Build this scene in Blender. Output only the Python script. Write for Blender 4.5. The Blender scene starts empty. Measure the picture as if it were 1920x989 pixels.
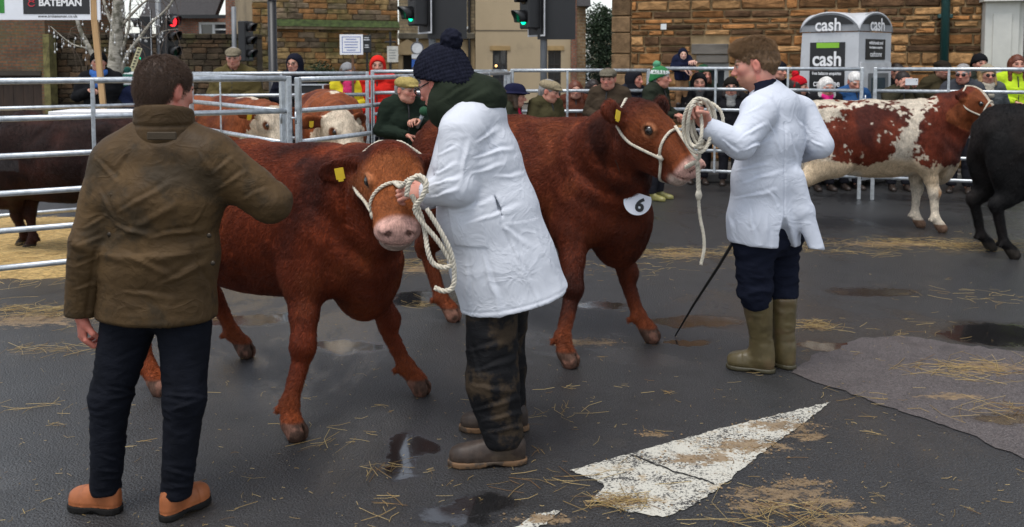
import bpy, math, random
import numpy as np
from mathutils import Vector, Matrix
SC = bpy.context.scene
COL = SC.collection
R = math.radians
random.seed(7)
# ---------------------------------------------------------------- camera, sky, sun, exposure
F, CY, H0, PITCH = 1760.0, 238.0, 1.68, R(4.0)
cam = bpy.data.cameras.new('camera'); camo = bpy.data.objects.new('camera', cam); COL.objects.link(camo)
camo.location = (0, 0, H0); camo.rotation_euler = (R(90) - PITCH, 0, 0)
cam.sensor_width = 36; cam.lens = 36 * F / 1920; cam.shift_y = (CY - 494.5) / 1920
cam.dof.use_dof = True; cam.dof.focus_distance = 4.8; cam.dof.aperture_fstop = 4.5
cam.clip_start = .1; cam.clip_end = 900
SC.camera = camo
SC.cycles_curves.shape = 'RIBBONS'
SUN_EL, SUN_AZ = R(70), R(215)           # azimuth clockwise from +Y
w = bpy.data.worlds.new('World'); SC.world = w; w.use_nodes = True
nt = w.node_tree; nt.nodes.clear()
sky = nt.nodes.new('ShaderNodeTexSky'); sky.sky_type = 'NISHITA'; sky.sun_disc = False
sky.sun_elevation = SUN_EL; sky.sun_rotation = SUN_AZ; sky.air_density = 1.0; sky.dust_density = 1.0; sky.ozone_density = 1.0
hs = nt.nodes.new('ShaderNodeHueSaturation'); hs.inputs['Saturation'].default_value = .38
bg = nt.nodes.new('ShaderNodeBackground'); bg.inputs['Strength'].default_value = .135
wo = nt.nodes.new('ShaderNodeOutputWorld')
nt.links.new(sky.outputs[0], hs.inputs['Color']); nt.links.new(hs.outputs[0], bg.inputs[0]); nt.links.new(bg.outputs[0], wo.inputs[0])
sl = bpy.data.lights.new('sun', 'SUN'); sl.energy = 1.5; sl.angle = R(24); sl.color = (1, .97, .93)
so = bpy.data.objects.new('sun', sl); COL.objects.link(so)
sd = Vector((math.sin(SUN_AZ) * math.cos(SUN_EL), math.cos(SUN_AZ) * math.cos(SUN_EL), math.sin(SUN_EL)))
so.rotation_euler = sd.to_track_quat('Z', 'Y').to_euler(); so.location = sd * 60
SC.view_settings.view_transform = 'Standard'; SC.view_settings.look = 'None'
SC.view_settings.gamma = 1; SC.view_settings.use_curve_mapping = False; SC.view_settings.exposure = 0.72

def _dir(px, py):
    a, b = (px - 960) / F, (CY - py) / F
    return a, b * math.sin(PITCH) + math.cos(PITCH), b * math.cos(PITCH) - math.sin(PITCH)
def at(px, py, Y):
    a, b, c = _dir(px, py); t = Y / b
    return np.array([a * t, Y, H0 + c * t])
def gnd(px, py, z=0.):
    a, b, c = _dir(px, py); t = (z - H0) / c
    return np.array([a * t, b * t, z])

# ---------------------------------------------------------------- materials
MATS = {}
def nodes(m):
    m.use_nodes = True; t = m.node_tree; t.nodes.clear()
    o = t.nodes.new('ShaderNodeOutputMaterial'); p = t.nodes.new('ShaderNodeBsdfPrincipled')
    t.links.new(p.outputs[0], o.inputs[0]); return t, p
def noise(t, co, scale, detail=4, rough=.55, stretch=None, dist=0):
    n = t.nodes.new('ShaderNodeTexNoise'); n.inputs['Scale'].default_value = scale
    n.inputs['Detail'].default_value = detail; n.inputs['Roughness'].default_value = rough; n.inputs['Distortion'].default_value = dist
    if stretch:
        mp = t.nodes.new('ShaderNodeMapping'); mp.inputs['Scale'].default_value = stretch
        t.links.new(co, mp.inputs[0]); co = mp.outputs[0]
    t.links.new(co, n.inputs['Vector']); return n
def mth(t, op, a, b=None, c=None, clamp=False):
    n = t.nodes.new('ShaderNodeMath'); n.operation = op; n.use_clamp = clamp
    for i, v in enumerate((a, b, c)):
        if v is None: continue
        if isinstance(v, (int, float)): n.inputs[i].default_value = v
        else: t.links.new(v, n.inputs[i])
    return n.outputs[0]
def ramp(t, x, lo, hi, a=0., b=1.):
    n = t.nodes.new('ShaderNodeMapRange'); n.interpolation_type = 'SMOOTHSTEP'
    for i, v in zip((1, 2, 3, 4), (lo, hi, a, b)): n.inputs[i].default_value = v
    t.links.new(x, n.inputs[0]); return n.outputs[0]
def mixc(t, f, a, b, mode='MIX'):
    n = t.nodes.new('ShaderNodeMix'); n.data_type = 'RGBA'; n.blend_type = mode
    for i, v in ((0, f), (6, a), (7, b)):
        if isinstance(v, (int, float)): n.inputs[i].default_value = v
        elif isinstance(v, tuple): n.inputs[i].default_value = (*v, 1)
        else: t.links.new(v, n.inputs[i])
    return n.outputs[2]
def bumpn(t, p, hgt, strength, dist=.01, prev=None):
    b = t.nodes.new('ShaderNodeBump'); b.inputs['Strength'].default_value = strength; b.inputs['Distance'].default_value = dist
    t.links.new(hgt, b.inputs['Height'])
    if prev is not None: t.links.new(prev, b.inputs['Normal'])
    t.links.new(b.outputs[0], p.inputs['Normal']); return b.outputs[0]
def pmat(name, color=(.5, .5, .5), rough=.7, var=.15, vscale=6, bump=.3, bscale=80, bdist=.004, attr=False, metal=0, sheen=0,
         spec=.5, stretch=None, coat=0, emit=None, sss=0, rvar=0., dirt=None, wr=None):
    if name in MATS: return MATS[name]
    m = bpy.data.materials.new(name); t, p = nodes(m)
    co = t.nodes.new('ShaderNodeTexCoord').outputs['Object']
    n1 = noise(t, co, vscale, 5, .6, stretch)
    k = ramp(t, n1.outputs['Fac'], .25, .75, 1 - var, 1 + var)
    if attr:
        a = t.nodes.new('ShaderNodeAttribute'); a.attribute_name = 'Col'; base = a.outputs['Color']
    else:
        rgb = t.nodes.new('ShaderNodeRGB'); rgb.outputs[0].default_value = (*color, 1); base = rgb.outputs[0]
    vm = t.nodes.new('ShaderNodeVectorMath'); vm.operation = 'SCALE'; t.links.new(base, vm.inputs[0]); t.links.new(k, vm.inputs['Scale'])
    c = vm.outputs[0]
    if dirt:
        n3 = noise(t, co, dirt[1], 6, .65); c = mixc(t, ramp(t, n3.outputs['Fac'], dirt[2], dirt[2] + .12, 0, dirt[3]), c, dirt[0])
    t.links.new(c, p.inputs['Base Color'])
    p.inputs['Roughness'].default_value = rough; p.inputs['Metallic'].default_value = metal
    if rvar:
        t.links.new(ramp(t, n1.outputs['Fac'], .3, .7, rough - rvar, rough + rvar), p.inputs['Roughness'])
    p.inputs['Specular IOR Level'].default_value = spec
    p.inputs['Sheen Weight'].default_value = sheen; p.inputs['Coat Weight'].default_value = coat
    if sss:
        p.inputs['Subsurface Weight'].default_value = sss; p.inputs['Subsurface Radius'].default_value = (1, .35, .2); p.inputs['Subsurface Scale'].default_value = .008
    pv = None
    if wr:
        wn_ = noise(t, co, wr[0], 3, .5, (1, 1, wr[3] if len(wr) > 3 else 1.6), 1.2); rd = mth(t, 'ABSOLUTE', mth(t, 'SUBTRACT', wn_.outputs['Fac'], .5)); pv = bumpn(t, p, mth(t, 'POWER', mth(t, 'SUBTRACT', .5, rd), 2.5), wr[1], wr[2])
    if bump: bumpn(t, p, noise(t, co, bscale, 4, .6, stretch).outputs['Fac'], bump, bdist, pv)
    if emit:
        p.inputs['Emission Color'].default_value = (*emit[0], 1); p.inputs['Emission Strength'].default_value = emit[1]
    MATS[name] = m; return m

# ---------------------------------------------------------------- objects
def link(name, data, m=None, parent=None, loc=None, rz=None):
    o = bpy.data.objects.new(name, data); COL.objects.link(o)
    if m is not None and data is not None and len(data.materials) == 0: data.materials.append(m)
    if parent is not None: o.parent = parent
    if loc is not None: o.location = loc
    if rz is not None: o.rotation_euler = (0, 0, rz)
    return o
def tag(o, label=None, cat=None, group=None, kind=None):
    for k, v in (('label', label), ('category', cat), ('group', group), ('kind', kind)):
        if v: o[k] = v
    return o
def empty(name, loc, label=None, cat=None, group=None, rz=0):
    o = bpy.data.objects.new(name, None); COL.objects.link(o); o.location = loc; o.rotation_euler = (0, 0, rz); o.empty_display_size = .1
    return tag(o, label, cat, group)
def npmesh(name, V, Q, smooth=True, col=None):
    V = np.asarray(V, dtype=np.float32); Q = np.asarray(Q, dtype=np.int32); n = Q.shape[1]
    me = bpy.data.meshes.new(name)
    me.vertices.add(len(V)); me.vertices.foreach_set('co', V.ravel())
    me.loops.add(Q.size); me.loops.foreach_set('vertex_index', Q.ravel())
    me.polygons.add(len(Q)); me.polygons.foreach_set('loop_start', np.arange(0, Q.size, n, dtype=np.int32))
    me.update(calc_edges=True)
    if smooth: me.polygons.foreach_set('use_smooth', np.ones(len(Q), dtype=bool))
    if col is not None:
        a = me.color_attributes.new('Col', 'FLOAT_COLOR', 'POINT')
        a.data.foreach_set('color', np.hstack([col, np.ones((len(col), 1))]).astype(np.float32).ravel())
    me.update(); return me
class MB:
    """collects simple solids into one mesh"""
    def __init__(s): s.v = []; s.f = []
    def add(s, v, f):
        n = len(s.v); s.v += [tuple(map(float, p)) for p in v]; s.f += [tuple(i + n for i in q) for q in f]; return s
    def box(s, x0, x1, y0, y1, z0, z1, bev=0):
        if bev:
            b = bev; v = []
            for z, i in ((z0, b), (z0 + b, 0), (z1 - b, 0), (z1, b)):
                for (x, y) in ((x0, y0), (x1, y0), (x1, y1), (x0, y1)):
                    sx = 1 if x == x0 else -1; sy = 1 if y == y0 else -1
                    if i == 0: v += [(x + sx * b, y, z), (x, y + sy * b, z)] if (sx * sy < 0) else [(x, y + sy * b, z), (x + sx * b, y, z)]
                    else: v += [(x + sx * b, y + sy * b, z)] * 1
            # rings: 4, 8, 8, 4
            f = [(3, 2, 1, 0), (20, 21, 22, 23)]
            for k in range(8): f.append((4 + k, 4 + (k + 1) % 8, 12 + (k + 1) % 8, 12 + k))
            for k in range(4):
                f.append((k, (k + 1) % 4, 4 + (2 * k + 2) % 8, 4 + 2 * k + 1)); f.append((k, 4 + 2 * k + 1, 4 + 2 * k))
                f.append((20 + (k + 1) % 4, 20 + k, 12 + 2 * k + 1, 12 + (2 * k + 2) % 8)); f.append((20 + k, 12 + 2 * k, 12 + 2 * k + 1))
            return s.add(v, f)
        v = [(x, y, z) for z in (z0, z1) for (x, y) in ((x0, y0), (x1, y0), (x1, y1), (x0, y1))]
        return s.add(v, [(3, 2, 1, 0), (4, 5, 6, 7), (0, 1, 5, 4), (1, 2, 6, 5), (2, 3, 7, 6), (3, 0, 4, 7)])
    def tube(s, pts, r, n=8, sx=1., sy=1., caps=True):
        pts = [np.array(p, float) for p in pts]; rs = r if isinstance(r, (list, tuple, np.ndarray)) else [r] * len(pts)
        v = []; prevu = None
        for i, p in enumerate(pts):
            t = pts[min(i + 1, len(pts) - 1)] - pts[max(i - 1, 0)]; t = t / (np.linalg.norm(t) + 1e-9)
            if prevu is None:
                u = np.cross(t, (0, 0, 1.) if abs(t[2]) < .9 else (1., 0, 0))
            else: u = prevu - t * np.dot(prevu, t)
            u = u / (np.linalg.norm(u) + 1e-9); prevu = u; q = np.cross(u, t)
            for k in range(n):
                a = 2 * math.pi * (k + .5) / n; v.append(p + rs[i] * (u * math.cos(a) * sx + q * math.sin(a) * sy))
        f = []
        for i in range(len(pts) - 1):
            for k in range(n): f.append((i * n + k, i * n + (k + 1) % n, (i + 1) * n + (k + 1) % n, (i + 1) * n + k))
        if caps: f += [tuple(range(n - 1, -1, -1)), tuple(range((len(pts) - 1) * n, len(pts) * n))]
        return s.add(v, f)
    def prism(s, poly, y0, y1, axis='y'):
        n = len(poly)
        P = (lambda a, b, c: (a, c, b)) if axis == 'y' else ((lambda a, b, c: (a, b, c)) if axis == 'z' else (lambda a, b, c: (c, a, b)))
        v = [P(a, b, y0) for a, b in poly] + [P(a, b, y1) for a, b in poly]
        return s.add(v, [tuple(range(n)), tuple(range(2 * n - 1, n - 1, -1))] + [(i, n + i, n + (i + 1) % n, (i + 1) % n) for i in range(n)])
    def lathe(s, prof, n=20, c=(0, 0, 0)):
        v = []; m = len(prof)
        for k in range(n):
            a = 2 * math.pi * k / n
            v += [(c[0] + r * math.cos(a), c[1] + r * math.sin(a), c[2] + z) for r, z in prof]
        f = [(k * m + i, ((k + 1) % n) * m + i, ((k + 1) % n) * m + i + 1, k * m + i + 1) for k in range(n) for i in range(m - 1)]
        return s.add(v, f)
    def mesh(s, name, smooth=False):
        me = bpy.data.meshes.new(name); me.from_pydata(s.v, [], s.f); me.validate(); me.update()
        if smooth: me.polygons.foreach_set('use_smooth', np.ones(len(me.polygons), dtype=bool))
        return me
    def obj(s, name, m, parent=None, loc=None, smooth=False, rz=None):
        return link(name, s.mesh(name, smooth), m, parent, loc, rz)
def fixn(me):
    import bmesh
    b = bmesh.new(); b.from_mesh(me); bmesh.ops.recalc_face_normals(b, faces=b.faces); b.to_mesh(me); b.free(); return me
def textmesh(txt, size, extrude=.001, align='CENTER', bold=0., sx=1.):
    c = bpy.data.curves.new('t', 'FONT'); c.body = txt; c.size = size; c.extrude = extrude; c.align_x = align; c.align_y = 'CENTER'; c.offset = bold; c.resolution_u = 3
    o = bpy.data.objects.new('t', c); COL.objects.link(o)
    dg = bpy.context.evaluated_depsgraph_get(); me = bpy.data.meshes.new_from_object(o.evaluated_get(dg))
    bpy.data.objects.remove(o); bpy.data.curves.remove(c)
    me.transform(Matrix.Diagonal((sx, 1, 1, 1)))
    me.transform(Matrix.Rotation(R(90), 4, 'X'))      # faces -Y
    return me
def text(name, txt, size, m, parent, loc, rz=0, bold=0., sx=1., align='CENTER'):
    me = textmesh(txt, size, .001, align, bold, sx); me.materials.clear()
    o = link(name, me, m, parent, loc); o.rotation_euler = (0, 0, rz); return o

# ---------------------------------------------------------------- noise in numpy
def _h(ix, iy, iz, seed):
    n = (ix.astype(np.int64) * 374761393 + iy.astype(np.int64) * 668265263 + iz.astype(np.int64) * 2147483647 + seed * 974634777) & 0xffffffff
    n = ((n ^ (n >> 13)) * 1274126177) & 0xffffffff
    n = ((n ^ (n >> 16)) * 2246822519) & 0xffffffff
    return ((n ^ (n >> 15)) & 0xffff) / 65535.
def vnoise(P, seed=0):
    i = np.floor(P).astype(np.int64); f = P - i; f = f * f * (3 - 2 * f); r = 0
    for dx in (0, 1):
        for dy in (0, 1):
            for dz in (0, 1):
                wgt = (f[:, 0] if dx else 1 - f[:, 0]) * (f[:, 1] if dy else 1 - f[:, 1]) * (f[:, 2] if dz else 1 - f[:, 2])
                r = r + wgt * _h(i[:, 0] + dx, i[:, 1] + dy, i[:, 2] + dz, seed)
    return r * 2 - 1
def fbm(P, fr=1., oct=3, seed=0):
    P = np.asarray(P) * np.asarray(fr); r = 0; a = .6
    for k in range(oct): r = r + a * vnoise(P * 2 ** k + 17.3 * k, seed + k); a *= .5
    return r
def sstep(x, a, b):
    t = np.clip((x - a) / (b - a), 0, 1); return t * t * (3 - 2 * t)

# ---------------------------------------------------------------- implicit surfaces (smooth unions) and surface nets
def nrm(v): v = np.asarray(v, float); return v / (np.linalg.norm(v) + 1e-12)
class Sdf:
    def __init__(s, k=.03): s.p = []; s.k = k
    def _add(s, lo, hi, f, op, k): s.p.append((np.array(lo), np.array(hi), f, op, s.k if k is None else k)); return s
    def cap(s, a, b, ra, rb, k=None, w=1., ax=None, op='u'):
        a = np.asarray(a, np.float32); b = np.asarray(b, np.float32); ab = b - a; L2 = ab @ ab + np.float32(1e-12); ra, rb, w = np.float32(ra), np.float32(rb), np.float32(w)
        u = None if ax is None else nrm(ax).astype(np.float32)
        def f(P):
            q = P - a; t = np.clip(q @ ab / L2, 0, 1); q = q - t[:, None] * ab
            d2 = np.einsum('ij,ij->i', q, q)
            if u is not None:
                qu = q @ u; d2 = np.maximum(d2 - qu * qu + (qu / w) ** 2, 0)
            return np.sqrt(d2) - (ra + t * (rb - ra))
        m = max(ra, rb) * max(w, 1)
        return s._add(np.minimum(a, b) - m, np.maximum(a, b) + m, f, op, k)
    def ell(s, c, r, k=None, M=None, op='u'):
        c = np.asarray(c, np.float32); r = (np.asarray(r, float) * np.ones(3)).astype(np.float32); M = None if M is None else np.asarray(M, np.float32)   # rows of M = local axes
        def f(P):
            q = P - c
            if M is not None: q = q @ M.T
            a = q / r; k0 = np.sqrt(np.einsum('ij,ij->i', a, a)); b = q / (r * r); k1 = np.sqrt(np.einsum('ij,ij->i', b, b)) + 1e-9
            return k0 * (k0 - 1) / k1
        m = r.max() if M is not None else r
        return s._add(c - m, c + m, f, op, k)
    def chain(s, pts, rs, k=None, w=None, ax=None, op='u'):
        for i in range(len(pts) - 1):
            s.cap(pts[i], pts[i + 1], rs[i], rs[i + 1], k, 1. if w is None else (w[i] + w[i + 1]) / 2, ax, op)
        return s
    def plane(s, n, p0, k=.004):       # keep the side n points away from: n.(p-p0) < 0
        n = nrm(n).astype(np.float32); p0 = np.asarray(p0, np.float32); s.p.append((None, None, lambda P: (P - p0) @ n, 'i', k)); return s
    def fn(s, f, lo, hi, op, k=.005): return s._add(lo, hi, f, op, k)
    def ev(s, P, mar, blk=None):
        """signed distance at P; blk: block size when P comes in compact runs (culls whole runs)"""
        P = np.asarray(P, dtype=np.float32); d = np.full(len(P), 9., dtype=np.float32)
        if blk:
            Pb = P.reshape(-1, blk, 3); lo_b, hi_b = Pb[:, 0], Pb[:, -1]; db = d.reshape(-1, blk)
        for lo, hi, f, op, k in s.p:
            if lo is None: i = slice(None)
            else:
                mm = mar + k
                if blk: i = np.nonzero(np.all((hi_b > lo - mm) & (lo_b < hi + mm), axis=1))[0]
                else: i = np.nonzero(np.all((P > lo - mm) & (P < hi + mm), axis=1))[0]
                if len(i) == 0: continue
            if blk: x = db[i].reshape(-1); y = f(Pb[i].reshape(-1, 3)).astype(np.float32)
            else: x = d[i]; y = f(P[i]).astype(np.float32)
            if op != 'u': x, y = -x, (y if op == 's' else -y)
            h = np.clip(.5 + .5 * (y - x) / k, 0, 1); z = y * (1 - h) + x * h - k * h * (1 - h)
            if op != 'u': z = -z
            if blk: db[i] = z.reshape(-1, blk)
            else: d[i] = z
        return d
    def bounds(s):
        los = [p[0] for p in s.p if p[0] is not None and p[3] == 'u']; his = [p[1] for p in s.p if p[0] is not None and p[3] == 'u']
        return np.min(los, 0), np.max(his, 0)
    def mesh(s, h, B=4):
        lo, hi = s.bounds(); lo = lo - 3 * h; n = np.ceil((hi + 3 * h - lo) / (h * B)).astype(int) + 1
        g = np.stack(np.meshgrid(*[np.arange(m) for m in n], indexing='ij'), -1).reshape(-1, 3)
        mar = h * B * 2.2
        dc = s.ev(lo + (g + .5 - .5 / B) * h * B, mar).reshape(n)      # block centres
        act = np.abs(dc) < h * B * 1.25
        D = np.repeat(np.repeat(np.repeat(dc.astype(np.float32), B, 0), B, 1), B, 2)
        bi = np.argwhere(act); off = np.stack(np.meshgrid(*[np.arange(B)] * 3, indexing='ij'), -1).reshape(-1, 3)
        fi = (bi[:, None, :] * B + off[None]).reshape(-1, 3)
        # split in chunks for memory
        nb = len(bi); vals = np.concatenate([s.ev(lo + c.reshape(-1, 3) * h, h, B ** 3) for c in np.array_split(fi.reshape(nb, -1, 3), max(1, nb // 6000))])
        D[fi[:, 0], fi[:, 1], fi[:, 2]] = vals
        return nets(D, lo, h)
def nets(D, lo, h):
    ins = D < 0
    c = ins[:-1, :-1, :-1].astype(np.int8)
    c = c + ins[1:, :-1, :-1] + ins[:-1, 1:, :-1] + ins[:-1, :-1, 1:] + ins[1:, 1:, :-1] + ins[1:, :-1, 1:] + ins[:-1, 1:, 1:] + ins[1:, 1:, 1:]
    cells = np.argwhere((c > 0) & (c < 8)); idx = np.full(c.shape, -1, dtype=np.int32); idx[cells[:, 0], cells[:, 1], cells[:, 2]] = np.arange(len(cells))
    cor = np.array([(a, b, e) for a in (0, 1) for b in (0, 1) for e in (0, 1)])
    dv = np.stack([D[cells[:, 0] + a, cells[:, 1] + b, cells[:, 2] + e] for a, b, e in cor], 1)
    acc = np.zeros((len(cells), 3)); cnt = np.zeros(len(cells))
    for i in range(8):
        for j in range(i + 1, 8):
            if np.abs(cor[i] - cor[j]).sum() != 1: continue
            x, y = dv[:, i], dv[:, j]; m = (x < 0) != (y < 0); t = np.where(m, x / np.where(m, x - y, 1), 0)
            acc += m[:, None] * (cor[i] + t[:, None] * (cor[j] - cor[i])); cnt += m
    V = lo + (cells + acc / cnt[:, None]) * h
    Q = []
    for ax in range(3):
        o1, o2 = [(1, 2), (2, 0), (0, 1)][ax]
        sl0 = [slice(None)] * 3; sl1 = [slice(None)] * 3; sl0[ax] = slice(0, -1); sl1[ax] = slice(1, None)
        A = ins[tuple(sl0)]; Bb = ins[tuple(sl1)]; e = np.argwhere(A != Bb)
        e = e[(e[:, o1] > 0) & (e[:, o2] > 0) & (e[:, o1] < D.shape[o1] - 1) & (e[:, o2] < D.shape[o2] - 1)]
        flip = A[e[:, 0], e[:, 1], e[:, 2]]
        q = []
        for d1, d2 in ((0, 0), (-1, 0), (-1, -1), (0, -1)):
            k = e.copy(); k[:, o1] += d1; k[:, o2] += d2; q.append(idx[k[:, 0], k[:, 1], k[:, 2]])
        q = np.stack(q, 1); q[~flip] = q[~flip][:, ::-1]; Q.append(q)
    Q = np.concatenate(Q); return V, Q[(Q >= 0).all(1)]
def vnormals(V, Q):
    fn = np.cross(V[Q[:, 2]] - V[Q[:, 0]], V[Q[:, 3]] - V[Q[:, 1]]); N = np.zeros_like(V)
    for k in range(4):
        for a in range(3): N[:, a] += np.bincount(Q[:, k], fn[:, a], len(V))
    return N / (np.linalg.norm(N, axis=1, keepdims=True) + 1e-12)
def relax(V, Q, it=1, lam=.5):
    for _ in range(it):
        S = np.zeros_like(V); C = np.zeros(len(V))
        for k in range(4):
            for j in (1, 3):
                C += np.bincount(Q[:, k], minlength=len(V))
                for a in range(3): S[:, a] += np.bincount(Q[:, k], V[Q[:, (k + j) % 4], a], len(V))
        V = V + lam * (S / np.maximum(C, 1)[:, None] - V)
    return V
def sdfobj(name, S, h, m, parent, disp=None, col=None, rel=1, origin=None, keep=False):
    V, Q = S.mesh(h); V = relax(V, Q, rel)
    N = vnormals(V, Q)
    if disp is not None: V = V + N * disp(V, N)[:, None]
    C = col(V, N) if col is not None else None
    V0 = V
    if origin is not None: V = V - np.asarray(origin)
    ob = link(name, npmesh(name, V, Q, True, C), m, parent)
    if keep: KEPT[ob.name] = (V0, Q, N, C)
    return ob
KEPT = {}
def strands(name, src, root, n, length, rad, flow, m, color=None, mask=None, seed=1, up=.35, wild=.35, origin=None, lenf=None):
    """fine hairs rooted on a kept surface: hair curves, colour taken from the hide where they grow"""
    V, Q, N, C = KEPT[src.name]; rg = np.random.default_rng(seed)
    ar = np.linalg.norm(np.cross(V[Q[:, 2]] - V[Q[:, 0]], V[Q[:, 3]] - V[Q[:, 1]]), axis=1)
    if mask is not None: ar = ar * mask(V[Q].mean(1))
    f = rg.choice(len(Q), n, p=ar / ar.sum()); u = rg.random((n, 1)); v = rg.random((n, 1)); q = Q[f]
    mix = lambda A: (A[q[:, 0]] * (1 - u) + A[q[:, 1]] * u) * (1 - v) + (A[q[:, 3]] * (1 - u) + A[q[:, 2]] * u) * v
    P = mix(V); nn = mix(N); fl = flow(P); fl = fl - nn * np.einsum('ij,ij->i', fl, nn)[:, None]; fl /= np.linalg.norm(fl, axis=1, keepdims=True) + 1e-6
    sw = np.stack([fbm(P, 6, 2, 60 + k) for k in range(3)], 1) * .9 + rg.normal(0, wild, (n, 3)); d = fl + sw; d = d - nn * np.einsum('ij,ij->i', d, nn)[:, None]; d /= np.linalg.norm(d, axis=1, keepdims=True) + 1e-6
    L = (length * rg.uniform(.55, 1.25, n) * (1 if lenf is None else lenf(P)))[:, None]; o_ = np.zeros(3) if origin is None else np.asarray(origin)
    p0 = P - nn * .001; p1 = p0 + L * (.5 * d + up * nn); p2 = p0 + L * (1. * d + up * .9 * nn + .15 * rg.normal(0, 1, (n, 3)) * wild)
    pts = np.stack([p0, p1, p2], 1) - o_
    hc = bpy.data.hair_curves.new(name); hc.add_curves([3] * n); hc.position_data.foreach_set('vector', pts.astype(np.float32).ravel())
    ra = hc.attributes.get('radius') or hc.attributes.new('radius', 'FLOAT', 'POINT'); ra.data.foreach_set('value', np.tile(np.array([rad, rad * .8, rad * .12], dtype=np.float32), n))
    cc = mix(C) if C is not None else np.tile(np.array(color), (n, 1)); cc = np.clip(cc * rg.uniform(.82, 1.2, (n, 1)), 0, 1)
    at_ = hc.attributes.new('Col', 'FLOAT_COLOR', 'CURVE'); at_.data.foreach_set('color', np.hstack([cc, np.ones((n, 1))]).astype(np.float32).ravel())
    ob = link(name, hc, m, root); tag(ob, kind='stuff'); return ob
# ================================================================ animals and people
Zv = np.array([0, 0, 1.])
class Fr:
    def __init__(s, o, x, y, z, sc=1.): s.o = np.asarray(o, float); s.x, s.y, s.z = nrm(x), nrm(y), nrm(z); s.M = np.stack([s.x, s.y, s.z]); s.s = sc
    def p(s, a, b, c): return s.o + s.s * (a * s.x + b * s.y + c * s.z)
    def loc(s, P): return ((P - s.o) @ s.M.T) / s.s
def sph(name, c, r, m, parent, n=12, sq=(1, 1, 1)):
    b = MB(); prof = [(max(1e-4, math.sin(math.pi * i / n)) * r, -math.cos(math.pi * i / n) * r) for i in range(n + 1)]
    b.lathe(prof, n + 4); o = b.obj(name, m, parent, None, True); o.location = c; o.scale = sq; return o
M_EYE = pmat('eye_dark', (.012, .008, .006), .08, bump=0, spec=.6, coat=.6)
M_TAG = pmat('ear_tag_yellow', (.72, .5, .03), .45, var=.08, bump=.05)
M_FUR = None
def strandmat(name, rough=.45, spec=.35):
    m = bpy.data.materials.new(name); t, p = nodes(m); a = t.nodes.new('ShaderNodeAttribute'); a.attribute_name = 'Col'; t.links.new(a.outputs['Color'], p.inputs['Base Color'])
    p.inputs['Roughness'].default_value = rough; p.inputs['Specular IOR Level'].default_value = spec; return m
STRAND = strandmat('hair_strand', .42, .22)
def furmat(name, curl=1., rough=.62, spec=.12):
    """coat of hair: colour from the hide attribute, broken up by swirled clumps and stretched hairs"""
    m = bpy.data.materials.new(name); t, p = nodes(m)
    co = t.nodes.new('ShaderNodeTexCoord').outputs['Object']
    a = t.nodes.new('ShaderNodeAttribute'); a.attribute_name = 'Col'
    n1 = noise(t, co, 5, 6, .65, None, 1.2); n2 = noise(t, co, 34, 4, .65, (1, 1, .45), 1.6); n3 = noise(t, co, 210, 2, .6, (1, 1, .28), .6)
    k = mth(t, 'MULTIPLY', ramp(t, n1.outputs['Fac'], .28, .72, .66, 1.3), ramp(t, n2.outputs['Fac'], .25, .75, .72, 1.26))
    k = mth(t, 'MULTIPLY', k, ramp(t, n3.outputs['Fac'], .2, .8, .75, 1.22))
    vm = t.nodes.new('ShaderNodeVectorMath'); vm.operation = 'SCALE'; t.links.new(a.outputs['Color'], vm.inputs[0]); t.links.new(k, vm.inputs['Scale'])
    t.links.new(vm.outputs[0], p.inputs['Base Color']); p.inputs['Roughness'].default_value = rough; p.inputs['Specular IOR Level'].default_value = spec
    p.inputs['Sheen Weight'].default_value = .0
    b1 = bumpn(t, p, n2.outputs['Fac'], .3 * curl, .014); bumpn(t, p, n3.outputs['Fac'], .5, .006, b1)
    MATS[name] = m; return m

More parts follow.
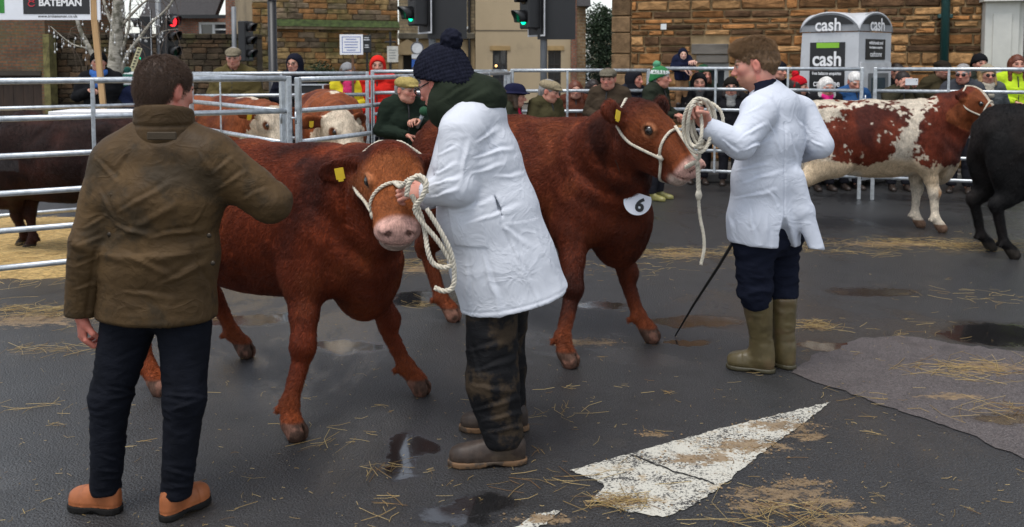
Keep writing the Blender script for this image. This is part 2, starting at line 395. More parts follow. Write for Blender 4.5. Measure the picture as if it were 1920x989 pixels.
def cow(label, base, head_ang, Hh, feet, poll, muzz, hidecol, h=.012, group=None, cat='cow', curl=1., name='cow', fat=1., tags=(1, -1), headroll=0., headscale=1., skipear=(), earang=(0., 0.), tail=True, mat=None, hairs=0, hlen=.02):
    """base: ground point under the middle of the body; feet: FL, FR, HL, HR in world xy (or None); poll, muzz world points"""
    s = Hh / 1.25; ca, sa = math.cos(head_ang), math.sin(head_ang)
    B = Fr((base[0], base[1], 0), (ca, sa, 0), (-sa, ca, 0), (0, 0, 1), s); root = empty(name, (base[0], base[1], 0), label, cat, group); o = root.location
    poll = np.asarray(poll, float); muzz = np.asarray(muzz, float)
    S = Sdf(.07 * s); M = B.M
    E = lambda c, r, k=None, op='u', MM=M: S.ell(B.p(*c), np.array(r) * s, k, MM, op)
    C = lambda a, b, ra, rb, k=None, w=1., ax=None: S.cap(B.p(*a), B.p(*b), ra * s, rb * s, k, w, ax)
    f = fat
    # barrel, back, quarters
    E((-.10, 0, .86), (.56, .30 * f, .335)); E((.26, 0, .87), (.38, .26 * f, .35)); E((-.50, 0, .95), (.31, .265 * f, .275))
    C((-.62, 0, 1.12), (-.1, 0, 1.13), .11, .10, .10, 1.5, B.y); C((-.1, 0, 1.13), (.34, 0, 1.13), .10, .11, .10, 1.25, B.y)
    for q in (1, -1):
        E((-.46, .19 * q, 1.14), (.07, .05, .06), .06); E((-.74, .09 * q, 1.04), (.05, .05, .06), .06)      # hip and pin bones
        E((.38, .175 * q, .88), (.15, .10, .30), .06); E((-.56, .15 * q, .80), (.23, .125, .30), .06)       # shoulder blade, thigh
        E((.47, .15 * q, .72), (.13, .09, .16), .05)
    E((.58, 0, .70), (.18, .16, .22), .08); E((.56, 0, .54), (.13, .085, .12), .07)                          # breast and brisket
    E((-.02, 0, .585), (.34, .13, .09), .08); E((-.30, 0, .58), (.07, .055, .06), .04)
    # neck
    HF = nrm(muzz - poll); up = nrm(np.array([0, 0, 1.]) - HF * HF[2]) if abs(HF[2]) < .97 else nrm(B.x)
    if HF @ B.x < -0.2 and abs(HF[2]) > .9: up = nrm(B.x)
    side = np.cross(up, HF)
    if headroll: up = nrm(up * math.cos(headroll) + side * math.sin(headroll)); side = np.cross(up, HF)
    hs_ = s * headscale; Hd = Fr(poll, HF, side, up, hs_)
    nk = Hd.p(.06, 0, -.10)
    nb = B.p(.40, 0, .98); nl = B.p(.50, 0, .78); mid = (nb + nk) / 2
    sd_ = B.y * .5 + side * .5
    S.cap(nb, mid + (0, 0, .02), .225 * s, .185 * s, .10 * s, .82, sd_); S.cap(mid + (0, 0, .02), nk, .185 * s, .14 * s, .06 * s, .86, sd_)
    S.cap(nl, (nl + nk) / 2 - (0, 0, .06 * s), .20 * s, .15 * s, .10 * s, .78, sd_); S.cap((nl + nk) / 2 - (0, 0, .06 * s), Hd.p(.10, 0, -.19), .15 * s, .085 * s, .08 * s, .6, sd_)
    # legs
    ft = []
    rest = [(.40, .15), (.40, -.15), (-.60, .16), (-.60, -.16)]
    for i in range(4):
        q = 1 if i % 2 == 0 else -1
        if feet is not None and feet[i] is not None:
            l = B.loc(np.array([[feet[i][0], feet[i][1], 0]]))[0]; fx, fy = l[0], l[1]
        else: fx, fy = rest[i]
        if i < 2:
            tx, ty = .40, .16 * q; dx, dy = fx - tx, fy - ty
            el = (.37 + dx * .12, ty + dy * .12, .66); kn = (tx + dx * .55 + .015, ty + dy * .55, .37); fe = (tx + dx * .90 - .01, ty + dy * .9, .135)
            C((.42, .15 * q, .84), el, .13, .115, .07); C(el, (el[0] * .45 + kn[0] * .55, el[1] * .45 + kn[1] * .55, .50), .102, .062, .05)
            C((el[0] * .45 + kn[0] * .55, el[1] * .45 + kn[1] * .55, .50), kn, .058, .053, .03); E(kn, (.054, .051, .062), .025)
            C((kn[0] - .005, kn[1], kn[2] - .05), fe, .040, .033, .03)
        else:
            tx, ty = -.56, .17 * q; dx, dy = fx - tx + .04, fy - ty
            st = (-.42 + dx * .15, ty + dy * .1, .64); hk = (-.72 + dx * .6, ty + dy * .6, .44); fe = (-.645 + dx * .96, ty + dy * .95, .135)
            C((-.50, .14 * q, .88), st, .17, .125, .07); C((-.56, .15 * q, .70), (hk[0] * .7 + st[0] * .3 - .02, hk[1] * .7 + st[1] * .3, .50), .13, .07, .06)
            C(st, hk, .10, .052, .05); E((hk[0] - .015, hk[1], hk[2] + .01), (.05, .042, .06), .03); C(hk, fe, .044, .034, .03)
        E(fe, (.041, .042, .044), .02)
        tz = .035; hx = fx + .035
        C(fe, (fx + .02, fy, .075), .037, .041, .02)
        dirx = B.x; zz = np.array([0, 0, 1.])
        S.cap(B.p(hx - .02, fy, .07), B.p(hx + .012, fy, tz), .045 * s, .051 * s, .02 * s)
        for e in (1, -1): E((fe[0] - .045, fe[1] + .025 * e, .115), (.016, .013, .02), .008)                    # dew claws
        ft.append((hx, fy))
    for hx, fy in ft:                                                                                         # cloven toe
        S.ell(B.p(hx + .06, fy, .01), np.array((.075, .010, .070)) * s, .006, M, 's')
    # head
    HM = Hd.M
    def HE(c, r, k=.03, op='u', MM=None): S.ell(Hd.p(*c), np.array(r) * hs_, k * hs_, HM if MM is None else MM, op)
    HE((.085, 0, -.075), (.128, .128, .108), .05); S.cap(Hd.p(.06, 0, -.06), Hd.p(.33, 0, -.075), .112 * hs_, .078 * hs_, .04 * hs_, 1.04, side)
    HE((.395, 0, -.09), (.066, .098, .080), .035); S.cap(Hd.p(.09, 0, -.185), Hd.p(.34, 0, -.155), .095 * hs_, .06 * hs_, .04 * hs_)
    HE((.375, 0, -.165), (.058, .072, .038), .02); HE((.0, 0, -.03), (.06, .075, .05), .04)
    for q in (1, -1):
        HE((.12, .066 * q, -.13), (.10, .052, .085), .04); HE((.15, .096 * q, -.012), (.058, .028, .034), .025)
        HE((.170, .120 * q, -.022), (.024, .02, .017), .012, 's')
        HE((.30, .06 * q, -.06), (.09, .03, .04), .03)
        HE((.452, .043 * q, -.062), (.028, .017, .018), .008, 's'); HE((.43, .055 * q, -.05), (.03, .028, .022), .015)
        HE((.437, .047 * q, -.062), (.030, .0135, .013), .008, 's')
    HE((.44, 0, -.128), (.07, .11, .0055), .008, 's')
    for q in (1, -1):
        if q in skipear: continue
        ea = earang[0 if q == 1 else 1]
        ed = nrm(side * q * math.cos(ea) + HF * -.18 - up * (.18 + math.sin(ea))); en = nrm(HF * .75 + up * .5 - side * q * .15); en = nrm(en - ed * (en @ ed)); ew = np.cross(ed, en)
        c0 = Hd.p(.03, .105 * q, -.055); EM = np.stack([ed, ew, en])
        S.ell(c0 + ed * .105 * hs_, np.array((.115, .056, .019)) * hs_, .02 * hs_, EM); S.cap(c0 - ed * .02, c0 + ed * .05 * hs_, .034 * hs_, .03 * hs_, .02 * hs_)
        S.ell(c0 + ed * .11 * hs_ + en * .022 * hs_, np.array((.085, .036, .015)) * hs_, .012 * hs_, EM, 's')
        if q in tags:
            tb = MB(); tb.box(-.021, .021, -.002, .002, -.026, .026); tb.box(-.012, .012, -.003, .003, .022, .036)
            tg = tb.obj('ear_tag', M_TAG, root); pt = c0 + ed * .115 * hs_ + en * .024 * hs_ - np.array([0, 0, .012])
            tg.location = pt - np.array(o); tg.rotation_euler = Matrix((Vector(ed), -Vector(en), Vector(np.cross(ed, -en)))).transposed().to_euler()
    def disp(V, N):
        l = B.loc(V); hd = Hd.loc(V); face = sstep(hd[:, 0], -.02, .10) * (np.abs(hd[:, 1]) < .2) * (hd[:, 2] > -.3)
        body = (1 - face) * sstep(l[:, 2], .35, .6)
        clump = fbm(V, (12, 12, 7), 3, 3) * .007 + (1 - np.abs(fbm(V, (30, 30, 18), 2, 9))) * .002
        legs = fbm(V, 40, 2, 5) * .0025
        ax = np.linalg.norm(V - nk, axis=1)
        fold = np.sin(ax * 46 / s + 2.5 * fbm(V, 5, 2, 4)) * .0065 * np.exp(-((ax - .33 * s) / (.2 * s)) ** 2) * (1 - face)
        rib = np.sin(l[:, 0] * 38 + l[:, 2] * 6) * .0028 * sstep(l[:, 0], -.35, -.2) * (1 - sstep(l[:, 0], .1, .25)) * (1 - sstep(np.abs(l[:, 2] - .82), .12, .25))
        return s * (curl * body * clump + legs * (1 - face) + fold + rib + face * fbm(V, 45, 2, 7) * .0015)
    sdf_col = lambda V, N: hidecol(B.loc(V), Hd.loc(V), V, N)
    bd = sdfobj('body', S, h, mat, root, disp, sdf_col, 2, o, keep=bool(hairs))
    if hairs:
        def mk(P):
            hd = Hd.loc(P); l = B.loc(P); nose = (hd[:, 0] > .36) & (np.abs(hd[:, 1]) < .14) & (hd[:, 2] > -.26); e = ((hd[:, 0] - .170) ** 2 + (np.abs(hd[:, 1]) - .105) ** 2 + (hd[:, 2] + .02) ** 2) ** .5
            return np.where(nose | (l[:, 2] < .085) | (e < .046), 0., 1.) * np.where((hd[:, 0] > .02) & (np.abs(hd[:, 1]) < .2) & (hd[:, 2] > -.3), .8, 1.)
        def fl(P):
            hd = Hd.loc(P); l = B.loc(P); inh = (sstep(hd[:, 0], -.02, .06) * (np.abs(hd[:, 1]) < .2) * (hd[:, 2] > -.3))[:, None]
            return (1 - inh) * (-.7 * B.x - .75 * Zv) + inh * (HF * .9)
        strands('coat_hair', bd, root, hairs, hlen * s, .0007, fl, STRAND, None, mk, 3, .20, .22, o)
    for q in (1, -1): sph('eye', Hd.p(.170, .101 * q, -.020) - np.array(o), .0255 * hs_, M_EYE, root)
    if tail:
        T = Sdf(.02); a = B.p(-.80, 0, 1.10); pts = [B.p(-.74, 0, 1.13), a, B.p(-.85, 0, .92), B.p(-.84, .02, .62), B.p(-.83, .03, .34)]
        T.chain(pts, [.05 * s, .04 * s, .025 * s, .024 * s, .035 * s])
        sdfobj('tail', T, .012, mat, root, None, sdf_col, 1, o)
    return root, B, Hd, S

# ---------------------------------------------------------------- hides
def mixv(a, b, t): return a + (np.asarray(b) - a) * t[:, None]
def hide_red(base=(.165, .036, .012), dark=(.052, .011, .006), light=(.27, .085, .03), face=(.25, .082, .026), nose=(.60, .35, .29)):
    def f(l, hd, V, N):
        c = np.tile(np.array(base), (len(l), 1)); n = fbm(V, (4, 4, 3), 3, 21)
        c = mixv(c, dark, sstep(n, -.02, .4) * .85); c = mixv(c, light, sstep(-n, .1, .5) * .55)
        c = mixv(c, dark, sstep(.80 - l[:, 2], .0, .3) * sstep(l[:, 2], .38, .52) * .35)            # shade painted into the hide low on chest and flank, with dark curls
        c = mixv(c, light, (1 - sstep(l[:, 2], .12, .30)) * .6)                                     # rustier pasterns
        hx = hd[:, 0]; inh = (np.abs(hd[:, 1]) < .19) & (hd[:, 2] > -.26) & (hx > -.05) & (hx < .6)
        c = mixv(c, face, sstep(hx, .02, .12) * inh * sstep(hd[:, 2], -.16, -.08) * .9)
        c = mixv(c, nose, sstep(hx + .15 * np.clip(-.07 - hd[:, 2], 0, .1), .385, .415) * inh)
        c = mixv(c, (.10, .05, .04), (((hx - .455) / .03) ** 2 + ((np.abs(hd[:, 1]) - .045) / .017) ** 2 + ((hd[:, 2] + .062) / .019) ** 2 < 1.) * .8 * inh)
        c = mixv(c, (.42, .34, .28), sstep(hx, .35, .40) * inh * (1 - sstep(hd[:, 2], -.145, -.125)) * .8)
        e = ((hx - .170) ** 2 + (np.abs(hd[:, 1]) - .105) ** 2 + (hd[:, 2] + .02) ** 2) ** .5
        c = mixv(c, (.42, .17, .08), (1 - sstep(e, .03, .048)) * inh * .7); c = mixv(c, (.03, .012, .008), (1 - sstep(e, .024, .031)) * inh)
        g = sstep(-l[:, 2], -.092, -.075); c = mixv(c, (.075, .042, .030), g); c = mixv(c, (.21, .10, .07), g * sstep(fbm(V, 30, 2, 2), .0, .3) * .7)
        return np.clip(c, 0, 1)
    return f
def hide_solid(a, b, nose=(.03, .025, .025)):
    def f(l, hd, V, N):
        c = mixv(np.tile(np.array(a), (len(l), 1)), b, sstep(fbm(V, 4, 3, 5), -.3, .4))
        c = mixv(c, nose, sstep(hd[:, 0], .39, .42) * (hd[:, 0] < .5) * (np.abs(hd[:, 1]) < .13) * (hd[:, 2] > -.22))
        return mixv(c, (.03, .025, .02), sstep(-l[:, 2], -.09, -.07))
    return f
def hide_shorthorn(l, hd, V, N):
    red = np.array((.13, .026, .012)); dk = np.array((.06, .014, .009)); wh = np.array((.56, .49, .39)); cr = np.array((.55, .42, .27))
    c = mixv(np.tile(red, (len(l), 1)), dk, sstep(fbm(V, 4, 3, 8), -.1, .4))
    q = l + .0; n = fbm(V, (3.6, 3.6, 4.2), 3, 31); n2 = fbm(V, (15, 15, 15), 3, 12); n3 = fbm(V, (34, 34, 34), 2, 40)
    band = np.exp(-((l[:, 0] - .20 + (.95 - l[:, 2]) * .35) / .105) ** 2) * .60 + np.exp(-((l[:, 0] + .68) / .12) ** 2) * .25
    top = sstep(l[:, 2], 1.08, 1.24) * .42 - .30 * np.exp(-((l[:, 0] + .18) / .20) ** 2) * sstep(l[:, 2], .7, .9)
    low = sstep(.64 - l[:, 2], -.06, .06) * .95; shoulder = -.6 * np.exp(-((l[:, 0] - .46) / .15) ** 2 - ((l[:, 2] - .85) / .3) ** 2)
    legf = .55 * sstep(.62 - l[:, 2], 0, .06) * sstep(l[:, 0], .2, .3) - .75 * np.exp(-((l[:, 2] - .42) / .13) ** 2) * (l[:, 0] > .25) * (l[:, 1] < 0) * sstep(-l[:, 0], -.42, -.36)
    m = n * .55 + n2 * .78 + n3 * .42 + band + top + low + shoulder * .8 + legf - .26
    hm = (hd[:, 0] > -.06) & (np.abs(hd[:, 1]) < .3) & (hd[:, 2] > -.3) & (l[:, 0] > .5); neck = (l[:, 0] > .50) & (l[:, 2] > .72)
    m = np.where(neck | hm, -.5, m); m = np.where(hm & (np.abs(hd[:, 1]) < .035) & (hd[:, 2] > -.06), .6, m)
    wcol = mixv(np.tile(wh, (len(l), 1)), cr, sstep(.80 - l[:, 2], 0, .15) * sstep(fbm(V, 5, 2, 3), -.35, .2) * sstep(l[:, 2], .34, .46) * .9)
    c = mixv(c, (.22, .065, .022), (hm & (hd[:, 0] > .03)) * .8)
    t = sstep(m, -.03, .05); c = c + (wcol - c) * t[:, None]
    c = mixv(c, (.45, .2, .06), np.exp(-((l[:, 2] - .37) / .04) ** 2) * (l[:, 0] > .46) * (l[:, 1] < 0) * .7)
    return mixv(c, (.15, .09, .06), sstep(-l[:, 2], -.09, -.075))
def hide_hereford(l, hd, V, N):
    red = np.array((.21, .058, .02)); c = mixv(np.tile(red, (len(l), 1)), (.10, .025, .012), sstep(fbm(V, 4, 3, 8), -.1, .4))
    n = fbm(V, 9, 3, 11) * .05
    hm = (hd[:, 0] > .0 + 0 * n) & (hd[:, 0] < .55) & (np.abs(hd[:, 1]) < .155 + n) & (hd[:, 2] > -.30)
    patch = (np.abs(l[:, 1]) < .055 + n) & (l[:, 2] > 1.06) & (np.abs(l[:, 0] - .34) < .13 + 2 * n); low = l[:, 2] < .56 + n
    bris = (l[:, 0] > .52 + n) & (l[:, 2] < .95 + 2 * n)
    t = (hm | patch | low | bris) * 1.0
    c = mixv(c, (.62, .53, .40), t * (.85 + .15 * np.clip(fbm(V, 20, 2, 3), -1, 1)))
    e = ((hd[:, 0] - .163) ** 2 + (np.abs(hd[:, 1]) - .11) ** 2 + (hd[:, 2] + .034) ** 2) ** .5
    c = mixv(c, (.16, .05, .02), (1 - sstep(e, .035, .05))); c = mixv(c, (.5, .28, .22), sstep(hd[:, 0], .40, .42) * hm)
    return c
# ---------------------------------------------------------------- people
Zu = np.array([0, 0, 1.])
M_SKIN = pmat('skin', attr=True, rough=.52, var=.05, vscale=30, bump=.12, bscale=300, bdist=.001, sss=.12, spec=.35)
def hframe(c, F, tilt=0., roll=0., sc=1.):
    F = nrm(F); U = nrm(Zu - F * F[2]); Rr = np.cross(F, U)
    F, U = nrm(F * math.cos(tilt) - U * math.sin(tilt)), nrm(U * math.cos(tilt) + F * math.sin(tilt))
    Rr, U = nrm(Rr * math.cos(roll) + U * math.sin(roll)), nrm(U * math.cos(roll) - Rr * math.sin(roll))
    return Fr(c, Rr, F, U, sc)
def add_head(S, Hd, neck, nr=.058, fine=True):
    E = lambda c, r, k=.02, op='u': S.ell(Hd.p(*c), np.array(r) * Hd.s, k * Hd.s, Hd.M, op)
    s = Hd.s
    E((0, -.012, .03), (.074, .094, .085)); E((0, .03, -.02), (.061, .066, .085), .03); E((0, .046, -.080), (.038, .040, .030), .03)
    for q in (1, -1):
        E((.04 * q, .054, -.014), (.024, .028, .024), .02); E((.048 * q, .01, -.068), (.02, .04, .025), .03)
        E((.031 * q, .098, .006), (.019, .016, .012), .010, 's'); E((.031 * q, .077, .006), (.0125, .0125, .0125), .003)
        E((.077 * q, -.010, -.002), (.011, .019, .031), .008); E((.086 * q, -.004, .0), (.006, .009, .018), .006, 's')
        E((.013 * q, .102, -.030), (.009, .011, .008), .006)
    S.cap(Hd.p(-.036, .081, .022), Hd.p(.036, .081, .022), .011 * s, .011 * s, .015 * s)
    S.cap(Hd.p(0, .090, .012), Hd.p(0, .113, -.026), .009 * s, .0125 * s, .01 * s)
    E((0, .091, -.056), (.024, .013, .010), .008); E((0, .107, -.056), (.022, .012, .0022), .003, 's')
    S.cap(Hd.p(0, -.022, -.05), neck, nr * s, (nr + .008) * s, .03 * s)
def headcol(Hd, skin=(.50, .27, .19), ruddy=.5, brow=(.12, .07, .04), beard=None, glasses=False, fine=True):
    skin = np.array(skin); red = np.clip(skin * (1.10, .62, .62), 0, 1)
    def f(V, N):
        l = Hd.loc(V); c = np.tile(skin, (len(V), 1)); ax = np.abs(l[:, 0])
        c = mixv(c, red, ruddy * np.clip(fbm(V, 14, 2, 3) * .5 + .35, 0, 1))
        c = mixv(c, red, ruddy * .9 * np.exp(-((ax - .042) / .022) ** 2 - ((l[:, 2] + .022) / .02) ** 2) * (l[:, 1] > .03))
        c = mixv(c, red, ruddy * np.exp(-(ax / .018) ** 2 - ((l[:, 2] + .02) / .02) ** 2) * (l[:, 1] > .09))
        c = mixv(c, red, .8 * ruddy * (ax > .071) * (l[:, 1] < .03))
        if beard is not None: c = mixv(c, beard, .55 * (l[:, 1] > .0) * sstep(-l[:, 2], .035, .06) * (1 - np.exp(-(ax / .03) ** 2 - ((l[:, 2] + .056) / .014) ** 2)) * (l[:, 2] > -.125))
        c = mixv(c, (.34, .10, .085), (l[:, 1] > .08) * np.exp(-(ax / .022) ** 4 - ((l[:, 2] + .056) / .010) ** 4) * .75)
        ey = (l[:, 1] > .07) & (((ax - .031) / .016) ** 2 + ((l[:, 2] - .006) / .0085) ** 2 < 1); c[ey] = (.40, .33, .28) if fine else c[ey] * .55
        ir = (l[:, 1] > .07) & (((ax - .031) / .0075) ** 2 + ((l[:, 2] - .006) / .0085) ** 2 < 1); c[ir] = (.03, .025, .02) if fine else c[ir] * .45
        ld = (l[:, 1] > .06) & (((ax - .031) / .021) ** 2 + ((l[:, 2] - .0165) / .005) ** 2 < 1); c[ld] = np.array(brow) * .5 if fine else c[ld] * .7
        br = (l[:, 1] > .06) & (((ax - .034) / .024) ** 2 + ((l[:, 2] - .031) / .0065) ** 2 < 1); c[br] = brow
        return np.clip(c, 0, 1)
    return f
def add_hand(S, wr, d, n, q=1, curl=(.5, .7, .5), sc=1., spread=1.):
    """d: finger direction, n: side the fingers curl towards, q: side of the thumb"""
    d = nrm(d); n = nrm(np.asarray(n) - d * np.dot(n, d)); t = np.cross(d, n) * q; P = lambda a, b, c: np.asarray(wr) + sc * (a * d + b * t + c * n)
    S.cap(P(-.03, 0, 0), P(.01, 0, 0), .024 * sc, .023 * sc, .01, 1.25, t)
    S.cap(P(.025, 0, 0), P(.075, 0, 0), .0155 * sc, .0145 * sc, .01, 2.4, t)
    for i, (off, L) in enumerate(((-.033, .82), (-.011, .98), (.011, 1.05), (.033, .96))):
        a = 0.; p = P(.088 + (.004 if i in (1, 2) else 0), off, 0); ln = [.042 * L, .027 * L, .021 * L]; rr = [.0098, .009, .0082, .0072]
        fd = nrm(d + t * off * 2.2 * spread)
        for j in range(3):
            a += curl[j]; p2 = p + sc * ln[j] * (fd * math.cos(a) + n * math.sin(a)); S.cap(p, p2, rr[j] * sc, rr[j + 1] * sc, .003); p = p2
    b0 = P(.028, .030, .004); b1 = P(.062, .055, .02); b2 = P(.085, .048, .043); b3 = P(.098, .036, .058)
    S.cap(P(.01, .01, 0), b0, .017 * sc, .016 * sc, .01); S.cap(b0, b1, .0145 * sc, .011 * sc, .006); S.cap(b1, b2, .0108 * sc, .0098 * sc, .003); S.cap(b2, b3, .0098 * sc, .008 * sc, .003)
def cloth(name, color, **kw):
    k = dict(rough=.92, var=.16, vscale=7, bump=.3, bscale=220, bdist=.002, sheen=.0, spec=.06, wr=(9, .55, .02)); k.update(kw); return pmat(name, color, **k)
def folds(items):
    """items: (frequency vector, amplitude, seed[, mask(V)])"""
    def f(V, N):
        d = 0
        for it in items:
            a = it[1] * ((1 - 2 * np.abs(fbm(V, it[0], 2, it[2]))) - .35)
            d = d + (a * it[3](V) if len(it) > 3 else a)
        return d + np.zeros(len(V))
    return f
def creases(V, N, segs, front=.35):
    """sharp folds along lines given in the photograph's grid, on the side that faces the photographer"""
    cp, sp = math.cos(PITCH), math.sin(PITCH); dz = V[:, 2] - H0; dep = V[:, 1] * cp - dz * sp
    px = 960 + F * V[:, 0] / dep; py = CY - F * (dz * cp + V[:, 1] * sp) / dep; face = sstep(-N[:, 1], -front, .1); r = np.zeros(len(V))
    wob = fbm(V, 14, 2, 77) * 5
    for (x0, y0, x1, y1, w, a) in segs:
        dx, dy = x1 - x0, y1 - y0; L = math.hypot(dx, dy); u = ((px - x0) * dx + (py - y0) * dy) / L / L; t = ((px - x0) * dy - (py - y0) * dx) / L + wob
        tp = np.clip(1 - np.abs(2 * u - 1), 0, 1) ** .6
        wv = w * .62 * (.5 + .8 * np.clip(u, 0, 1)); a = a * .8; g_ = np.exp(-(t / wv) ** 2) - .75 * np.exp(-((t - 1.5 * wv) / wv) ** 2)
        r += a * g_ * tp
    return r * face
def hat(kind, Hd, root, m, o, h, m2=None, extra=None, pom=(0, -.055, .150)):
    s = Hd.s; S = Sdf(.012); E = lambda c, r, k=.015, op='u', T=S: T.ell(Hd.p(*c), np.array(r) * s, k * s, Hd.M, op)
    if kind == 'flat':
        E((0, -.012, .062), (.092, .112, .062), .02); E((0, .035, .068), (.078, .080, .040), .03); E((0, .085, .050), (.072, .056, .013), .012)
        S.plane(-Hd.z, Hd.p(0, 0, .028) , .006)
        return sdfobj('flat_cap', S, h, m, root, folds([((18, 18, 18), .003, 3)]), None, 1, o)
    if kind in ('beanie', 'bobble'):
        E((0, -.014, .036), (.088, .108, .102), .01); S.cap(Hd.p(0, -.03, -.01), Hd.p(0, .0, .03), .09 * s, .088 * s, .02, 1., None)
        S.cap(Hd.p(0, -.025, -.01), Hd.p(0, -.04, -.035), .094 * s, .09 * s, .02); S.plane(nrm(-Hd.z + Hd.y * -.05 + Hd.y * .55), Hd.p(0, 0, .004), .008)
        def d(V, N):
            l = Hd.loc(V); a = np.arctan2(l[:, 0], l[:, 1] + .014); return .0035 * np.sin(a * 46) * sstep(.13 - l[:, 2], 0, .03) + .0015 * np.sin(l[:, 2] * 420)
        ob = sdfobj('knitted_hat', S, h, m, root, d, extra, 1, o)
        if kind == 'bobble':
            T = Sdf(.01); T.ell(Hd.p(*pom), .042 * s, .01)
            sdfobj('pompom', T, max(h * .8, .005), m2 or m, root, lambda V, N: fbm(V, 60, 2, 4) * .010, None, 0, o)
        return ob
    if kind == 'hood':
        E((0, -.020, .03), (.098, .118, .108), .02); S.cap(Hd.p(0, -.03, -.03), Hd.p(0, -.015, -.14), .098 * s, .105 * s, .04 * s, 1.05, Hd.x)
        S.cap(Hd.p(0, .05, -.005), Hd.p(0, .25, -.012), .071 * s, .085 * s, .02 * s, op='s'); S.cap(Hd.p(0, .07, -.02), Hd.p(0, .25, -.085), .062 * s, .06 * s, .02 * s, op='s')
        return sdfobj('hood', S, h, m, root, folds([((16, 16, 16), .004, 3)]), None, 1, o)
    if kind == 'brim':
        E((0, -.012, .075), (.085, .104, .075), .01); S.cap(Hd.p(0, -.03, .05), Hd.p(0, .03, .05), .086 * s, .086 * s, .02)
        E((0, -.005, .042), (.145, .165, .012), .012); E((0, -.01, .16), (.02, .07, .02), .03, 's')
        S.plane(-Hd.z, Hd.p(0, 0, .022), .006)
        return sdfobj('brimmed_hat', S, h, m, root, None, None, 1, o)
def hair(Hd, root, m, o, h, style='short', amp=.004, grow=None):
    s = Hd.s; S = Sdf(.012); E = lambda c, r, k=.015, op='u': S.ell(Hd.p(*c), np.array(r) * s, k * s, Hd.M, op)
    E((0, -.014, .036), (.080, .101, .091), .01)
    if style in ('short', 'tousled'):
        S.cap(Hd.p(0, -.060, -.01), Hd.p(0, -.056, -.055 if style == 'short' else -.035), .050 * s, .044 * s if style == 'short' else .036 * s, .03 * s, 1.25, Hd.x)
        if style == 'tousled':
            E((0, .055, .088), (.050, .045, .028), .03); E((.01, .01, .104), (.055, .07, .020), .03)
        S.ell(Hd.p(0, .105, -.01), np.array((.10, .075, .062)) * s, .012 * s, Hd.M, 's')
        for q in (1, -1): S.ell(Hd.p(.085 * q, -.004, -.012), np.array((.03, .034, .046)) * s, .01, Hd.M, 's')
    else:
        S.cap(Hd.p(0, -.05, .0), Hd.p(0, -.05, -.13 if style == 'long' else -.06), .085 * s, .08 * s, .04 * s, 1.1, Hd.x)
        for q in (1, -1): S.cap(Hd.p(.072 * q, .0, .03), Hd.p(.080 * q, .02, -.10 if style == 'bob' else -.20), .026 * s, .030 * s, .02 * s)
        S.ell(Hd.p(0, .125, -.030), np.array((.066, .125, .098)) * s, .008 * s, Hd.M, 's')
    ob = sdfobj('hair', S, h, m, root, lambda V, N: (1 - np.abs(fbm(V, (60, 60, 26), 2, 5))) * amp * 2 - amp + fbm(V, 25, 2, 8) * amp, None, 1, o, keep=bool(grow))
    if grow:
        crown = Hd.p(0, -.05, .12)
        strands('hair_strands', ob, ob, grow[0], grow[1], .00045, lambda P: (P - crown) * .6 - Hd.z * .05 + Hd.y * grow[3], STRAND, grow[2], None, 5, grow[4], .5, o, (lambda P: .28 + .9 * sstep(Hd.loc(P)[:, 2], .045, .10)) if style == 'tousled' else None)
    return ob
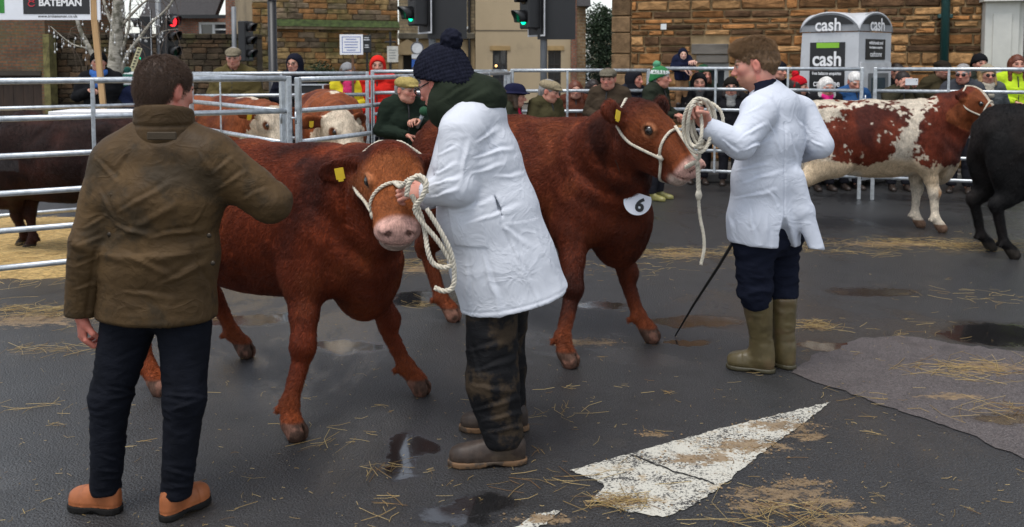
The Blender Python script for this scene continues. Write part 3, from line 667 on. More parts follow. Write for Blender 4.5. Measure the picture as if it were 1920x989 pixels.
def shoe(name, heel, toe, root, m, o, h, r=.043, ankle=None, sole=None, top=None, ht=.0):
    """footwear lofted along the foot: flat sole, heel counter, instep and rounded toe; ankle shaft (and boot leg up to top)"""
    heel = np.asarray(heel, float); toe = np.asarray(toe, float); d = nrm(toe - heel); lat = np.cross(d, Zu); L = np.linalg.norm(toe - heel); sc = r / .045
    U = [0, .05, .15, .3, .45, .6, .75, .88, .96, 1.]; Wd = np.array([.012, .026, .033, .034, .036, .042, .046, .041, .029, .010]) * sc; Ht = np.array([.060, .080, .088, .086, .078, .068, .060, .053, .043, .028]) * sc
    z0 = .024 if sole else .004
    def f(P):
        q = P - heel.astype(np.float32); u = (q @ d.astype(np.float32)) / L; v = np.abs(q @ lat.astype(np.float32)); z = q[:, 2] - z0; w_ = np.interp(u, U, Wd); hh = np.interp(u, U, Ht)
        e = ((v / w_) ** 2.5 + (np.maximum(z, 0) / hh) ** 2.5) ** .4 - 1; d0 = e * np.minimum(w_, hh); return np.maximum(np.maximum(d0, -z), np.maximum(-u, u - 1) * L).astype(np.float32)
    S = Sdf(.012); lo = np.minimum(heel, toe) - .06; hi = np.maximum(heel, toe) + .06; hi[2] = .17; S.fn(f, lo, hi, 'u', .01)
    up = lambda p, z: p + Zu * z
    if ankle is not None:
        S.cap(up(heel + d * .055 * sc, .075), ankle, r * .76 if top is None else r * .95, r * .80 if top is None else r * .98, .03)
        if top is not None: S.cap(ankle, top[0], r * .98, top[1], .03); S.plane(nrm(np.asarray(top[0]) - ankle), top[0], .004)
    def dsp(V, N):
        q = V - heel; u = (q @ d) / L; z = q[:, 2]; v = q @ lat
        g_ = -.0022 * np.exp(-((u - .66 - 2 * v * v) / .010) ** 2) * (z < .1) - .0022 * np.exp(-((u - .30 + .9 * (z - .05)) / .010) ** 2) * (z < .11) - .0025 * np.exp(-((z - z0 - .008) / .003) ** 2)
        return g_ + folds([((30, 30, 22), .003, 5)])(V, N) * sstep(u, .35, .5) * (1 - sstep(u, .62, .7)) + folds([((14, 14, 26), .004, 9)])(V, N) * sstep(z, .1, .2)
    ob = sdfobj(name, S, h, m, root, dsp, None, 1, o)
    if sole:
        T = Sdf(.006)
        def f2(P):
            q = P - heel.astype(np.float32); u = (q @ d.astype(np.float32)) / L; v = np.abs(q @ lat.astype(np.float32)); z = q[:, 2]; w_ = np.interp(u, [-.02] + U[1:-1] + [1.02], [.012 * sc] + list(Wd[1:-1] + .005) + [.012 * sc])
            arch = .012 * np.clip(1 - np.abs((u - .42) / .16), 0, 1); return np.maximum(np.maximum(v - w_, np.maximum(-u - .02, u - 1.02) * L), np.maximum(.002 + arch - z, z - .026)).astype(np.float32)
        T.fn(f2, lo, hi, 'u', .004); sdfobj('sole', T, h * .8, sole, ob, None, None, 1, o)
    return ob
HAIRM = dict(brown=(.06, .035, .02), dark=(.018, .012, .010), white=(.62, .60, .57), grey=(.25, .24, .23), auburn=(.12, .035, .018), blond=(.35, .22, .10))
def hairmat(k): return pmat('hair_' + k, HAIRM[k], .5, var=.3, vscale=60, bump=.5, bscale=260, bdist=.003, stretch=(1, 1, .35), spec=.35)
ARMS = {'down': ((.25, -.02, 1.14), (.245, .06, .90)), 'front': ((.27, .00, 1.15), (.08, .25, 1.10)), 'rail': ((.28, .12, 1.18), (.20, .36, 1.27)),
        'phone': ((.24, .22, 1.20), (.10, .27, 1.47)), 'pocket': ((.29, -.06, 1.15), (.20, .12, .98)), 'chest': ((.28, .02, 1.16), (.06, .25, 1.24)), 'up': ((.30, .12, 1.30), (.16, .30, 1.46))}
def spectator(label, px, ytop, Y, jacket, jname, face=-90, headyaw=0., headtilt=.05, hatk=None, hatc=None, hatc2=None, hr='brown', hs='short', arms=('front', 'front'),
              hat_h=.02, trous=(.02, .02, .025), shoes=(.03, .02, .015), scarf=None, skin=(.52, .28, .20), ruddy=.5, glasses=None, group='spectators', lean=0., hm=1., beard=None,
              collar=True, hh=.0125, hood_down=False, zmin=0., hatname=None, boots=None, vest=None, hatcol=None, hs_extra=None):
    top = at(px, ytop, Y); hgt = top[2] - hat_h - zmin; s = (hgt + .045) / 1.75; X = top[0]
    fa = R(face); Fv = np.array([math.cos(fa), math.sin(fa), 0]); Rv = np.cross(Fv, Zu); base = np.array([X, Y, zmin]) - Fv * (.06 + lean) * s
    root = empty('person', base, label, 'person', group); o = root.location
    def J(a, b, c): return base + s * (a * Rv + (b + lean * sstep(np.array([c]), .9, 1.5)[0]) * Fv + c * Zu)
    hs_ = 1.08 * hm * (s * 1.25 if s < .8 else 1.)
    ha = R(face + headyaw); Hf = np.array([math.cos(ha), math.sin(ha), 0])
    Hd = hframe(J(0, .055, 1.75) - Zu * (.118 * hs_ + .045), Hf, headtilt, 0, hs_); nk = J(0, 0, 1.45)
    S = Sdf(.025); add_head(S, Hd, nk)
    S.chain([J(0, 0, 1.42), J(0, 0, 1.2), J(0, 0, .95)], [.07 * s, .08 * s, .09 * s]); S.cap(J(-.14, 0, 1.38), J(.14, 0, 1.38), .05 * s, .05 * s)
    Jk = Sdf(.04)
    ax = Rv
    Jk.chain([J(0, 0, .84), J(0, 0, 1.02), J(0, 0, 1.24)], [.145 * s, .138 * s, .148 * s], .05, [1.38, 1.36, 1.42], ax); Jk.cap(J(0, -.01, 1.24), J(0, -.015, 1.37), .148 * s, .105 * s, .05, 1.5, ax)
    Jk.cap(J(-.15, -.015, 1.40), J(.15, -.015, 1.40), .078 * s, .078 * s, .05); Jk.cap(J(-.07, -.015, 1.45), J(.07, -.015, 1.45), .07 * s, .07 * s, .05)
    Tr = Sdf(.03)
    for q, an in ((1, arms[0]), (-1, arms[1])):
        e, wv = ARMS[an]; sh = J(.19 * q, -.01, 1.385); el = J(e[0] * q, e[1], e[2]); wr = J(wv[0] * q, wv[1], wv[2])
        Jk.cap(sh, el, .082 * s, .066 * s, .04); Jk.cap(el, wr, .066 * s, .050 * s, .02)
        fd = nrm(wr - el); S.cap(sh, el, .04 * s, .035 * s); S.cap(el, wr, .036 * s, .026 * s)
        if an in ('front', 'rail', 'chest'): hd, hn = nrm(fd + Rv * -q * .3), nrm(-Zu + Fv * .3)
        elif an in ('phone', 'up'): hd, hn = nrm(Zu + Fv * .2 - Rv * .2 * q), -Rv * q
        else: hd, hn = nrm(fd - Zu), -Rv * q
        if an != 'pocket':
            add_hand(S, wr + fd * .012, hd, hn, (1 if np.dot(np.cross(hd, hn), Zu if an in ('front', 'rail', 'chest') else Fv) > 0 else -1), (.6, .8, .5), 1.02)
            Jk.cap(wr - fd * .01, wr + fd * .2, .035 * s, .03 * s, .006, op='s')
    for q in (1, -1):
        Tr.chain([J(.09 * q, 0, .92), J(.095 * q, .01, .50), J(.10 * q, -.01, .10)], [.105 * s, .078 * s, .066 * s], .03)
        S.chain([J(.09 * q, 0, .95), J(.095 * q, .01, .50), J(.10 * q, -.01, .08)], [.05 * s, .05 * s, .04 * s])
    Jk.plane(-Zu, J(0, 0, .80), .01); Tr.plane(-Zu, J(0, 0, .09), .006)
    jm = jacket if not isinstance(jacket, tuple) else cloth('cloth_' + jname, jacket)
    if collar:
        Jk.cap(nk - Zu * .03, Hd.p(0, -.03, -.105), .095 * s, .088 * s, .025); Jk.cap(nk + Fv * .03 + Zu * .02, Hd.p(0, .06, .10), .066, .075, .012, op='s')
    sdfobj('body', S, .0075, M_SKIN, root, None, headcol(Hd, skin, ruddy, HAIRM.get(hr, (.1, .06, .04)) if hr not in ('white',) else (.4, .38, .36), beard, False, False), 1, o)
    sdfobj('jacket', Jk, hh, jm, root, folds([((6, 6, 11), .009, int(px) % 50), ((14, 14, 24), .006, 7)]), None, 1, o)
    if not vest and not scarf:
        zb_ = MB(); zb_.tube([np.array(J(0, y_, z_)) - np.array(o) for y_, z_ in ((.085, 1.46), (.128, 1.36), (.150, 1.24), (.146, 1.02), (.150, .86))], .0085, 6); zb_.obj('zip', pmat('zip_dark', (.012, .012, .012), .6), root, None, True)
    if vest:
        W = Sdf(.02); W.chain([J(0, .05, .98), J(0, .055, 1.24), J(0, .05, 1.36)], [.105 * s, .112 * s, .085 * s], .03, [.75, .8, .6], ax)
        sdfobj('waistcoat', W, hh, cloth('cloth_vest_' + jname, vest), root, None, None, 1, o)
    sdfobj('trousers', Tr, .017, cloth('cloth_tr%d%d' % (int(trous[0] * 1000), int(trous[2] * 1000)), trous), root, folds([((9, 9, 16), .008, 4)]), None, 1, o)
    for q in (1, -1):
        hl = J(.10 * q, -.07, 0); tl = J(.12 * q, .20, 0)
        if boots: shoe('boot', hl, tl, root, pmat('welly_%d' % int(boots[1] * 1000), boots, .4, bump=.1), o, .013, .046, J(.10 * q, -.01, .12), None, (J(.097 * q, 0, .38), .075 * s))
        else: shoe('shoe', hl, tl, root, pmat('shoe_%d' % int(shoes[0] * 1000), shoes, .5), o, .013, .043, J(.10 * q, -.02, .10))
    if hatk:
        hat(hatk, Hd, root, cloth('hat_%s' % (hatname or jname), hatc, var=.28 if hatk == 'flat' else .12, vscale=60 if hatk == 'flat' else 8), o, .0085, None if hatc2 is None else cloth('hat2_%s' % (hatname or jname), hatc2), hatcol(Hd) if hatcol else None)
        if hatcol:
            for c_ in root.children:
                if c_.name.startswith('knitted_hat'): c_.data.materials.clear(); c_.data.materials.append(pmat('knit_attr', attr=True, rough=.9, bump=.3, bscale=200))
    if hr and hatk != 'hood': hair(Hd, root, hairmat(hr), o, .0085, hs if not (hatk and hs == 'tousled') else 'short')
    if scarf:
        T = Sdf(.02); c = (nk + Hd.p(0, -.01, -.10)) / 2 + Fv * .015
        for a in range(9):
            t0, t1 = 2 * math.pi * a / 9, 2 * math.pi * (a + 1) / 9
            P = lambda t: c + (Rv * math.cos(t) * .075 + Fv * (math.sin(t) * .075 + .005) - Zu * .025 * math.sin(t)) * s
            T.cap(P(t0), P(t1), .036 * s, .036 * s, .02)
        T.cap(P(math.pi / 2) - Zu * .02, P(math.pi / 2) - Zu * .13 * s + Fv * .02, .045 * s, .05 * s, .02, 1.4, Rv)
        sdfobj('scarf', T, .010, cloth('scarf_' + jname, scarf), root, folds([((20, 20, 40), .006, 6)]), None, 1, o)
    if glasses:
        b = MB(); gm = pmat('spectacles', (.015, .012, .012), .2, bump=0)
        for q in (1, -1):
            cc = np.array([.033 * q, .106, .005]); b.tube([Hd.p(cc[0] + .021 * math.cos(a), cc[1], cc[2] + .018 * math.sin(a)) - np.array(o) for a in np.linspace(0, 2 * math.pi, 13)], .0028, 5)
            b.tube([Hd.p(.054 * q, .104, .008) - np.array(o), Hd.p(.082 * q, 0, .01) - np.array(o)], .0025, 5)
        b.tube([Hd.p(-.012, .107, .008) - np.array(o), Hd.p(.012, .107, .008) - np.array(o)], .0025, 5)
        gl = b.obj('spectacles', gm, root, None, True)
        if glasses == 'sun':
            for q in (1, -1): sph('lens', Hd.p(.033 * q, .105, .005) - np.array(o), .02, gm, gl, 10, (1, .35, .9))
    return root, J, Hd
# ================================================================ ground
MUDS = []
for px, py, rx, ry in ((1462, 800, .22, .085), (1515, 818, .12, .06), (1400, 838, .22, .10), (1310, 862, .22, .08), (1470, 926, .24, .10), (1425, 948, .18, .06), (1550, 944, .16, .06), (1500, 905, .12, .05), (1600, 978, .22, .06), (1222, 814, .08, .03), (1100, 642, .22, .10), (1170, 942, .14, .05), (1020, 975, .14, .05), (1530, 614, .12, .08), (1270, 478, .35, .16), (1680, 458, .7, .16), (1850, 690, .3, .12), (800, 505, .3, .2), (60, 600, .5, .2), (1790, 745, .2, .06)):
    q = gnd(px, py); MUDS.append((q[0], q[1], rx, ry))
def mudmask(t, co):
    """smears of trodden sawdust and dung, broken up by fine noise"""
    n1 = noise(t, co, 13, 5, .7, (1, 1.6, 1)); n2 = noise(t, co, 75, 3, .7); nn = mth(t, 'ADD', mth(t, 'MULTIPLY', mth(t, 'SUBTRACT', n1.outputs['Fac'], .5), 3.0), mth(t, 'MULTIPLY', mth(t, 'SUBTRACT', n2.outputs['Fac'], .5), 1.3)); best = None
    for (cx, cy, rx, ry) in MUDS:
        mp = t.nodes.new('ShaderNodeMapping'); mp.vector_type = 'TEXTURE'; mp.inputs['Location'].default_value = (cx, cy, 0); mp.inputs['Scale'].default_value = (rx, ry, 1); t.links.new(co, mp.inputs[0])
        ln = t.nodes.new('ShaderNodeVectorMath'); ln.operation = 'LENGTH'; sx = t.nodes.new('ShaderNodeVectorMath'); sx.operation = 'MULTIPLY'; sx.inputs[1].default_value = (1, 1, 0); t.links.new(mp.outputs[0], sx.inputs[0]); t.links.new(sx.outputs[0], ln.inputs[0])
        best = ln.outputs['Value'] if best is None else mth(t, 'MINIMUM', best, ln.outputs['Value'])
    v = mth(t, 'ADD', mth(t, 'MULTIPLY', mth(t, 'SUBTRACT', 1.0, best), .9), nn); n3 = ramp(t, n1.outputs['Fac'], .3, .7)
    return mth(t, 'MULTIPLY', ramp(t, v, .15, .55), ramp(t, best, 1.2, 1.9, 1, 0)), mixc(t, n3, (.13, .085, .045), (.27, .185, .10)), n2
def asphalt(name, c0=(.004, .004, .0045), c1=(.034, .034, .0355), puddles=(), wet=.5, speck=(.17, .165, .16), speckamt=.5, rmul=1., film=(.6, 1.)):
    m = bpy.data.materials.new(name); t, p = nodes(m); co = t.nodes.new('ShaderNodeTexCoord').outputs['Object']
    ag = noise(t, co, 120, 4, .7); ag2 = noise(t, co, 190, 2, .5); big = noise(t, co, .75, 6, .68, (1, .7, 1), .6); mid = noise(t, co, 4.5, 5, .6)
    vo = t.nodes.new('ShaderNodeTexVoronoi'); vo.inputs['Scale'].default_value = 100; t.links.new(co, vo.inputs['Vector'])
    c = mixc(t, ramp(t, ag.outputs['Fac'], .36, .64), c0, c1)
    sp = ramp(t, ag2.outputs['Fac'], .60, .70, 0, speckamt); c = mixc(t, sp, c, speck)
    c = mixc(t, ramp(t, mid.outputs['Fac'], .45, .75, 0, .45), c, tuple(x * .55 for x in c0))
    # silt washed into the wet hollows
    silt = noise(t, co, 2.3, 6, .65, (1, .6, 1)); c = mixc(t, ramp(t, silt.outputs['Fac'], .58, .72, 0, .22), c, (.085, .065, .045))
    wetn = ramp(t, big.outputs['Fac'], .58 - .24 * wet, .72 - .24 * wet)
    pud = None
    if puddles:
        dis = t.nodes.new('ShaderNodeVectorMath'); dis.operation = 'ADD'; sc = t.nodes.new('ShaderNodeVectorMath'); sc.operation = 'SCALE'; sc.inputs['Scale'].default_value = .42
        nn = noise(t, co, 3.2, 4, .6); sub = t.nodes.new('ShaderNodeVectorMath'); sub.operation = 'SUBTRACT'; sub.inputs[1].default_value = (.5, .5, .5)
        t.links.new(nn.outputs['Color'], sub.inputs[0]); t.links.new(sub.outputs[0], sc.inputs[0]); t.links.new(co, dis.inputs[0]); t.links.new(sc.outputs[0], dis.inputs[1])
    for (cx, cy, rx, ry) in puddles:
        mp = t.nodes.new('ShaderNodeMapping'); mp.vector_type = 'TEXTURE'; mp.inputs['Location'].default_value = (cx, cy, 0); mp.inputs['Scale'].default_value = (rx, ry, 1)
        t.links.new(dis.outputs[0], mp.inputs[0])
        ln = t.nodes.new('ShaderNodeVectorMath'); ln.operation = 'LENGTH'; sx = t.nodes.new('ShaderNodeVectorMath'); sx.operation = 'MULTIPLY'; sx.inputs[1].default_value = (1, 1, 0)
        t.links.new(mp.outputs[0], sx.inputs[0]); t.links.new(sx.outputs[0], ln.inputs[0])
        q = ramp(t, ln.outputs['Value'], .55, 1.12, 1, 0); pud = q if pud is None else mth(t, 'MAXIMUM', pud, q)
    if pud is None: pud = mth(t, 'MULTIPLY', wetn, 0.)
    c = mixc(t, mth(t, 'MULTIPLY', pud, .55), c, (.010, .009, .0085))
    mm, mc, mn = mudmask(t, co); c = mixc(t, mth(t, 'MULTIPLY', mm, .9), c, mc); dry = mth(t, 'SUBTRACT', 1.0, mth(t, 'MULTIPLY', mm, .92))
    t.links.new(c, p.inputs['Base Color'])
    r = ramp(t, wetn, 0, 1, .55, .45); r = mth(t, 'ADD', r, ramp(t, ag.outputs['Fac'], .3, .7, -.04, .06))
    mx = t.nodes.new('ShaderNodeMix'); t.links.new(pud, mx.inputs[0]); t.links.new(r, mx.inputs[2]); mx.inputs[3].default_value = .12
    t.links.new(mx.outputs[0], p.inputs['Roughness']); p.inputs['Specular IOR Level'].default_value = .5
    hgt = mth(t, 'ADD', ag.outputs['Fac'], mth(t, 'MULTIPLY', vo.outputs['Distance'], -.7))
    inv = mth(t, 'SUBTRACT', mth(t, 'SUBTRACT', 1.0, mth(t, 'MULTIPLY', pud, .93)), mth(t, 'MULTIPLY', wetn, .4), None, True)
    b = t.nodes.new('ShaderNodeBump'); b.inputs['Distance'].default_value = .0055; t.links.new(hgt, b.inputs['Height']); t.links.new(mth(t, 'MULTIPLY', inv, 1.), b.inputs['Strength'])
    b2 = t.nodes.new('ShaderNodeBump'); b2.inputs['Distance'].default_value = .02; b2.inputs['Strength'].default_value = .10; t.links.new(mid.outputs['Fac'], b2.inputs['Height']); t.links.new(b.outputs[0], b2.inputs['Normal'])
    t.links.new(b2.outputs[0], p.inputs['Normal'])
    # film of water over the stones
    cw = mth(t, 'MULTIPLY', mth(t, 'MAXIMUM', ramp(t, wetn, 0, 1, film[0], film[1]), pud), dry); t.links.new(cw, p.inputs['Coat Weight']); p.inputs['Coat IOR'].default_value = 1.36
    cr = t.nodes.new('ShaderNodeMix'); t.links.new(pud, cr.inputs[0]); t.links.new(ramp(t, wetn, 0, 1, .24, .09), cr.inputs[2]); cr.inputs[3].default_value = .055; t.links.new(cr.outputs[0], p.inputs['Coat Roughness'])
    b3 = t.nodes.new('ShaderNodeBump'); b3.inputs['Distance'].default_value = .006; t.links.new(hgt, b3.inputs['Height']); t.links.new(mth(t, 'MULTIPLY', inv, .8), b3.inputs['Strength']); t.links.new(b3.outputs[0], p.inputs['Coat Normal'])
    return m
PUD = []
for px, py, rx, ry in ((650, 648, .30, .14), (815, 560, .42, .30), (1120, 572, .30, .13), (1300, 603, .34, .17), (1640, 548, .36, .16), (1560, 646, .30, .10), (1880, 628, .45, .3), (880, 950, .22, .10), (470, 600, .4, .2), (1290, 640, .2, .08), (770, 850, .10, .26), (1900, 790, .25, .12)):
    q = gnd(px, py); PUD.append((q[0], q[1], rx, ry))
ASP = asphalt('wet_asphalt', puddles=PUD)
gm = MB(); gm.add([(-250, -60, 0), (250, -60, 0), (250, 400, 0), (-250, 400, 0)], [(0, 1, 2, 3)])
tag(gm.obj('ground', ASP), kind='structure')
def ground_sheet(name, poly, z, m, jit=.012, step=.03, seed=1):
    """flat sheet with a ragged outline, poly in ground metres"""
    rnd = random.Random(seed); P = []
    for i in range(len(poly)):
        a, b = np.array(poly[i]), np.array(poly[(i + 1) % len(poly)]); n = max(1, int(np.linalg.norm(b - a) / step))
        for k in range(n): q = a + (b - a) * k / n; P.append((q[0] + rnd.gauss(0, jit), q[1] + rnd.gauss(0, jit), z))
    b = MB(); b.add(P, [tuple(range(len(P)))]); o = b.obj(name, m); fixn(o.data)
    return o
gp = lambda *a: [tuple(gnd(x, y)[:2]) for x, y in a]
RED = asphalt('worn_red_tarmac', (.040, .033, .032), (.125, .104, .100), [(gnd(1900, 790)[0], gnd(1900, 790)[1], .22, .10)], .05, (.30, .28, .27), .6, 1.25, (.05, .3))
tag(ground_sheet('tarmac_patch', gp((1478, 702), (1520, 672), (1570, 655), (1618, 634), (1700, 630), (1800, 648), (1990, 668), (2150, 800), (2100, 905), (1920, 862), (1760, 795), (1600, 742)), .004, RED, .016, .05), kind='structure')
# worn white triangle
m = bpy.data.materials.new('road_paint'); t, p = nodes(m); co = t.nodes.new('ShaderNodeTexCoord').outputs['Object']
a1 = noise(t, co, 95, 4, .75); a2 = noise(t, co, 5, 5, .65); a3 = noise(t, co, 11, 5, .7)
wear = mth(t, 'ADD', mth(t, 'MULTIPLY', a1.outputs['Fac'], .72), mth(t, 'MULTIPLY', a2.outputs['Fac'], .42))
c = mixc(t, ramp(t, wear, .572, .632), (.52, .50, .43), (.035, .034, .034)); c = mixc(t, ramp(t, a3.outputs['Fac'], .55, .66, 0, .6), c, (.36, .26, .14)); mm, mc, mn = mudmask(t, co); c = mixc(t, mth(t, 'MULTIPLY', mm, .9), c, mc)
t.links.new(c, p.inputs['Base Color']); p.inputs['Roughness'].default_value = .55; bumpn(t, p, a1.outputs['Fac'], .6, .004)
PAINT = m
tri = gp((1068, 884), (1180, 852), (1340, 808), (1450, 781), (1556, 755), (1500, 800), (1420, 858), (1362, 905), (1338, 925), (1290, 955), (1242, 972), (1180, 962), (1110, 938), (1135, 912), (1110, 900))
tag(ground_sheet('road_marking', tri, .004, PAINT, .0035, .018, 4), kind='structure')
tag(ground_sheet('road_marking', gp((965, 990), (1000, 966), (1050, 960), (1020, 985), (990, 1010)), .004, PAINT, .005, .02, 5), kind='structure')
CR = pmat('crack_filler', (.012, .012, .012), .5)
b = MB(); cp = [gnd(*q) for q in ((1172, 851), (1200, 862), (1260, 885), (1300, 897), (1345, 912))]; P = []
for i in range(len(cp) - 1):
    for k in range(8): P.append(cp[i] + (cp[i + 1] - cp[i]) * k / 8 + np.array([0, random.gauss(0, .006), 0]))
v = []; 
for i, q in enumerate(P): wd = .003 + .006 * random.random(); v += [(q[0], q[1] - wd, .0075), (q[0], q[1] + wd, .0075)]
b.add(v, [(2 * i, 2 * i + 2, 2 * i + 3, 2 * i + 1) for i in range(len(P) - 1)]); tag(b.obj('road_crack', CR), kind='structure')
# yellow-grey kerb strip and pavement beyond the back fence
PAV = pmat('pavement_slab', (.085, .08, .074), .55, var=.3, vscale=3, bump=.3, bscale=40)
b = MB(); b.box(-2, 16, 13.1, 19, 0, .10, .01); tag(b.obj('pavement', PAV), kind='structure')
KB = pmat('kerb_stone', (.13, .125, .115), .6, var=.3, vscale=5)
kb = empty('kerb', (0, 0, 0)); tag(kb, kind='structure')
for i in range(14): b = MB(); b.box(-1.5 + i * .92, -1.5 + i * .92 + .91, 12.98, 13.1, 0, .115, .012); b.obj('kerb_stone', KB, kb)
PAV2 = pmat('far_pavement', (.09, .085, .078), .6, var=.3, vscale=2)
b = MB(); b.box(-40, 20, 25.2, 34, 0, .11); tag(b.obj('pavement', PAV2), kind='structure')

# ================================================================ galvanised hurdles
GALV = pmat('galvanised', (.50, .53, .55), .42, var=.22, vscale=24, bump=.12, bscale=90, metal=.72, spec=.5, rvar=.1, dirt=((.20, .18, .15), 9, .62, .5))
def hurdle(label, pa, pb, group, top=1.54, n=6, sp=.262, ups=(.5,), za=0., zb=0., r=.0185):
    pa = np.array(pa, float); pb = np.array(pb, float); d = pb - pa; L = np.linalg.norm(d); a = math.atan2(d[1], d[0])
    root = empty('hurdle', (*pa, za), label, 'fence panel', group, a); sl_ = (zb - za) / L
    def R_(x, z): return (x, 0, z + sl_ * x)
    for i in range(n):
        z = top - i * sp; b = MB(); b.tube([R_(.02, z), R_(L * .5, z), R_(L - .02, z)], r * (1.25 if i == 0 else 1.), 10, 1, 1.15 if i else 1.); b.obj('rail', GALV, root, None, True)
    for x in (0, L):
        b = MB(); z0 = sl_ * x; b.box(x - .022, x + .022, -.024, .024, z0 + .0, z0 + top + .02, .006); b.obj('post', GALV, root)
    for u in ups:
        x = L * u; z0 = sl_ * x; b = MB(); b.box(x - .014, x + .014, -.030, -.020, z0 + top - 5 * sp - .02, z0 + top + .01, .003); b.obj('upright', GALV, root)
    for z in (.42, 1.22):
        b = MB(); b.tube([(L + .01, -.03, z + sl_ * L), (L + .05, -.035, z + sl_ * L)], .008, 6); b.tube([(L + .045, -.035, z + sl_ * L + .05), (L + .045, -.035, z + sl_ * L - .05)], .009, 6); b.obj('hinge_pin', GALV, root, None, True)
    return root
def fx(px, Y): return (at(px, 300, Y)[0], Y)
G = 'galvanised hurdle fence panels'
hurdle('galvanised hurdle at front of left pen, nearest the brown jacket', fx(-160, 6.25), fx(543, 7.6), G, ups=(.43, .68), zb=-.0)
hurdle('galvanised hurdle in front of the two red cows, starting at the corner post', fx(561, 7.85), fx(870, 10.6), G, ups=(.36, .62), top=1.525)
hurdle('galvanised hurdle along the back of the left pen', fx(-160, 8.7), fx(356, 10.15), G, ups=(.62,), top=1.48)
hurdle('galvanised divider hurdle between the two pens', fx(361, 9.6), fx(532, 7.72), G, ups=(.4,), top=1.53)
hurdle('galvanised hurdle along the back of the right-hand pen behind the red cows', fx(362, 11.1), fx(690, 11.6), G, ups=(.5,), top=1.53)
hurdle('galvanised hurdle behind the man with the microphone', fx(700, 11.6), fx(948, 12.1), G, ups=(.4,), top=1.55)
hurdle('galvanised hurdle between the navy hat woman and the bobble hat spectator', fx(960, 12.0), fx(1214, 12.2), G, ups=(.4,), top=1.56)
hurdle('galvanised hurdle behind the second handler, under the small child', fx(1226, 12.2), fx(1612, 11.35), G, ups=(.31, .66), top=1.585, zb=.0)
hurdle('galvanised hurdle behind the shorthorn, right of the cash machine', fx(1637, 11.3), fx(2120, 10.4), G, ups=(.30, .62), top=1.585)
hurdle('short galvanised hurdle running back from the pen toward the navy hat woman', fx(870, 10.6), fx(955, 11.9), G, ups=(.5,), top=1.53)
# ================================================================ buildings
def stone_mesh(name, m, seed):
    rnd = random.Random(seed); J = lambda a: rnd.uniform(-a, a); v = []
    for (x, z) in ((0, 0), (1, 0), (1, 1), (0, 1)): v.append((x, 1, z))
    for (x, z) in ((0, 0), (.5, 0), (1, 0), (1, .5), (1, 1), (.5, 1), (0, 1), (0, .5)): v.append((x + J(.035), .25 + J(.12), z + J(.085)))
    for (x, z) in ((.06, .1), (.5, .07), (.94, .1), (.95, .5), (.94, .9), (.5, .93), (.06, .9), (.05, .5)): v.append((x + J(.035), -.02 + J(.16), z + J(.07)))
    v.append((.5 + J(.2), -.1 + J(.1), .5 + J(.2)))
    f = []
    for k in range(8): f.append((4 + k, 4 + (k + 1) % 8, 12 + (k + 1) % 8, 12 + k)); f.append((12 + k, 12 + (k + 1) % 8, 20))
    for k in range(4): f.append((k, (k + 1) % 4, 4 + (2 * k + 2) % 8, 4 + (2 * k + 1))); f.append((k, 4 + 2 * k + 1, 4 + 2 * k))
    me = bpy.data.meshes.new(name); me.from_pydata(v, [], f); fixn(me); me.materials.append(m); return me
def stonemat(name, c, d=(.3, .3, .3), moss=0.):
    m = bpy.data.materials.new(name); t, p = nodes(m); tc = t.nodes.new('ShaderNodeTexCoord'); g_ = t.nodes.new('ShaderNodeNewGeometry'); co = g_.outputs['Position']
    oi = t.nodes.new('ShaderNodeObjectInfo')
    n1 = noise(t, co, 7, 6, .65); n2 = noise(t, co, 40, 4, .6); n3 = noise(t, co, 1.1, 4, .6)
    k = mth(t, 'MULTIPLY', ramp(t, n1.outputs['Fac'], .25, .75, .55, 1.4), ramp(t, oi.outputs['Random'], 0, 1, .68, 1.35))
    rgb = t.nodes.new('ShaderNodeRGB'); rgb.outputs[0].default_value = (*c, 1); vm = t.nodes.new('ShaderNodeVectorMath'); vm.operation = 'SCALE'; t.links.new(rgb.outputs[0], vm.inputs[0]); t.links.new(k, vm.inputs['Scale'])
    col = mixc(t, ramp(t, n2.outputs['Fac'], .55, .72, 0, .5), vm.outputs[0], d)
    if moss: col = mixc(t, ramp(t, n3.outputs['Fac'], .50, .66, 0, moss), col, (.075, .075, .022))
    t.links.new(col, p.inputs['Base Color']); p.inputs['Roughness'].default_value = .9; p.inputs['Specular IOR Level'].default_value = .2
    bumpn(t, p, n2.outputs['Fac'], .6, .02); return m
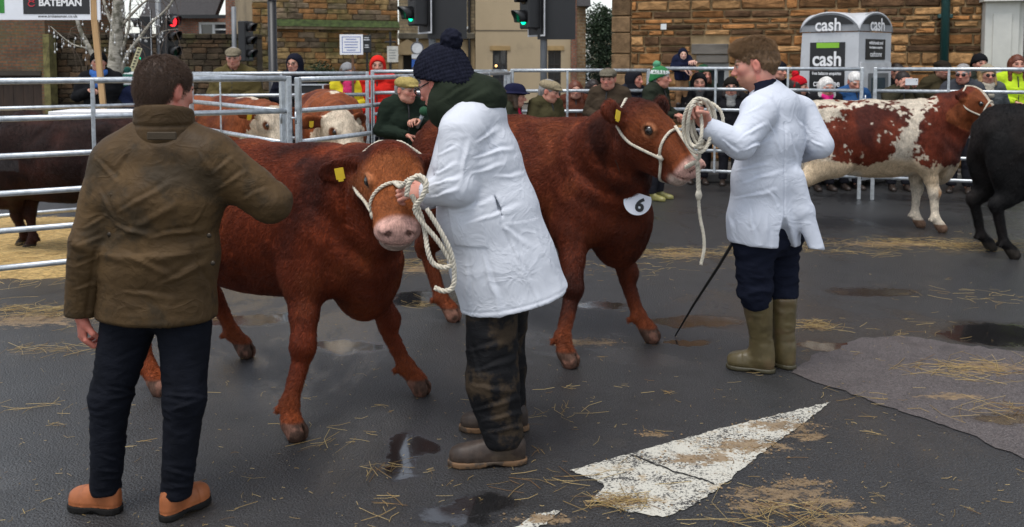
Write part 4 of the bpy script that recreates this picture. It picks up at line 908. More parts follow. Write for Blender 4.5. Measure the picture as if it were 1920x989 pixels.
def stone_wall(root, L, H, zs, course, wid, mats, seed, vis, holes=(), limit=295, depth=.06, x0=0., gap=.032, kind='stone'):
    """course and wid: ranges; vis(x,z): how much a stone shows; stones stand 3-6 cm proud of the mortar plane at y=0"""
    rnd = random.Random(seed); me = [stone_mesh('stone', m, i * 7 + j) for i, m in enumerate(mats) for j in range(3)]; wts = [1 + (i % 3 == 0) for i in range(len(me))]
    st = []; z = zs
    while z < H:
        h = min(rnd.uniform(*course), max(.05, H - z)); x = x0 + rnd.uniform(-.2, 0)
        while x < L:
            w_ = rnd.uniform(*wid) * (.7 + .6 * rnd.random()); xa, xb = max(x, x0), min(x + w_, L)
            segs = [(xa, xb)]
            for q in holes:
                if z + h > q[2] + .02 and z < q[3] - .02: segs = [s_ for (a_, b_) in segs for s_ in ((a_, min(b_, q[0])), (max(a_, q[1]), b_))]
            for (a_, b_) in segs:
                if b_ - a_ > .05: st.append((a_, b_, z, z + h))
            x += w_
        z += h
    st.sort(key=lambda q: -vis((q[0] + q[1]) / 2, (q[2] + q[3]) / 2) * (q[1] - q[0]) * (q[3] - q[2]))
    for i, (xa, xb, za, zb) in enumerate(st[:limit]):
        o = bpy.data.objects.new(kind, rnd.choice(me)); COL.objects.link(o); o.parent = root; o.location = (xa + gap / 2, -depth + rnd.uniform(-.008, .008), za + gap / 2); o.scale = (xb - xa - gap, depth, zb - za - gap)
    rest = st[limit:]
    if rest:
        groups = {}
        for q in rest: groups.setdefault(rnd.randrange(len(me)), []).append(q)
        mb = MB(); mats_i = []
        for gi, qs in groups.items():
            vv = [tuple(v.co) for v in me[gi].vertices]; ff = [tuple(p_.vertices) for p_ in me[gi].polygons]
            for (xa, xb, za, zb) in qs:
                mb.add([(xa + gap / 2 + v[0] * (xb - xa - gap), -depth + v[1] * depth, za + gap / 2 + v[2] * (zb - za - gap)) for v in vv], ff); mats_i += [gi // 3] * len(ff)
        ob = mb.obj('stonework', None, root)
        for m_ in mats: ob.data.materials.append(m_)
        if len(ob.data.polygons) == len(mats_i): ob.data.polygons.foreach_set('material_index', np.array(mats_i, dtype=np.int32))
        tag(ob, kind='stuff')
    return st
def bpart(root, name, m, *a, bev=0): b = MB(); b.box(*a, bev); return b.obj(name, m, root)
MORT = pmat('lime_mortar', (.44, .31, .165), .95, var=.25, vscale=4, bump=.5, bscale=60, bdist=.01)
IRON = [stonemat('ironstone_rust', (.30, .135, .046), (.07, .04, .022)), stonemat('ironstone_dark', (.11, .060, .030), (.05, .032, .02)), stonemat('ironstone_tan', (.38, .21, .088), (.11, .065, .03)), stonemat('ironstone_umber', (.19, .095, .038), (.05, .032, .02))]
WHITEP = pmat('white_paint', (.72, .73, .71), .5, var=.06, bump=.08); GLASS = pmat('window_glass', (.03, .035, .04), .06, var=.1, bump=0, spec=.8)
SLATE = pmat('roof_slate', (.030, .027, .028), .8, var=.3, vscale=12, bump=.5, bscale=30)
# ---- right: ironstone building
A = np.array(fx(1150, 15.3)); Bq = np.array(fx(1832, 13.7)); d = Bq - A; L = np.linalg.norm(d); ang = math.atan2(d[1], d[0])
rb = empty('stone_building', (*A, .10), 'dark ironstone building with rough coursed stones behind the cash machine', 'building', None, ang)
def wl(px): # local x along the right wall of a picture column
    dv = np.array(_dir(px, 100)[:2]); M2 = np.array([[d[0] / L, -dv[0]], [d[1] / L, -dv[1]]]); return np.linalg.solve(M2, -A)[0]
wx0, wx1, wz0, wz1 = wl(1320), wl(1367), .55, 1.56
W = MB(); 
for q in ((-.0, wx0, 0, 6.2), (wx1, L, 0, 6.2), (wx0, wx1, 0, wz0), (wx0, wx1, wz1, 6.2)): W.box(q[0], q[1], 0, .5, q[2], q[3])
W.box(0, .5, .5, 9, 0, 6.2); W.box(L - .5, L, .5, 9, 0, 6.2); W.obj('wall', MORT, rb)
stone_wall(rb, L, 3.1, .02, (.07, .215), (.15, .60), IRON, 5, lambda x, z: (1 if z > 1.25 else .25), [(wl(1296), wl(1367), wz1 + .12, wz1 + .30), (wl(1305), wl(1367), wz1 - .01, wz1 + .12), (wx0, wx1, wz0, wz1), (-1, .275, 0, 9)], 292, .06, .0)
stone_wall(rb, L, 6.2, 3.1, (.12, .2), (.25, .55), IRON, 6, lambda x, z: 1, [(-1, .28, 0, 9)], 0)
TANS = stonemat('quoin_tan', (.20, .125, .065), (.13, .08, .045)); z = 0; k = 0
while z < 6.1:
    hh_ = random.uniform(.26, .38); wq = .40 if k % 2 else .27
    b = MB(); b.box(-.03, .27 if k % 2 == 0 else .275, -.075, .3 if k % 2 else .5, z + .008, z + hh_ - .008, .012); b.obj('quoin', TANS, rb); z += hh_; k += 1
LINT = pmat('grey_lintel', (.14, .125, .105), .85, var=.35, vscale=6, bump=.5, bscale=30, stretch=(.3, 1, 1))
bpart(rb, 'lintel', LINT, wl(1297), wl(1366), -.07, .2, wz1 + .125, wz1 + .29, bev=.01); bpart(rb, 'lintel', LINT, wl(1306), wl(1366), -.055, .2, wz1 - .01, wz1 + .115, bev=.01)
win = MB(); win.box(wx0, wx0 + .07, .02, .1, wz0, wz1 - .01); win.box(wx1 - .07, wx1, .02, .1, wz0, wz1 - .01); win.box(wx0 + .07, wx1 - .07, .02, .1, wz1 - .09, wz1 - .01); win.box((wx0 + wx1) / 2 - .02, (wx0 + wx1) / 2 + .02, .02, .1, wz0, wz1 - .09)
wo_ = win.obj('window', pmat('grey_frame', (.34, .35, .34), .6), rb); bpart(wo_, 'pane', GLASS, wx0 + .05, wx1 - .05, .05, .06, wz0, wz1 - .05)
bpart(rb, 'roof', SLATE, -.3, L + .3, -.35, 9.3, 6.2, 6.4)
GRN = pmat('drainpipe_green', (.012, .055, .050), .4, var=.1)
xd = wl(1768); b = MB(); b.tube([(xd, -.14, 0.05), (xd, -.14, 6.1)], .062, 12); o_ = b.obj('drainpipe', GRN, rb, None, True)
for z in (.9, 2.2, 3.5): bb = MB(); bb.box(xd - .10, xd + .10, -.16, -.04, z, z + .06, .01); bb.obj('bracket', GRN, o_)
xq = wl(1245); bpart(rb, 'wall_plate', WHITEP, xq - .045, xq + .045, -.085, -.065, 2.08, 2.17)
# ---- white shopfront to its right
A2 = np.array(fx(1836, 13.5)); sf = empty('shopfront', (*A2, .1), 'cream painted shopfront with panelled pilaster at the right edge', 'shopfront', None, ang)
CRM = pmat('cream_paint', (.60, .59, .53), .55, var=.08, vscale=5, bump=.1)
b = MB(); b.box(0, .44, -.10, .4, 0, 2.42, .008); b.obj('pilaster', CRM, sf); b = MB(); b.box(.10, .34, -.125, -.098, .5, 2.25, .006); b.obj('pilaster_panel', CRM, sf)
b = MB(); b.prism([(-.05, 2.42), (.0, 2.42), (3.6, 2.42), (3.6, 2.9), (-.05, 2.9)], -.22, .4); b.obj('fascia', CRM, sf); b = MB(); b.box(-.1, 3.6, -.34, .4, 2.9, 3.02, .02); b.obj('cornice', CRM, sf)
b = MB(); b.box(.44, 3.5, .02, .4, 0, .55); b.obj('stall_riser', CRM, sf)
for i, x in enumerate((.44, .66, .92, 1.45, 2.0, 2.6)): b = MB(); b.box(x, x + .07, -.03, .06, .55, 2.42, .006); b.obj('mullion', CRM, sf)
b = MB(); b.box(.46, 3.4, .02, .03, .55, 2.42); b.obj('pane', GLASS, sf); b = MB(); b.box(-.05, 3.6, .3, 6, 3.02, 6.2); b.obj('upper_wall', MORT, sf)
# ---- cash machine kiosk
KG = pmat('kiosk_grey', (.50, .515, .53), .45, var=.08, vscale=3, bump=.05, dirt=((.22, .21, .19), 3, .58, .45)); KD = pmat('kiosk_trim', (.26, .27, .28), .5); BLK = pmat('sign_black', (.012, .012, .013), .4, bump=.03); WHT = pmat('sign_white', (.80, .80, .80), .5, bump=0, var=.02); LIME = pmat('sign_lime', (.22, .48, .03), .5, bump=0)
kc = at(1611, 60, 12.25); th = R(48.8); kw = .86
kr = empty('cash_machine', (kc[0], kc[1], 0.), 'pale grey cash machine kiosk with arched top and black panels', 'cash machine', None, 0)
kr.location.z = 0.1
ux = np.array([-math.cos(th), math.sin(th)]); uy = np.array([math.sin(th), math.cos(th)])       # left face runs along ux, right face along uy
HT = kc[2] - .1
def kp(u, v, z): q = ux * u + uy * v; return (q[0], q[1], z)
b = MB(); fl = .06
b.add([kp(0, 0, 0), kp(kw + fl, -.0, 0), kp(kw + fl, kw, 0), kp(0, kw, 0), kp(0, 0, HT), kp(kw - .03, 0, HT), kp(kw - .03, kw, HT), kp(0, kw, HT)], [(0, 1, 2, 3), (4, 7, 6, 5), (0, 4, 5, 1), (1, 5, 6, 2), (2, 6, 7, 3), (3, 7, 4, 0)])
ob = b.obj('cabinet', KG, kr); fixn(ob.data)
n = 24; V = []; Fc = []
arch = lambda u: .26 * (max(0., 1 - abs(2 * u - 1) ** 2.2)) ** .62
for i in range(n + 1):
    for j in range(n + 1): u, v = i / n, j / n; V.append(kp(-.02 + u * (kw + .02), -.02 + v * (kw + .03), HT + .012 + max(arch(u), arch(v) * .98)))
for i in range(n):
    for j in range(n): a_ = i * (n + 1) + j; Fc.append((a_, a_ + 1, a_ + n + 2, a_ + n + 1))
b = MB(); b.add(V, Fc); ob = b.obj('roof', KG, kr, None, True); fixn(ob.data); sm = ob.modifiers.new('Solidify', 'SOLIDIFY'); sm.thickness = .02
def tym(face, inset, nm, m, off, parent):
    P = []
    for k in range(21):
        u = k / 20; uu = .5 + (u - .5) * (1 - inset); P.append((uu, HT + .014 + max(0, arch(uu) - inset * .22) * (1 if inset == 0 else .98)))
    P = [P[0]] + P[1:-1] + [P[-1]]; b = MB(); k0 = len(P)
    if face == 0: vv = [kp(u * kw, -off, z) for u, z in P] + [kp(u * kw, .03, z) for u, z in P]
    else: vv = [kp(-off, u * kw, z) for u, z in P] + [kp(.03, u * kw, z) for u, z in P]
    b.add(vv, [tuple(range(k0)), tuple(range(2 * k0 - 1, k0 - 1, -1))] + [(i, k0 + i, k0 + (i + 1) % k0, (i + 1) % k0) for i in range(k0)]); ob = b.obj(nm, m, parent); fixn(ob.data); return ob
RL = math.atan2(-ux[1], -ux[0]); RRt = math.atan2(uy[1], uy[0])
for fc in (0, 1):
    tym(fc, .0, 'gable', KD, .012, kr); s_ = tym(fc, .16, 'arch_sign', BLK, .022, kr)
    if fc == 0: text('lettering', 'cash', .235, WHT, s_, kp(kw * .5, -.027, HT + .095), RL, .004, .95)
    else: text('lettering', 'cash', .235, WHT, s_, kp(-.027, kw * .5, HT + .095), RRt, .004, .95)
def kpanel(face, u0, u1, z0, z1, m, nm, off=.012, parent=None):
    b = MB()
    if face == 0: vv = [kp(u, -y, z) for y in (0, off) for (u, z) in ((u0, z0), (u1, z0), (u1, z1), (u0, z1))]
    else: vv = [kp(-y, u, z) for y in (0, off) for (u, z) in ((u0, z0), (u1, z0), (u1, z1), (u0, z1))]
    b.add(vv, [(0, 1, 2, 3), (4, 7, 6, 5), (0, 4, 5, 1), (1, 5, 6, 2), (2, 6, 7, 3), (3, 7, 4, 0)]); ob = b.obj(nm, m, parent or kr); fixn(ob.data); return ob
pn = kpanel(0, .19, .70, HT - .80, HT - .13, BLK, 'sign_panel'); kpanel(0, .27, .60, HT - .205, HT - .135, LIME, 'green_stripe', .018, pn)
text('lettering', 'cash', .27, WHT, pn, kp(.445, -.015, HT - .36), RL, .006, .92); text('lettering', 'free balance enquiries', .062, WHT, pn, kp(.445, -.015, HT - .545), RL, .001, .78); text('lettering', 'cashzone', .125, WHT, pn, kp(.445, -.015, HT - .68), RL, .002, .85)
p2 = kpanel(1, .17, .68, HT - .36, HT - .09, BLK, 'sign_panel'); 
for tx, zz, sz in (('withdrawals and', .14, .066), ('free balance enquiries', .20, .046), ('cashzone', .29, .10)): text('lettering', tx, sz, WHT, p2, kp(-.015, .425, HT - zz), RRt, .001, .85)
kpanel(1, .04, .84, HT - 1.35, HT - .40, pmat('kiosk_light', (.55, .56, .57), .4), 'machine_frame', .02); kpanel(1, .22, .76, HT - 1.2, HT - .54, pmat('kiosk_recess', (.16, .17, .18), .4), 'keypad_recess', .026); kpanel(1, .30, .66, HT - .80, HT - .60, pmat('kiosk_screen', (.05, .07, .09), .15), 'screen', .034)

X = lambda px, Y: fx(px, Y)[0]
# ---- far centre: mossy stone hall
MORT2 = pmat('lime_mortar_far', (.26, .20, .12), .95, var=.3, vscale=1, bump=.4, bscale=20)
HALL = [stonemat('hall_tan', (.29, .195, .085), (.10, .075, .04), .75), stonemat('hall_rust', (.26, .13, .05), (.08, .05, .03), .55), stonemat('hall_grey', (.17, .125, .08), (.07, .06, .045), .7)]
A = np.array(fx(522, 27)); Bq = np.array(fx(748, 28.5)); d3 = Bq - A; L3 = np.linalg.norm(d3); ang3 = math.atan2(d3[1], d3[0])
hb = empty('stone_hall', (*A, .1), 'mossy tan stone hall behind the red-hooded woman', 'building', None, ang3)
b = MB(); b.box(0, L3, 0, 8, 0, 7.5); b.obj('wall', MORT2, hb)
stone_wall(hb, L3, 2.55, .6, (.11, .22), (.25, .52), HALL, 15, lambda x, z: 1 if z > .8 else .2, (), 180, .05, 0, .02); stone_wall(hb, L3, 7.4, 2.78, (.14, .24), (.3, .6), HALL, 16, lambda x, z: 1 if z < 3.6 else .1, (), 110, .05, 0, .02)
MOSS = pmat('moss', (.045, .065, .016), .95, var=.6, vscale=8, bump=1., bscale=30, bdist=.03)
b = MB(); b.prism([(-.22, 2.58), (0, 2.58), (0, 2.78), (-.06, 2.78)], 0, L3, 'x'); ob = b.obj('plinth_ledge', MOSS, hb); 
b = MB(); b.box(0, L3, -.20, 0, 2.50, 2.575); b.obj('string_course', HALL[2], hb)
rw = empty('stone_wall', (*fx(478, 27.6), .1), 'narrow weathered stone wall left of the black lamp column', 'wall', None, R(4)); Lw = X(521, 27.6) - X(478, 27.6); b = MB(); b.box(0, Lw, 0, .5, 0, 3.3); b.obj('wall', MORT2, rw); stone_wall(rw, Lw, 3.3, .1, (.16, .26), (.22, .5), HALL, 18, lambda x, z: z, (), 120, .05)
# ---- pale stone house and cream rendered house
def bmat(name, c1, c2, mort, sc, w_=.5, h_=.25, off=.5, moss=0, msz=.02):
    m = bpy.data.materials.new(name); t, p = nodes(m); co = t.nodes.new('ShaderNodeTexCoord').outputs['Object']; mp = t.nodes.new('ShaderNodeMapping'); mp.inputs['Rotation'].default_value = (R(-90), 0, 0); t.links.new(co, mp.inputs[0])
    b_ = t.nodes.new('ShaderNodeTexBrick'); b_.inputs['Scale'].default_value = sc; b_.inputs['Brick Width'].default_value = w_; b_.inputs['Row Height'].default_value = h_; b_.inputs['Mortar Size'].default_value = msz; b_.inputs['Color1'].default_value = (*c1, 1); b_.inputs['Color2'].default_value = (*c2, 1); b_.inputs['Mortar'].default_value = (*mort, 1); b_.inputs['Bias'].default_value = -.1
    t.links.new(mp.outputs[0], b_.inputs[0]); n1 = noise(t, co, 1.2, 6, .65); n2 = noise(t, co, 14, 4, .6)
    vm = t.nodes.new('ShaderNodeVectorMath'); vm.operation = 'SCALE'; t.links.new(b_.outputs[0], vm.inputs[0]); t.links.new(mth(t, 'MULTIPLY', ramp(t, n1.outputs['Fac'], .3, .7, .6, 1.3), ramp(t, n2.outputs['Fac'], .3, .7, .75, 1.2)), vm.inputs['Scale'])
    c = vm.outputs[0]
    if moss: c = mixc(t, ramp(t, n1.outputs['Fac'], .5, .65, 0, moss), c, (.06, .065, .02))
    t.links.new(c, p.inputs['Base Color']); p.inputs['Roughness'].default_value = .9; bumpn(t, p, b_.outputs['Fac'], -.5, .02); return m
PALE = bmat('pale_coursed_stone', (.36, .29, .18), (.28, .21, .12), (.22, .18, .12), 1, .32, .13, .5); ASH = pmat('pale_ashlar', (.40, .30, .17), .9, var=.2, vscale=1.5, bump=.3, bscale=20)
Yp = 36.
Z_ = lambda py, Y: at(960, py, Y)[2]
def facing(px0, px1, Y, name, label, cat='building'): r_ = empty(name, (X(px0, Y), Y, .1), label, cat); return r_, X(px1, Y) - X(px0, Y)
pb, Lp = facing(750, 891, Yp, 'stone_house', 'pale stone house with sash window and arched doorway behind the traffic signal')
zb1, zb0 = Z_(62, Yp) - .1, Z_(74, Yp) - .1
# wall with a window opening and a doorway
wa, wb_, wc0, wc1 = X(855, Yp) - X(750, Yp), X(876, Yp) - X(750, Yp), Z_(50, Yp) - .1, Z_(50, Yp) + 1.6
da, db_, dc0 = X(757, Yp) - X(750, Yp), X(776, Yp) - X(750, Yp), Z_(104, Yp) - .1
b = MB(); b.box(0, wa, 0, 7, zb1, 8); b.box(wb_, Lp, 0, 7, zb1, 8); b.box(wa, wb_, 0, 7, zb1, wc0); b.box(wa, wb_, 0, 7, wc1, 8); b.obj('wall', PALE, pb)
b = MB(); b.box(0, da, 0, 6, 0, zb0); b.box(db_, Lp, 0, 6, 0, zb0); b.box(da, db_, 0, 6, dc0, zb0); b.obj('lower_wall', ASH, pb)
b = MB(); b.box(-.02, Lp + .02, -.16, 6, zb0, zb1, .03); b.obj('string_course', pmat('weathered_band', (.13, .115, .085), .9, var=.3, vscale=4), pb)
b = MB(); b.box(wa, wa + .08, .06, .16, wc0, wc1); b.box(wb_ - .08, wb_, .06, .16, wc0, wc1); b.box(wa + .08, wb_ - .08, .06, .16, wc0, wc0 + .09); b.box(wa + .08, wb_ - .08, .06, .16, wc0 + .8, wc0 + .88); wf = b.obj('window', WHITEP, pb); bpart(wf, 'pane', GLASS, wa + .05, wb_ - .05, .10, .12, wc0, wc1); bpart(wf, 'sill', WHITEP, wa - .1, wb_ + .1, -.1, .1, wc0 - .1, wc0 - .005)
bpart(pb, 'door', pmat('door_dark', (.03, .028, .026), .6), da, db_, .25, .3, 0, dc0)
b = MB(); cx = (da + db_) / 2; b.prism([(cx - .62, dc0 + .02), (cx + .62, dc0 + .02), (cx + .5, dc0 + .3), (cx, dc0 + .62), (cx - .5, dc0 + .3)], -.14, -.001); b.obj('door_hood', ASH, pb)
for q in (-1, 1): b = MB(); b.box(cx + q * .30 - .10, cx + q * .30 + .10, -.08, .2, 0, dc0); b.obj('door_jamb', ASH, pb)
b = MB(); b.tube([(X(881, Yp) - X(750, Yp), -.1, 0), (X(881, Yp) - X(750, Yp), -.1, 8)], .055, 8); b.obj('drainpipe', pmat('pipe_black', (.015, .015, .016), .4), pb)
REND = pmat('cream_render', (.47, .37, .235), .9, var=.07, vscale=.8, bump=.2, bscale=30, dirt=((.30, .24, .16), 1.3, .55, .35))
cb, Lc = facing(892, 1069, Yp - .3, 'rendered_house', 'cream rendered house with two tall dark windows')
Yc = Yp - .3; wz0, wz1 = Z_(205, Yc) - .1, Z_(95, Yc) - .1; wn = [(X(924, Yc) - X(892, Yc), X(951, Yc) - X(892, Yc)), (X(1027, Yc) - X(892, Yc), X(1051, Yc) - X(892, Yc))]
b = MB(); xs = [0] + [v for w_ in wn for v in w_] + [Lc]
for i in range(0, len(xs), 2): b.box(xs[i], xs[i + 1], 0, 7, 0, 8)
for w_ in wn: b.box(w_[0], w_[1], 0, 7, 0, wz0); b.box(w_[0], w_[1], 0, 7, wz1, 8)
b.obj('wall', REND, cb); bpart(cb, 'render_joint', pmat('joint_dark', (.16, .13, .09), .9), 0, Lc, -.012, -.002, Z_(57, Yc) - .13, Z_(57, Yc) - .09)
DKF = pmat('window_frame_dark', (.025, .022, .02), .5); LAMP = pmat('lamp_glow', (.9, .6, .3), .5, bump=0, emit=((1, .55, .2), 1.2))
for w_ in wn:
    b = MB(); a0, a1 = w_; 
    for q in ((a0, a0 + .06), (a1 - .06, a1), ((a0 + a1) / 2 - .025, (a0 + a1) / 2 + .025)): b.box(q[0], q[1], .05, .14, wz0, wz1)
    for zz in (wz0, (wz0 + wz1) / 2, wz0 + (wz1 - wz0) * .75): b.box(a0 + .06, a1 - .06, .06, .13, zz, zz + .05)
    wf = b.obj('window', DKF, cb); bpart(wf, 'pane', GLASS, a0 + .03, a1 - .03, .09, .10, wz0, wz1); bpart(cb, 'lintel', pmat('tan_lintel', (.40, .27, .12), .9), a0 - .1, a1 + .12, -.03, .1, wz1 + .003, wz1 + .17)
sph('lamp', (wn[0][0] + .13, .04, Z_(124, Yc) - .1), .05, LAMP, cb, 8)
BRK = bmat('red_brick', (.34, .095, .045), (.26, .075, .038), (.20, .16, .12), 1, .22, .075)
eb, Le = facing(1070, 1094, Yp - .5, 'brick_gable', 'red brick and stone end wall right of the cream house'); b = MB(); b.box(0, Le * .45, 0, 7, 0, 8); b.obj('brick_wall', BRK, eb); b = MB(); b.box(Le * .45 + .003, Le + .05, -.12, 7, 0, Z_(12, Yp) - .1); b.obj('stone_wall', bmat('gable_stone', (.20, .12, .055), (.15, .085, .04), (.2, .15, .09), 1, .3, .12), eb); b = MB(); b.prism([(-.35, Z_(14, Yp) - .1), (7, Z_(14, Yp) - .1), (7, Z_(14, Yp) + 1.4), (.1, Z_(14, Yp) + .4)], Le * .4, Le + .22, 'x'); b.obj('verge', SLATE, eb)
# ---- left: red house with slate roof, brick range, mossy wall
Yr = 38.
rh, Lr = facing(330, 480, Yr, 'brick_house', 'red brick house with slate roof and white window')
b = MB(); wa, wb_, wc0, wc1 = X(378, Yr) - X(330, Yr), X(433, Yr) - X(330, Yr), Z_(72, Yr) - .1, Z_(42, Yr) - .1; ztop = Z_(30, Yr) - .1
b.box(0, wa, 0, 6, 0, ztop); b.box(wb_, Lr, 0, 6, 0, ztop); b.box(wa, wb_, 0, 6, 0, wc0); b.box(wa, wb_, 0, 6, wc1, ztop); b.obj('wall', BRK, rh)
b = MB(); b.box(wa, wa + .1, .03, .14, wc0, wc1); b.box(wb_ - .1, wb_, .03, .14, wc0, wc1); b.box((wa + wb_) / 2 - .05, (wa + wb_) / 2 + .05, .03, .14, wc0, wc1)
for zz in (wc0, wc1 - .09): b.box(wa + .1, (wa + wb_) / 2 - .05, .04, .13, zz, zz + .09); b.box((wa + wb_) / 2 + .05, wb_ - .1, .04, .13, zz, zz + .09)
b.box((wa + wb_) / 2 + .05, wb_ - .1, .04, .13, (wc0 + wc1) / 2, (wc0 + wc1) / 2 + .06); wf = b.obj('window', WHITEP, rh); bpart(wf, 'pane', GLASS, wa + .05, wb_ - .05, .08, .09, wc0, wc1)
b = MB(); b.prism([(-.35, ztop - .1), (.1, ztop - .1), (4.2, ztop + 3.2), (4.2, ztop + 3.5), (3.9, ztop + 3.5)], -1.2, X(412, Yr) - X(330, Yr), 'x'); ob = b.obj('roof', SLATE, rh); fixn(ob.data)
b = MB(); b.box(X(437, Yr) - X(330, Yr), Lr - .2, -.6, 3, ztop - .9, 8); b.obj('gable_wall', BRK, rh)
b = MB(); b.box(-.2, X(440, Yr) - X(330, Yr), -.45, -.30, ztop - .12, ztop + .02); b.obj('gutter', pmat('pipe_black', (.015, .015, .016), .4), rh)
Yl = 24.
BRD = bmat('dark_brick', (.20, .080, .034), (.13, .060, .030), (.11, .085, .055), 1, .24, .08, moss=.45)
lb, Ll = facing(-120, 92, Yl, 'brick_outbuilding', 'old dark brick outbuilding with garage door at the left edge')
b = MB(); zd = Z_(142, Yl) - .1; b.box(0, Ll, 0, 5, zd + .12, 5); b.box(Ll - .12, Ll, 0, 5, 0, zd + .12); b.box(0, .2, 0, 5, 0, zd + .12); b.obj('wall', BRD, lb); bpart(lb, 'lintel', pmat('lintel_dark', (.05, .04, .03), .9), .2, Ll - .12, -.03, .4, zd, zd + .118)
for i in range(10): xx = .2 + (Ll - .32) * i / 10; bpart(lb, 'door_board', pmat('door_boards', (.035, .020, .012), .8, var=.4, vscale=4, stretch=(3, 3, .3)), xx + .004, xx + (Ll - .32) / 10 - .004, .08, .12, 0, zd)
gp_ = MB(); gp_.box(Ll, Ll + .16, -.12, .25, 0, Z_(72, Yl)); gp_.obj('gate_pier', pmat('mossy_pier', (.16, .14, .05), .95, var=.5, vscale=5, bump=.6, bscale=20), lb)
mw, Lm = facing(98, 486, Yl + .4, 'garden_wall', 'dark mossy stone wall behind the traffic signals', 'wall'); DKS = [stonemat('wall_dark', (.060, .042, .026), (.04, .03, .02), .6), stonemat('wall_brown', (.085, .052, .028), (.05, .035, .02), .75), stonemat('wall_umber', (.045, .034, .022), (.03, .026, .018), .5)]
b = MB(); b.box(0, Lm, 0, .5, 0, Z_(80, Yl)); b.obj('wall', pmat('dark_mortar', (.06, .048, .032), .95, var=.4, vscale=3), mw); stone_wall(mw, Lm, Z_(80, Yl) - .02, .5, (.10, .17), (.22, .45), DKS, 25, lambda x, z: z, (), 290, .045, 0, .02)
cpz = Z_(80, Yl); 
for i in range(14): bpart(mw, 'coping_stone', DKS[2], Lm * i / 14 + .01, Lm * (i + 1) / 14 - .01, -.08, .58, cpz + .003, cpz + .13, bev=.02)
# ================================================================ the cattle
FUR = furmat('cow_hair'); FUR2 = furmat('cow_hair_sleek', .6); FURB = furmat('cow_hair_black', 1., .6, .12)
g = lambda px, py: tuple(gnd(px, py)[:2])
# near heifer, looking at the camera
hA = math.atan2(-.42, .9)
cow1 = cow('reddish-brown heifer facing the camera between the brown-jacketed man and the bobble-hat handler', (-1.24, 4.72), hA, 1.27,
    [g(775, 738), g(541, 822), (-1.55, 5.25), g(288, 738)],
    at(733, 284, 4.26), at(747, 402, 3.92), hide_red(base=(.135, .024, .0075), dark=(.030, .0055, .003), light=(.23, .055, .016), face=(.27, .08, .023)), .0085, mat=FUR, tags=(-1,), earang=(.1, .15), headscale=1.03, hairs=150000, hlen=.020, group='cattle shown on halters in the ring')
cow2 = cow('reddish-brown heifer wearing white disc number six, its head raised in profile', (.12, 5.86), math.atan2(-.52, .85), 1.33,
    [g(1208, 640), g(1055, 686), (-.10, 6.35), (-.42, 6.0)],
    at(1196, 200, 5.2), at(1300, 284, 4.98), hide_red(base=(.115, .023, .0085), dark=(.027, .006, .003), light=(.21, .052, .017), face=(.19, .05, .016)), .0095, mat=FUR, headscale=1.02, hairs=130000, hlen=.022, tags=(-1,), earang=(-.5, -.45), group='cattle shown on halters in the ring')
cow3 = cow('red and white mottled shorthorn heifer with white legs beyond the second handler', (3.72, 9.45), R(-3), 1.29,
    [g(1717, 427), g(1757, 436), (3.0, 9.6), g(1497, 432)], at(1822, 170, 9.35), at(1888, 222, 9.12), hide_shorthorn, .0125, hairs=60000, hlen=.015, mat=FUR2, tags=(), skipear=(), earang=(-.2, -.2), group='cattle shown on halters in the ring')
cow('black heifer cut off by the right edge of the picture', (4.84, 8.1), R(4), 1.31,
    [None, None, None, None], (5.95, 7.9, 1.40), (6.35, 7.8, 1.22), hide_solid((.006, .0055, .0055), (.013, .010, .009)), hairs=40000, hlen=.025, h=.013, mat=FURB, tags=(), tail=False, group='cattle shown on halters in the ring')
cow('dark brown cow standing on straw in the left pen', (-3.85, 8.0), R(176), 1.2,
    [g(48, 466), None, None, None], at(42, 222, 8.0), at(22, 330, 7.85), hide_solid((.015, .006, .0045), (.036, .012, .008)), .014, hairs=30000, hlen=.025, mat=FURB, tags=(1,), group='cattle in the pens')
cow('red and white faced cow half hidden behind the pen corner post', (-2.95, 9.75), R(-38), 1.31, None,
    at(512, 203, 9.0), at(536, 268, 8.85), hide_hereford, .0145, mat=FUR, tags=(-1,), group='cattle in the pens')
cow('broad red cow lowering its white face behind the rails', (-1.98, 10.2), R(-72), 1.36, None,
    at(634, 212, 9.2), at(676, 284, 8.95), hide_hereford, .0145, headscale=1.2, mat=FUR, tags=(-1,), fat=1.15, group='cattle in the pens')
# ================================================================ the three men in the ring
def W3(px, py, Y): return at(px, py, Y)
# --- man in the brown waxed jacket, seen from behind
Y0 = 3.43
root = empty('person', (gnd(265, 968)[0], Y0, 0), 'man in brown waxed jacket, dark jeans and tan boots, seen from behind', 'person'); o = root.location; om = np.array(o)
Hd = hframe(W3(311, 172, Y0 + .02), (.50, .86, -.05), .06, .0, 1.0)
S = Sdf(.025); nk = W3(308, 240, Y0 - .02); add_head(S, Hd, nk, .062)
S.chain([nk, W3(302, 400, Y0), W3(298, 560, Y0)], [.07, .09, .09]); S.cap(W3(230, 290, Y0), W3(380, 290, Y0), .05, .05)
shl, ell_, wrl = W3(218, 308, Y0 - .01), W3(168, 452, Y0 - .08), W3(152, 585, Y0 - .04)
shr, elr, wrr = W3(398, 300, Y0), W3(508, 380, Y0 + .02), W3(478, 335, Y0 + .30)
S.cap(shl, ell_, .045, .04); S.cap(ell_, wrl, .04, .028); S.cap(shr, elr, .045, .04); S.cap(elr, wrr, .04, .028)
add_hand(S, wrl + (0, 0, -.012), (.02, .05, -1), (.75, .65, 0), 1, (.75, 1.1, .8), 1.0); add_hand(S, wrr, nrm((-.4, .5, .3)), (-1, 0, 0), -1, (.9, 1.1, .8))
for a, b, c in (((245, 590), (207, 745), (198, 905)), ((345, 590), (346, 745), (332, 920))):
    S.chain([W3(*a, Y0), W3(*b, Y0 - .03), W3(*c, Y0 - .04)], [.06, .045, .028])
